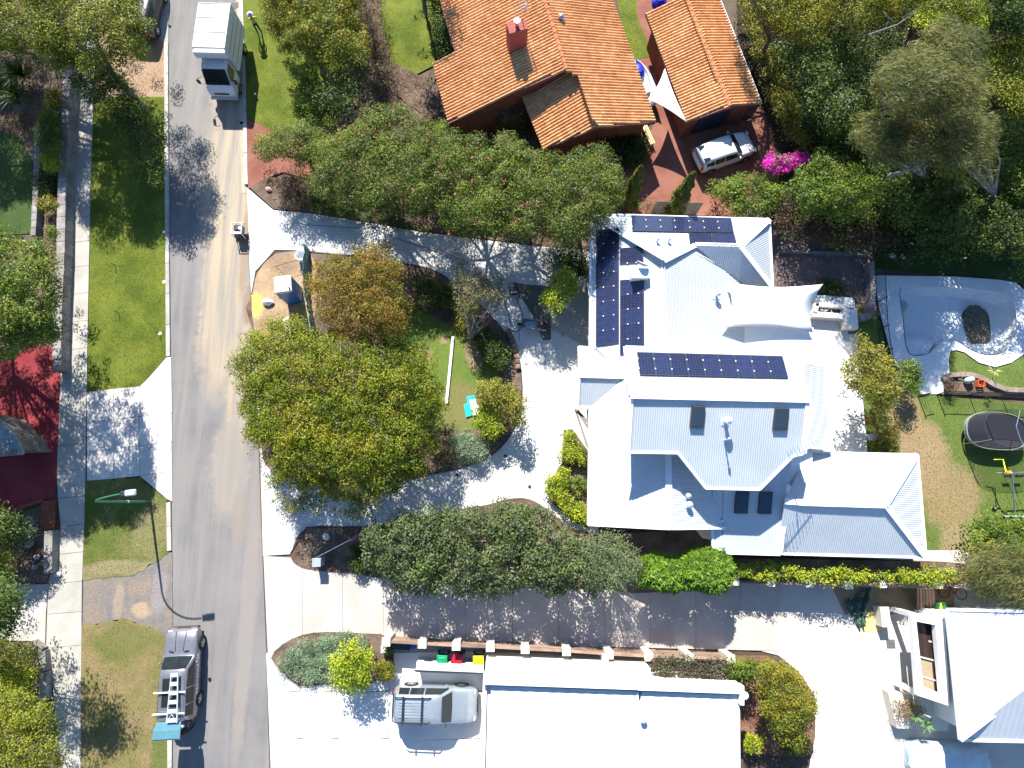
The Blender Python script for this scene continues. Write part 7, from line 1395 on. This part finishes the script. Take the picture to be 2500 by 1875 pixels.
plant('eucalyptus', 'wispy golden brown eucalyptus crown left of the big one', T_, 'wispy', [(2065, 320), (2095, 278), (2150, 272), (2215, 300), (2280, 340), (2285, 390), (2210, 410), (2140, 390), (2080, 365)], 6.0, 9.0, (2150, 520), 1.25, .0, WD, trunk=.16, n=14, twigs=3)
plant('eucalyptus', 'darker wispy boughs right of the big eucalyptus crown', T_, 'wispy', [(2290, 300), (2400, 270), (2440, 330), (2420, 430), (2330, 440), (2280, 380)], 6, 9.5, (2300, 560), 1.1, .05, WD, trunk=.16, n=14, twigs=3)
plant('thicket_tree', 'light green feathery tree at the right edge of the picture', T_, 'gum', [(2395, 120), (2460, 90), (2600, 95), (2600, 300), (2480, 300), (2410, 230)], 5, 8.5, None, .95, n=12, group=FG)
plant('thicket_tree', 'mottled green tree at the right edge below the feathery one', T_, 'bright', [(2400, 290), (2500, 280), (2600, 290), (2600, 480), (2520, 520), (2440, 470), (2400, 400)], 3, 5.5, None, .8, .05, n=12, group=FG)
plant('thicket_tree', 'dark tree top in the top right corner', T_, 'dark', [(2395, -120), (2620, -120), (2620, 100), (2480, 100), (2400, 60)], 6, 10, None, .8, n=12, group=FG)
plant('thicket_tree', 'dark green low trees shading the pool lawn', T_, 'dark', [(2150, 410), (2280, 420), (2400, 450), (2540, 520), (2620, 560), (2620, 640), (2480, 640), (2360, 610), (2240, 580), (2160, 520)], 2.2, 5.0, None, .8, .05, n=16, group=FG)
plant('thicket_tree', 'yellow green tree clump above the dark low trees', T_, 'yellowt', [(2270, 370), (2340, 360), (2370, 410), (2330, 440), (2280, 420)], 4, 6, None, .8, group=FG)
plant('thicket_tree', 'dark understorey trees in the heart of the thicket', T_, 'dark', [(1960, 260), (2060, 240), (2130, 330), (2120, 400), (2040, 370), (1985, 350)], 1, 4, None, .6, .2, group=FG, n=14)
plant('thicket_tree', 'dark shrubs between the eucalyptus trunks', T_, 'dark', [(2060, 380), (2180, 400), (2260, 440), (2240, 520), (2150, 530), (2140, 450)], 1, 4, None, .6, .2, group=FG, n=14)
plant('garden_shrub', 'rusty dry shrub in the shade above the silver barbecue', 'shrub', 'rust', [(2210, 480), (2260, 485), (2265, 550), (2235, 560)], 1, 2.4, None, .5, .2, n=16)
for i, (b, tp, r) in enumerate((((2170, 430), (2285, 375), .13), ((2150, 285), (2172, 245), .04), ((2120, 85), (2240, 25), .045), ((2060, 285), (2075, 225), .035))):
    t = thing('bare_bough', ['thick pale bough leaning through the right thicket', 'pale dead branch standing in the eucalyptus', 'long pale branch at the top of the thicket', 'thin curved pale branch in the dark thicket'][i], 'branch'); mb = MB(); a, c = P(*b, [5, 8.6, 8.6, 5.5][i]), P(*tp, [8.2, 11, 9.8, 7.5][i]); m_ = a.lerp(c, .5)+Vector((.2, -.2, .1)); mb.tube([a, m_, c], [r, r*.75, r*.3], 7)
    for k in range(4): f = rnd.uniform(.3, .9); p = a.lerp(c, f); mb.tube([p, p+Vector((rnd.uniform(-.9, .9), rnd.uniform(-.2, 1), rnd.uniform(0, .6)))], [r*.35, .01], 5)
    mb.build('branch_wood', ground('pale_bark', (.14, .13, .125), (.24, .23, .22), 2, 14, .2, .01), t)
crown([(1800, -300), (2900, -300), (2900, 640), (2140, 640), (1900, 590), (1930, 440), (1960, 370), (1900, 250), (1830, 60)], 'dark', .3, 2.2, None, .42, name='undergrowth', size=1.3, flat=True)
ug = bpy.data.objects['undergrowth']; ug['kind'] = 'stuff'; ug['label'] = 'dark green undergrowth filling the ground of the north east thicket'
# right yard
plant('persimmon_tree', 'yellow green tree between the terrace and the pool fence', T_, 'yellowt', [(2055, 885), (2085, 865), (2092, 825), (2120, 815), (2150, 835), (2180, 870), (2195, 905), (2215, 960), (2185, 985), (2160, 1010), (2125, 1000), (2100, 960), (2060, 940)], 2.2, 5.0, (2125, 1000), 1.1, .0, n=16, twigs=3)
plant('persimmon_bough', 'scattered rusty leaves hanging over the white terrace', 'tree', 'rust', [(2105, 1000), (2160, 1000), (2195, 1030), (2200, 1075), (2160, 1090), (2125, 1060)], .6, 2.0, (2150, 1060), .55, .2, n=14)
plant('garden_shrub', 'small deep green bush left of the empty pool deck end', 'shrub', 'bright', [(2192, 885), (2235, 882), (2252, 915), (2245, 955), (2210, 962), (2190, 930)], .8, 2.2, None, 1.0); plant('garden_shrub', 'light green bush against the north wall of the east wing', 'shrub', 'bright', [(2125, 1075), (2165, 1068), (2196, 1085), (2198, 1108), (2120, 1108)], .3, 1.2, None, 1.0, size=.8)
plant('garden_shrub', 'dark climbing shrub in the mauve court beside the planter', 'shrub', 'dark', [(2000, 680), (2050, 680), (2080, 720), (2060, 735), (2010, 728)], .3, 1.2, None, .6, .3, n=16)
plant('purple_plant', 'dark purple round plant at the left end of the soil bed', 'shrub', 'plum', [(2305, 930), (2322, 928), (2330, 945), (2322, 958), (2306, 955)], .2, .8, None, 2.4, size=.6)
rosette('lone pale leafy shoot on the edge of the pool lawn', 2424, 906, .5, 14, [(.45, .5, .2)], .5, (.1, 1.0), .08)
rosette('small dark weed on the lawn above the trampoline', 2411, 975, .35, 24, [(.05, .08, .03)], .2, (.1, 1.0), .04)
plant('corner_shrub', 'large bright leafy shrub at the right edge below the lawn', 'shrub', 'bright', [(2350, 1340), (2365, 1280), (2400, 1258), (2460, 1265), (2620, 1250), (2620, 1400), (2420, 1370), (2370, 1370)], 1.0, 3.2, None, 1.1, size=1.3)
plant('casuarina', 'feathery olive tree at the right edge above the corner house', T_, 'wispy', [(2345, 1370), (2400, 1340), (2460, 1330), (2620, 1330), (2620, 1470), (2520, 1490), (2440, 1480), (2390, 1450), (2350, 1420)], 1.6, 4.6, None, 1.4, .0, (-.7, -.5, -.35), n=20, twigs=3)
plant('strip_hedge', 'long yellow green hedge strip between house and pillared fence', 'hedge', 'lime', [(1795, 1380), (1860, 1372), (1950, 1382), (2050, 1384), (2150, 1390), (2250, 1388), (2380, 1396), (2388, 1420), (2250, 1424), (2100, 1422), (1950, 1420), (1870, 1416), (1800, 1410)], 1.5, 2.4, None, .95, n=30)
plant('frangipani', 'bright green whorl leafed shrub left part beside the silver olive', 'shrub', 'frangi', [(1552, 1370), (1590, 1348), (1640, 1355), (1670, 1365), (1670, 1440), (1620, 1442), (1560, 1432), (1545, 1400)], 2.0, 3.4, None, 290, n=14, group='whorl leafed shrubs by the shared drive')
plant('frangipani', 'taller bright green whorl leafed shrub next to the strip hedge', 'shrub', 'frangi', [(1650, 1370), (1690, 1340), (1735, 1332), (1775, 1345), (1793, 1380), (1788, 1425), (1750, 1452), (1700, 1440), (1655, 1430)], 2.1, 3.7, None, 360, n=14, group='whorl leafed shrubs by the shared drive')
plant('olive_tree', 'silvery fine leaved olive tree below the white house corner', T_, 'sage', [(1425, 1305), (1480, 1292), (1540, 1312), (1560, 1350), (1562, 1405), (1520, 1448), (1460, 1440), (1430, 1385)], 2.4, 4.4, None, 1.0, n=20, twigs=4)
HG = 'dark clipped shrubs above the shared drive'
plant('dark_hedge', 'leftmost dark grey green shrub of the hedge above the shared drive', 'shrub', 'hedge', [(882, 1300), (930, 1268), (1000, 1245), (1060, 1250), (1085, 1290), (1090, 1400), (1050, 1452), (980, 1445), (920, 1400), (885, 1360)], 2.3, 4.4, None, 1.0, group=HG, n=14)
plant('dark_hedge', 'middle dark grey green shrub of the hedge above the shared drive', 'shrub', 'hedge', [(1050, 1260), (1110, 1235), (1200, 1228), (1270, 1225), (1310, 1270), (1300, 1400), (1250, 1455), (1160, 1450), (1080, 1440)], 2.3, 4.4, None, 1.0, group=HG, n=14)
plant('dark_hedge', 'rightmost dark grey green shrub of the hedge beside the olive', 'shrub', 'hedge', [(1270, 1240), (1330, 1240), (1390, 1290), (1440, 1310), (1470, 1370), (1465, 1445), (1400, 1450), (1320, 1455), (1270, 1400)], 2.3, 4.4, None, 1.0, group=HG, n=14)
plant('garden_shrub', 'low brown and green plants at the left tip of the dark hedge', 'shrub', 'dark', [(850, 1330), (890, 1320), (900, 1390), (860, 1395)], .2, .9, None, 1.0, .1, size=.7)
YG = 'yellow green low hedges by the west wall of the white house'
plant('low_hedge', 'narrow upper part of the yellow green hedge beside the white wall', 'hedge', 'lime', [(1383, 1045), (1400, 1060), (1425, 1095), (1440, 1120), (1438, 1145), (1400, 1128), (1370, 1135), (1372, 1080)], .3, .95, None, 1.15, size=.8, group=YG)
plant('low_hedge', 'lower curved part of the yellow green hedge beside the white wall', 'hedge', 'lime', [(1328, 1185), (1350, 1150), (1395, 1140), (1388, 1190), (1410, 1225), (1440, 1245), (1438, 1282), (1400, 1272), (1355, 1230)], .3, .95, None, 1.15, size=.8, group=YG)
plant('garden_shrub', 'fresh green shrub between the two yellow green hedges', 'shrub', 'bright', [(1395, 1165), (1432, 1168), (1432, 1190), (1415, 1215), (1395, 1205)], .2, .8, None, 1.1, size=.7)
# southern beds
plant('juniper', 'spreading blue grey groundcover in the leaf shaped bed', 'groundcover', 'juniper', [(678, 1620), (702, 1582), (760, 1555), (850, 1540), (892, 1550), (895, 1600), (850, 1660), (800, 1672), (745, 1670), (695, 1650)], .15, .6, None, .75, n=10, flat=True)
plant('citrus', 'bright yellow green citrus bush in the leaf shaped bed', 'shrub', 'lime', [(806, 1620), (828, 1575), (868, 1555), (900, 1590), (912, 1640), (896, 1690), (860, 1692), (830, 1690), (812, 1660)], 1.0, 2.4, None, .95, size=1.15, n=12)
plant('ball_shrub', 'clipped olive green ball shrub at the right of the leaf shaped bed', 'shrub', 'olive', [(918, 1618), (945, 1612), (966, 1632), (952, 1660), (926, 1662), (915, 1642)], .3, 1.1, None, 1.6, size=.5)
plant('pot_plant', 'small leafy plant beside the first cream pillar', 'plant', 'bright', [(938, 1572), (958, 1568), (968, 1585), (952, 1602), (938, 1592)], .4, 1.0, None, 1.0, size=.6)
plant('purple_hedge', 'grey purple curly leafed hedge right of the side path', 'hedge', 'purple', [(1590, 1604), (1640, 1602), (1700, 1606), (1775, 1610), (1778, 1650), (1760, 1662), (1700, 1662), (1640, 1658), (1592, 1650)], 1.7, 2.35, None, 1.1, flat=True, n=12)
plant('garden_shrub', 'glossy green shrub right of the purple hedge', 'shrub', 'bright', [(1770, 1615), (1800, 1605), (1850, 1605), (1878, 1630), (1850, 1665), (1800, 1668), (1775, 1650)], 1.4, 2.6, None, 1.1)
plant('garden_tree', 'rounded olive green tree beside the pale court', T_, 'olive', [(1850, 1622), (1895, 1612), (1935, 1630), (1982, 1690), (2002, 1740), (1975, 1760), (1962, 1800), (1970, 1835), (1910, 1825), (1870, 1770), (1852, 1700)], 1.6, 3.8, (1900, 1740), 1.2, size=.75, n=12)
plant('garden_shrub', 'dark green shrub under the rounded tree beside the pale court', 'shrub', 'dark', [(1905, 1790), (1970, 1790), (1975, 1830), (1950, 1845), (1910, 1840)], .3, 1.3, None, 1.0)
plant('small_bush', 'small round lime bush beside the white garage wall', 'shrub', 'lime', [(1812, 1800), (1838, 1786), (1868, 1800), (1868, 1828), (1840, 1840), (1815, 1832)], .4, 1.2, None, 1.0, size=.8)
plant('planter_shrub', 'dry brown shrub in the cream planter of the corner house', 'shrub', 'brown', [(2178, 1705), (2205, 1698), (2245, 1708), (2262, 1740), (2240, 1758), (2190, 1755), (2180, 1730)], .8, 1.5, None, 1.6, n=16)
rosette('green agave, left of the two in the cream planter', 2214, 1738, .5, 34, [(.16, .28, .14), (.22, .34, .16)], .6, (.05, 1.2), .10, z0=.7, group='agaves in the cream planter'); rosette('green agave, right of the two in the cream planter', 2240, 1758, .5, 34, [(.16, .28, .14), (.22, .34, .16)], .6, (.05, 1.2), .10, z0=.7, group='agaves in the cream planter')
# ================================================================ SMALL COVER: grass blades, leaf litter
def scatter(name, polys, dens, L, Wd, cols, z, lay=False):
    c_, n_, a_, l_, w_, k_ = [], [], [], [], [], []
    for poly, f in polys:
        w = PP(poly, 0); ar = abs(sum(w[i].x*w[(i+1) % len(w)].y-w[(i+1) % len(w)].x*w[i].y for i in range(len(w)))/2); n = int(ar*dens*f); u, v = samp(poly, n); c = Pn(u, v, np.full(n, z)); ax = unit(rng.normal(size=(n, 3))*[1, 1, .1]+([0, 0, 0] if lay else [0, 0, 1.0])); nr = unit(np.array([0, 0, 1.])+rng.normal(size=(n, 3))*.4) if lay else unit(rng.normal(size=(n, 3)))
        c[:, 2] += .0 if lay else L*.3; cc = np.array(cols); c_.append(c); n_.append(nr); a_.append(ax); k_.append(cc[rng.integers(0, len(cc), n)]*rng.uniform(.7, 1.25, (n, 1)))
    c = np.concatenate(c_); n = len(c); o = leafmesh(name, c, np.concatenate(n_), np.concatenate(a_), L*rng.uniform(.6, 1.3, n), np.full(n, Wd), np.concatenate(k_), None); o['kind'] = 'stuff'; tag(o, {'grass': 'short green grass blades on the lawns', 'dry_grass': 'short brown and green grass blades on the lower verge', 'leaf_litter': 'scattered fallen leaves on soil and under trees'}[name], {'grass': 'grass', 'dry_grass': 'grass', 'leaf_litter': 'leaf litter'}[name]); del o['category']; return o
scatter('grass', [([(229, 240), (403, 240), (405, 700), (407, 868), (356, 926), (341, 940), (216, 954), (222, 640)], 1), ([(210, 1180), (341, 1166), (407, 1222), (407, 1343), (330, 1398), (205, 1410)], 1), ([(600, 20), (1060, 20), (1100, 125), (1000, 190), (905, 225), (760, 325), (660, 312), (606, 285)], .8), ([(960, 730), (1090, 795), (1170, 850), (1215, 930), (1180, 1030), (1060, 1035), (960, 900)], 1), ([(2150, 800), (2240, 960), (2500, 988), (2500, 1330), (2258, 1345), (2240, 1110), (2120, 1100)], 1), ([(2320, 862), (2350, 865), (2440, 902), (2500, 880), (2500, 960), (2390, 915), (2322, 912)], 1), ([(1480, 0), (1550, 0), (1555, 60), (1588, 130), (1548, 143)], 1)], 230, .055, .018, [GR1, GR2, (.13, .15, .04)], .05)
scatter('dry_grass', [([(203, 1535), (300, 1515), (380, 1540), (408, 1565), (411, 1875), (199, 1875)], 1)], 230, .055, .018, [(.20, .165, .07), (.14, .16, .045), (.24, .19, .09)], .05)
scatter('leaf_litter', [([(60, 200), (150, 200), (142, 600), (90, 600)], 1), ([(640, 430), (760, 440), (1020, 560), (760, 516), (670, 510)], 1), ([(870, 0), (925, 0), (955, 150), (1056, 200), (1095, 305), (860, 270)], 1.3), ([(1880, 560), (2125, 570), (2150, 760), (1960, 780)], .25), ([(760, 640), (1080, 680), (1200, 800), (1230, 1080), (1040, 1150), (680, 1140), (640, 900)], .8), ([(715, 1350), (752, 1292), (880, 1290), (880, 1398), (760, 1390)], 1), ([(690, 615), (640, 800), (760, 780), (760, 620)], .3), ([(240, 60), (340, 0), (398, 110), (402, 230), (232, 230)], .5), ([(2305, 930), (2500, 955), (2500, 975), (2305, 960)], 1)], 60, .08, .04, [(.22, .14, .07), (.12, .07, .04), (.30, .22, .12), (.07, .05, .03)], .10, True)
# dead leaves lying in the empty pool
pc = P(2384, 793, -1.0); t = thing('leaf_pile', 'rounded grey brown pile of dead leaves on the floor of the empty pool', 'leaf pile', (0, 0, 0)); n = 9000
a = rng.random(n)*2*PI; r = np.sqrt(rng.random(n))*(1+.06*np.sin(a*5)); sq = lambda c: np.sign(c)*abs(c)**.7
pos = np.stack([pc.x+sq(np.cos(a))*r*.88, pc.y-.02+sq(np.sin(a))*r*1.34, np.full(n, -1.0)+.14*(1-r**2)+rng.uniform(0, .04, n)], 1)
leafmesh('leaves', pos, unit(np.array([0, 0, 1.])+rng.normal(size=(n, 3))*.4), unit(rng.normal(size=(n, 3))*[1, 1, .1]), np.full(n, .11), np.full(n, .055), np.array([(.28, .25, .20), (.36, .32, .26), (.19, .17, .135)])[rng.integers(0, 3, n)], t)
print('leaves', TOT[0], 'objects', len(bpy.data.objects))
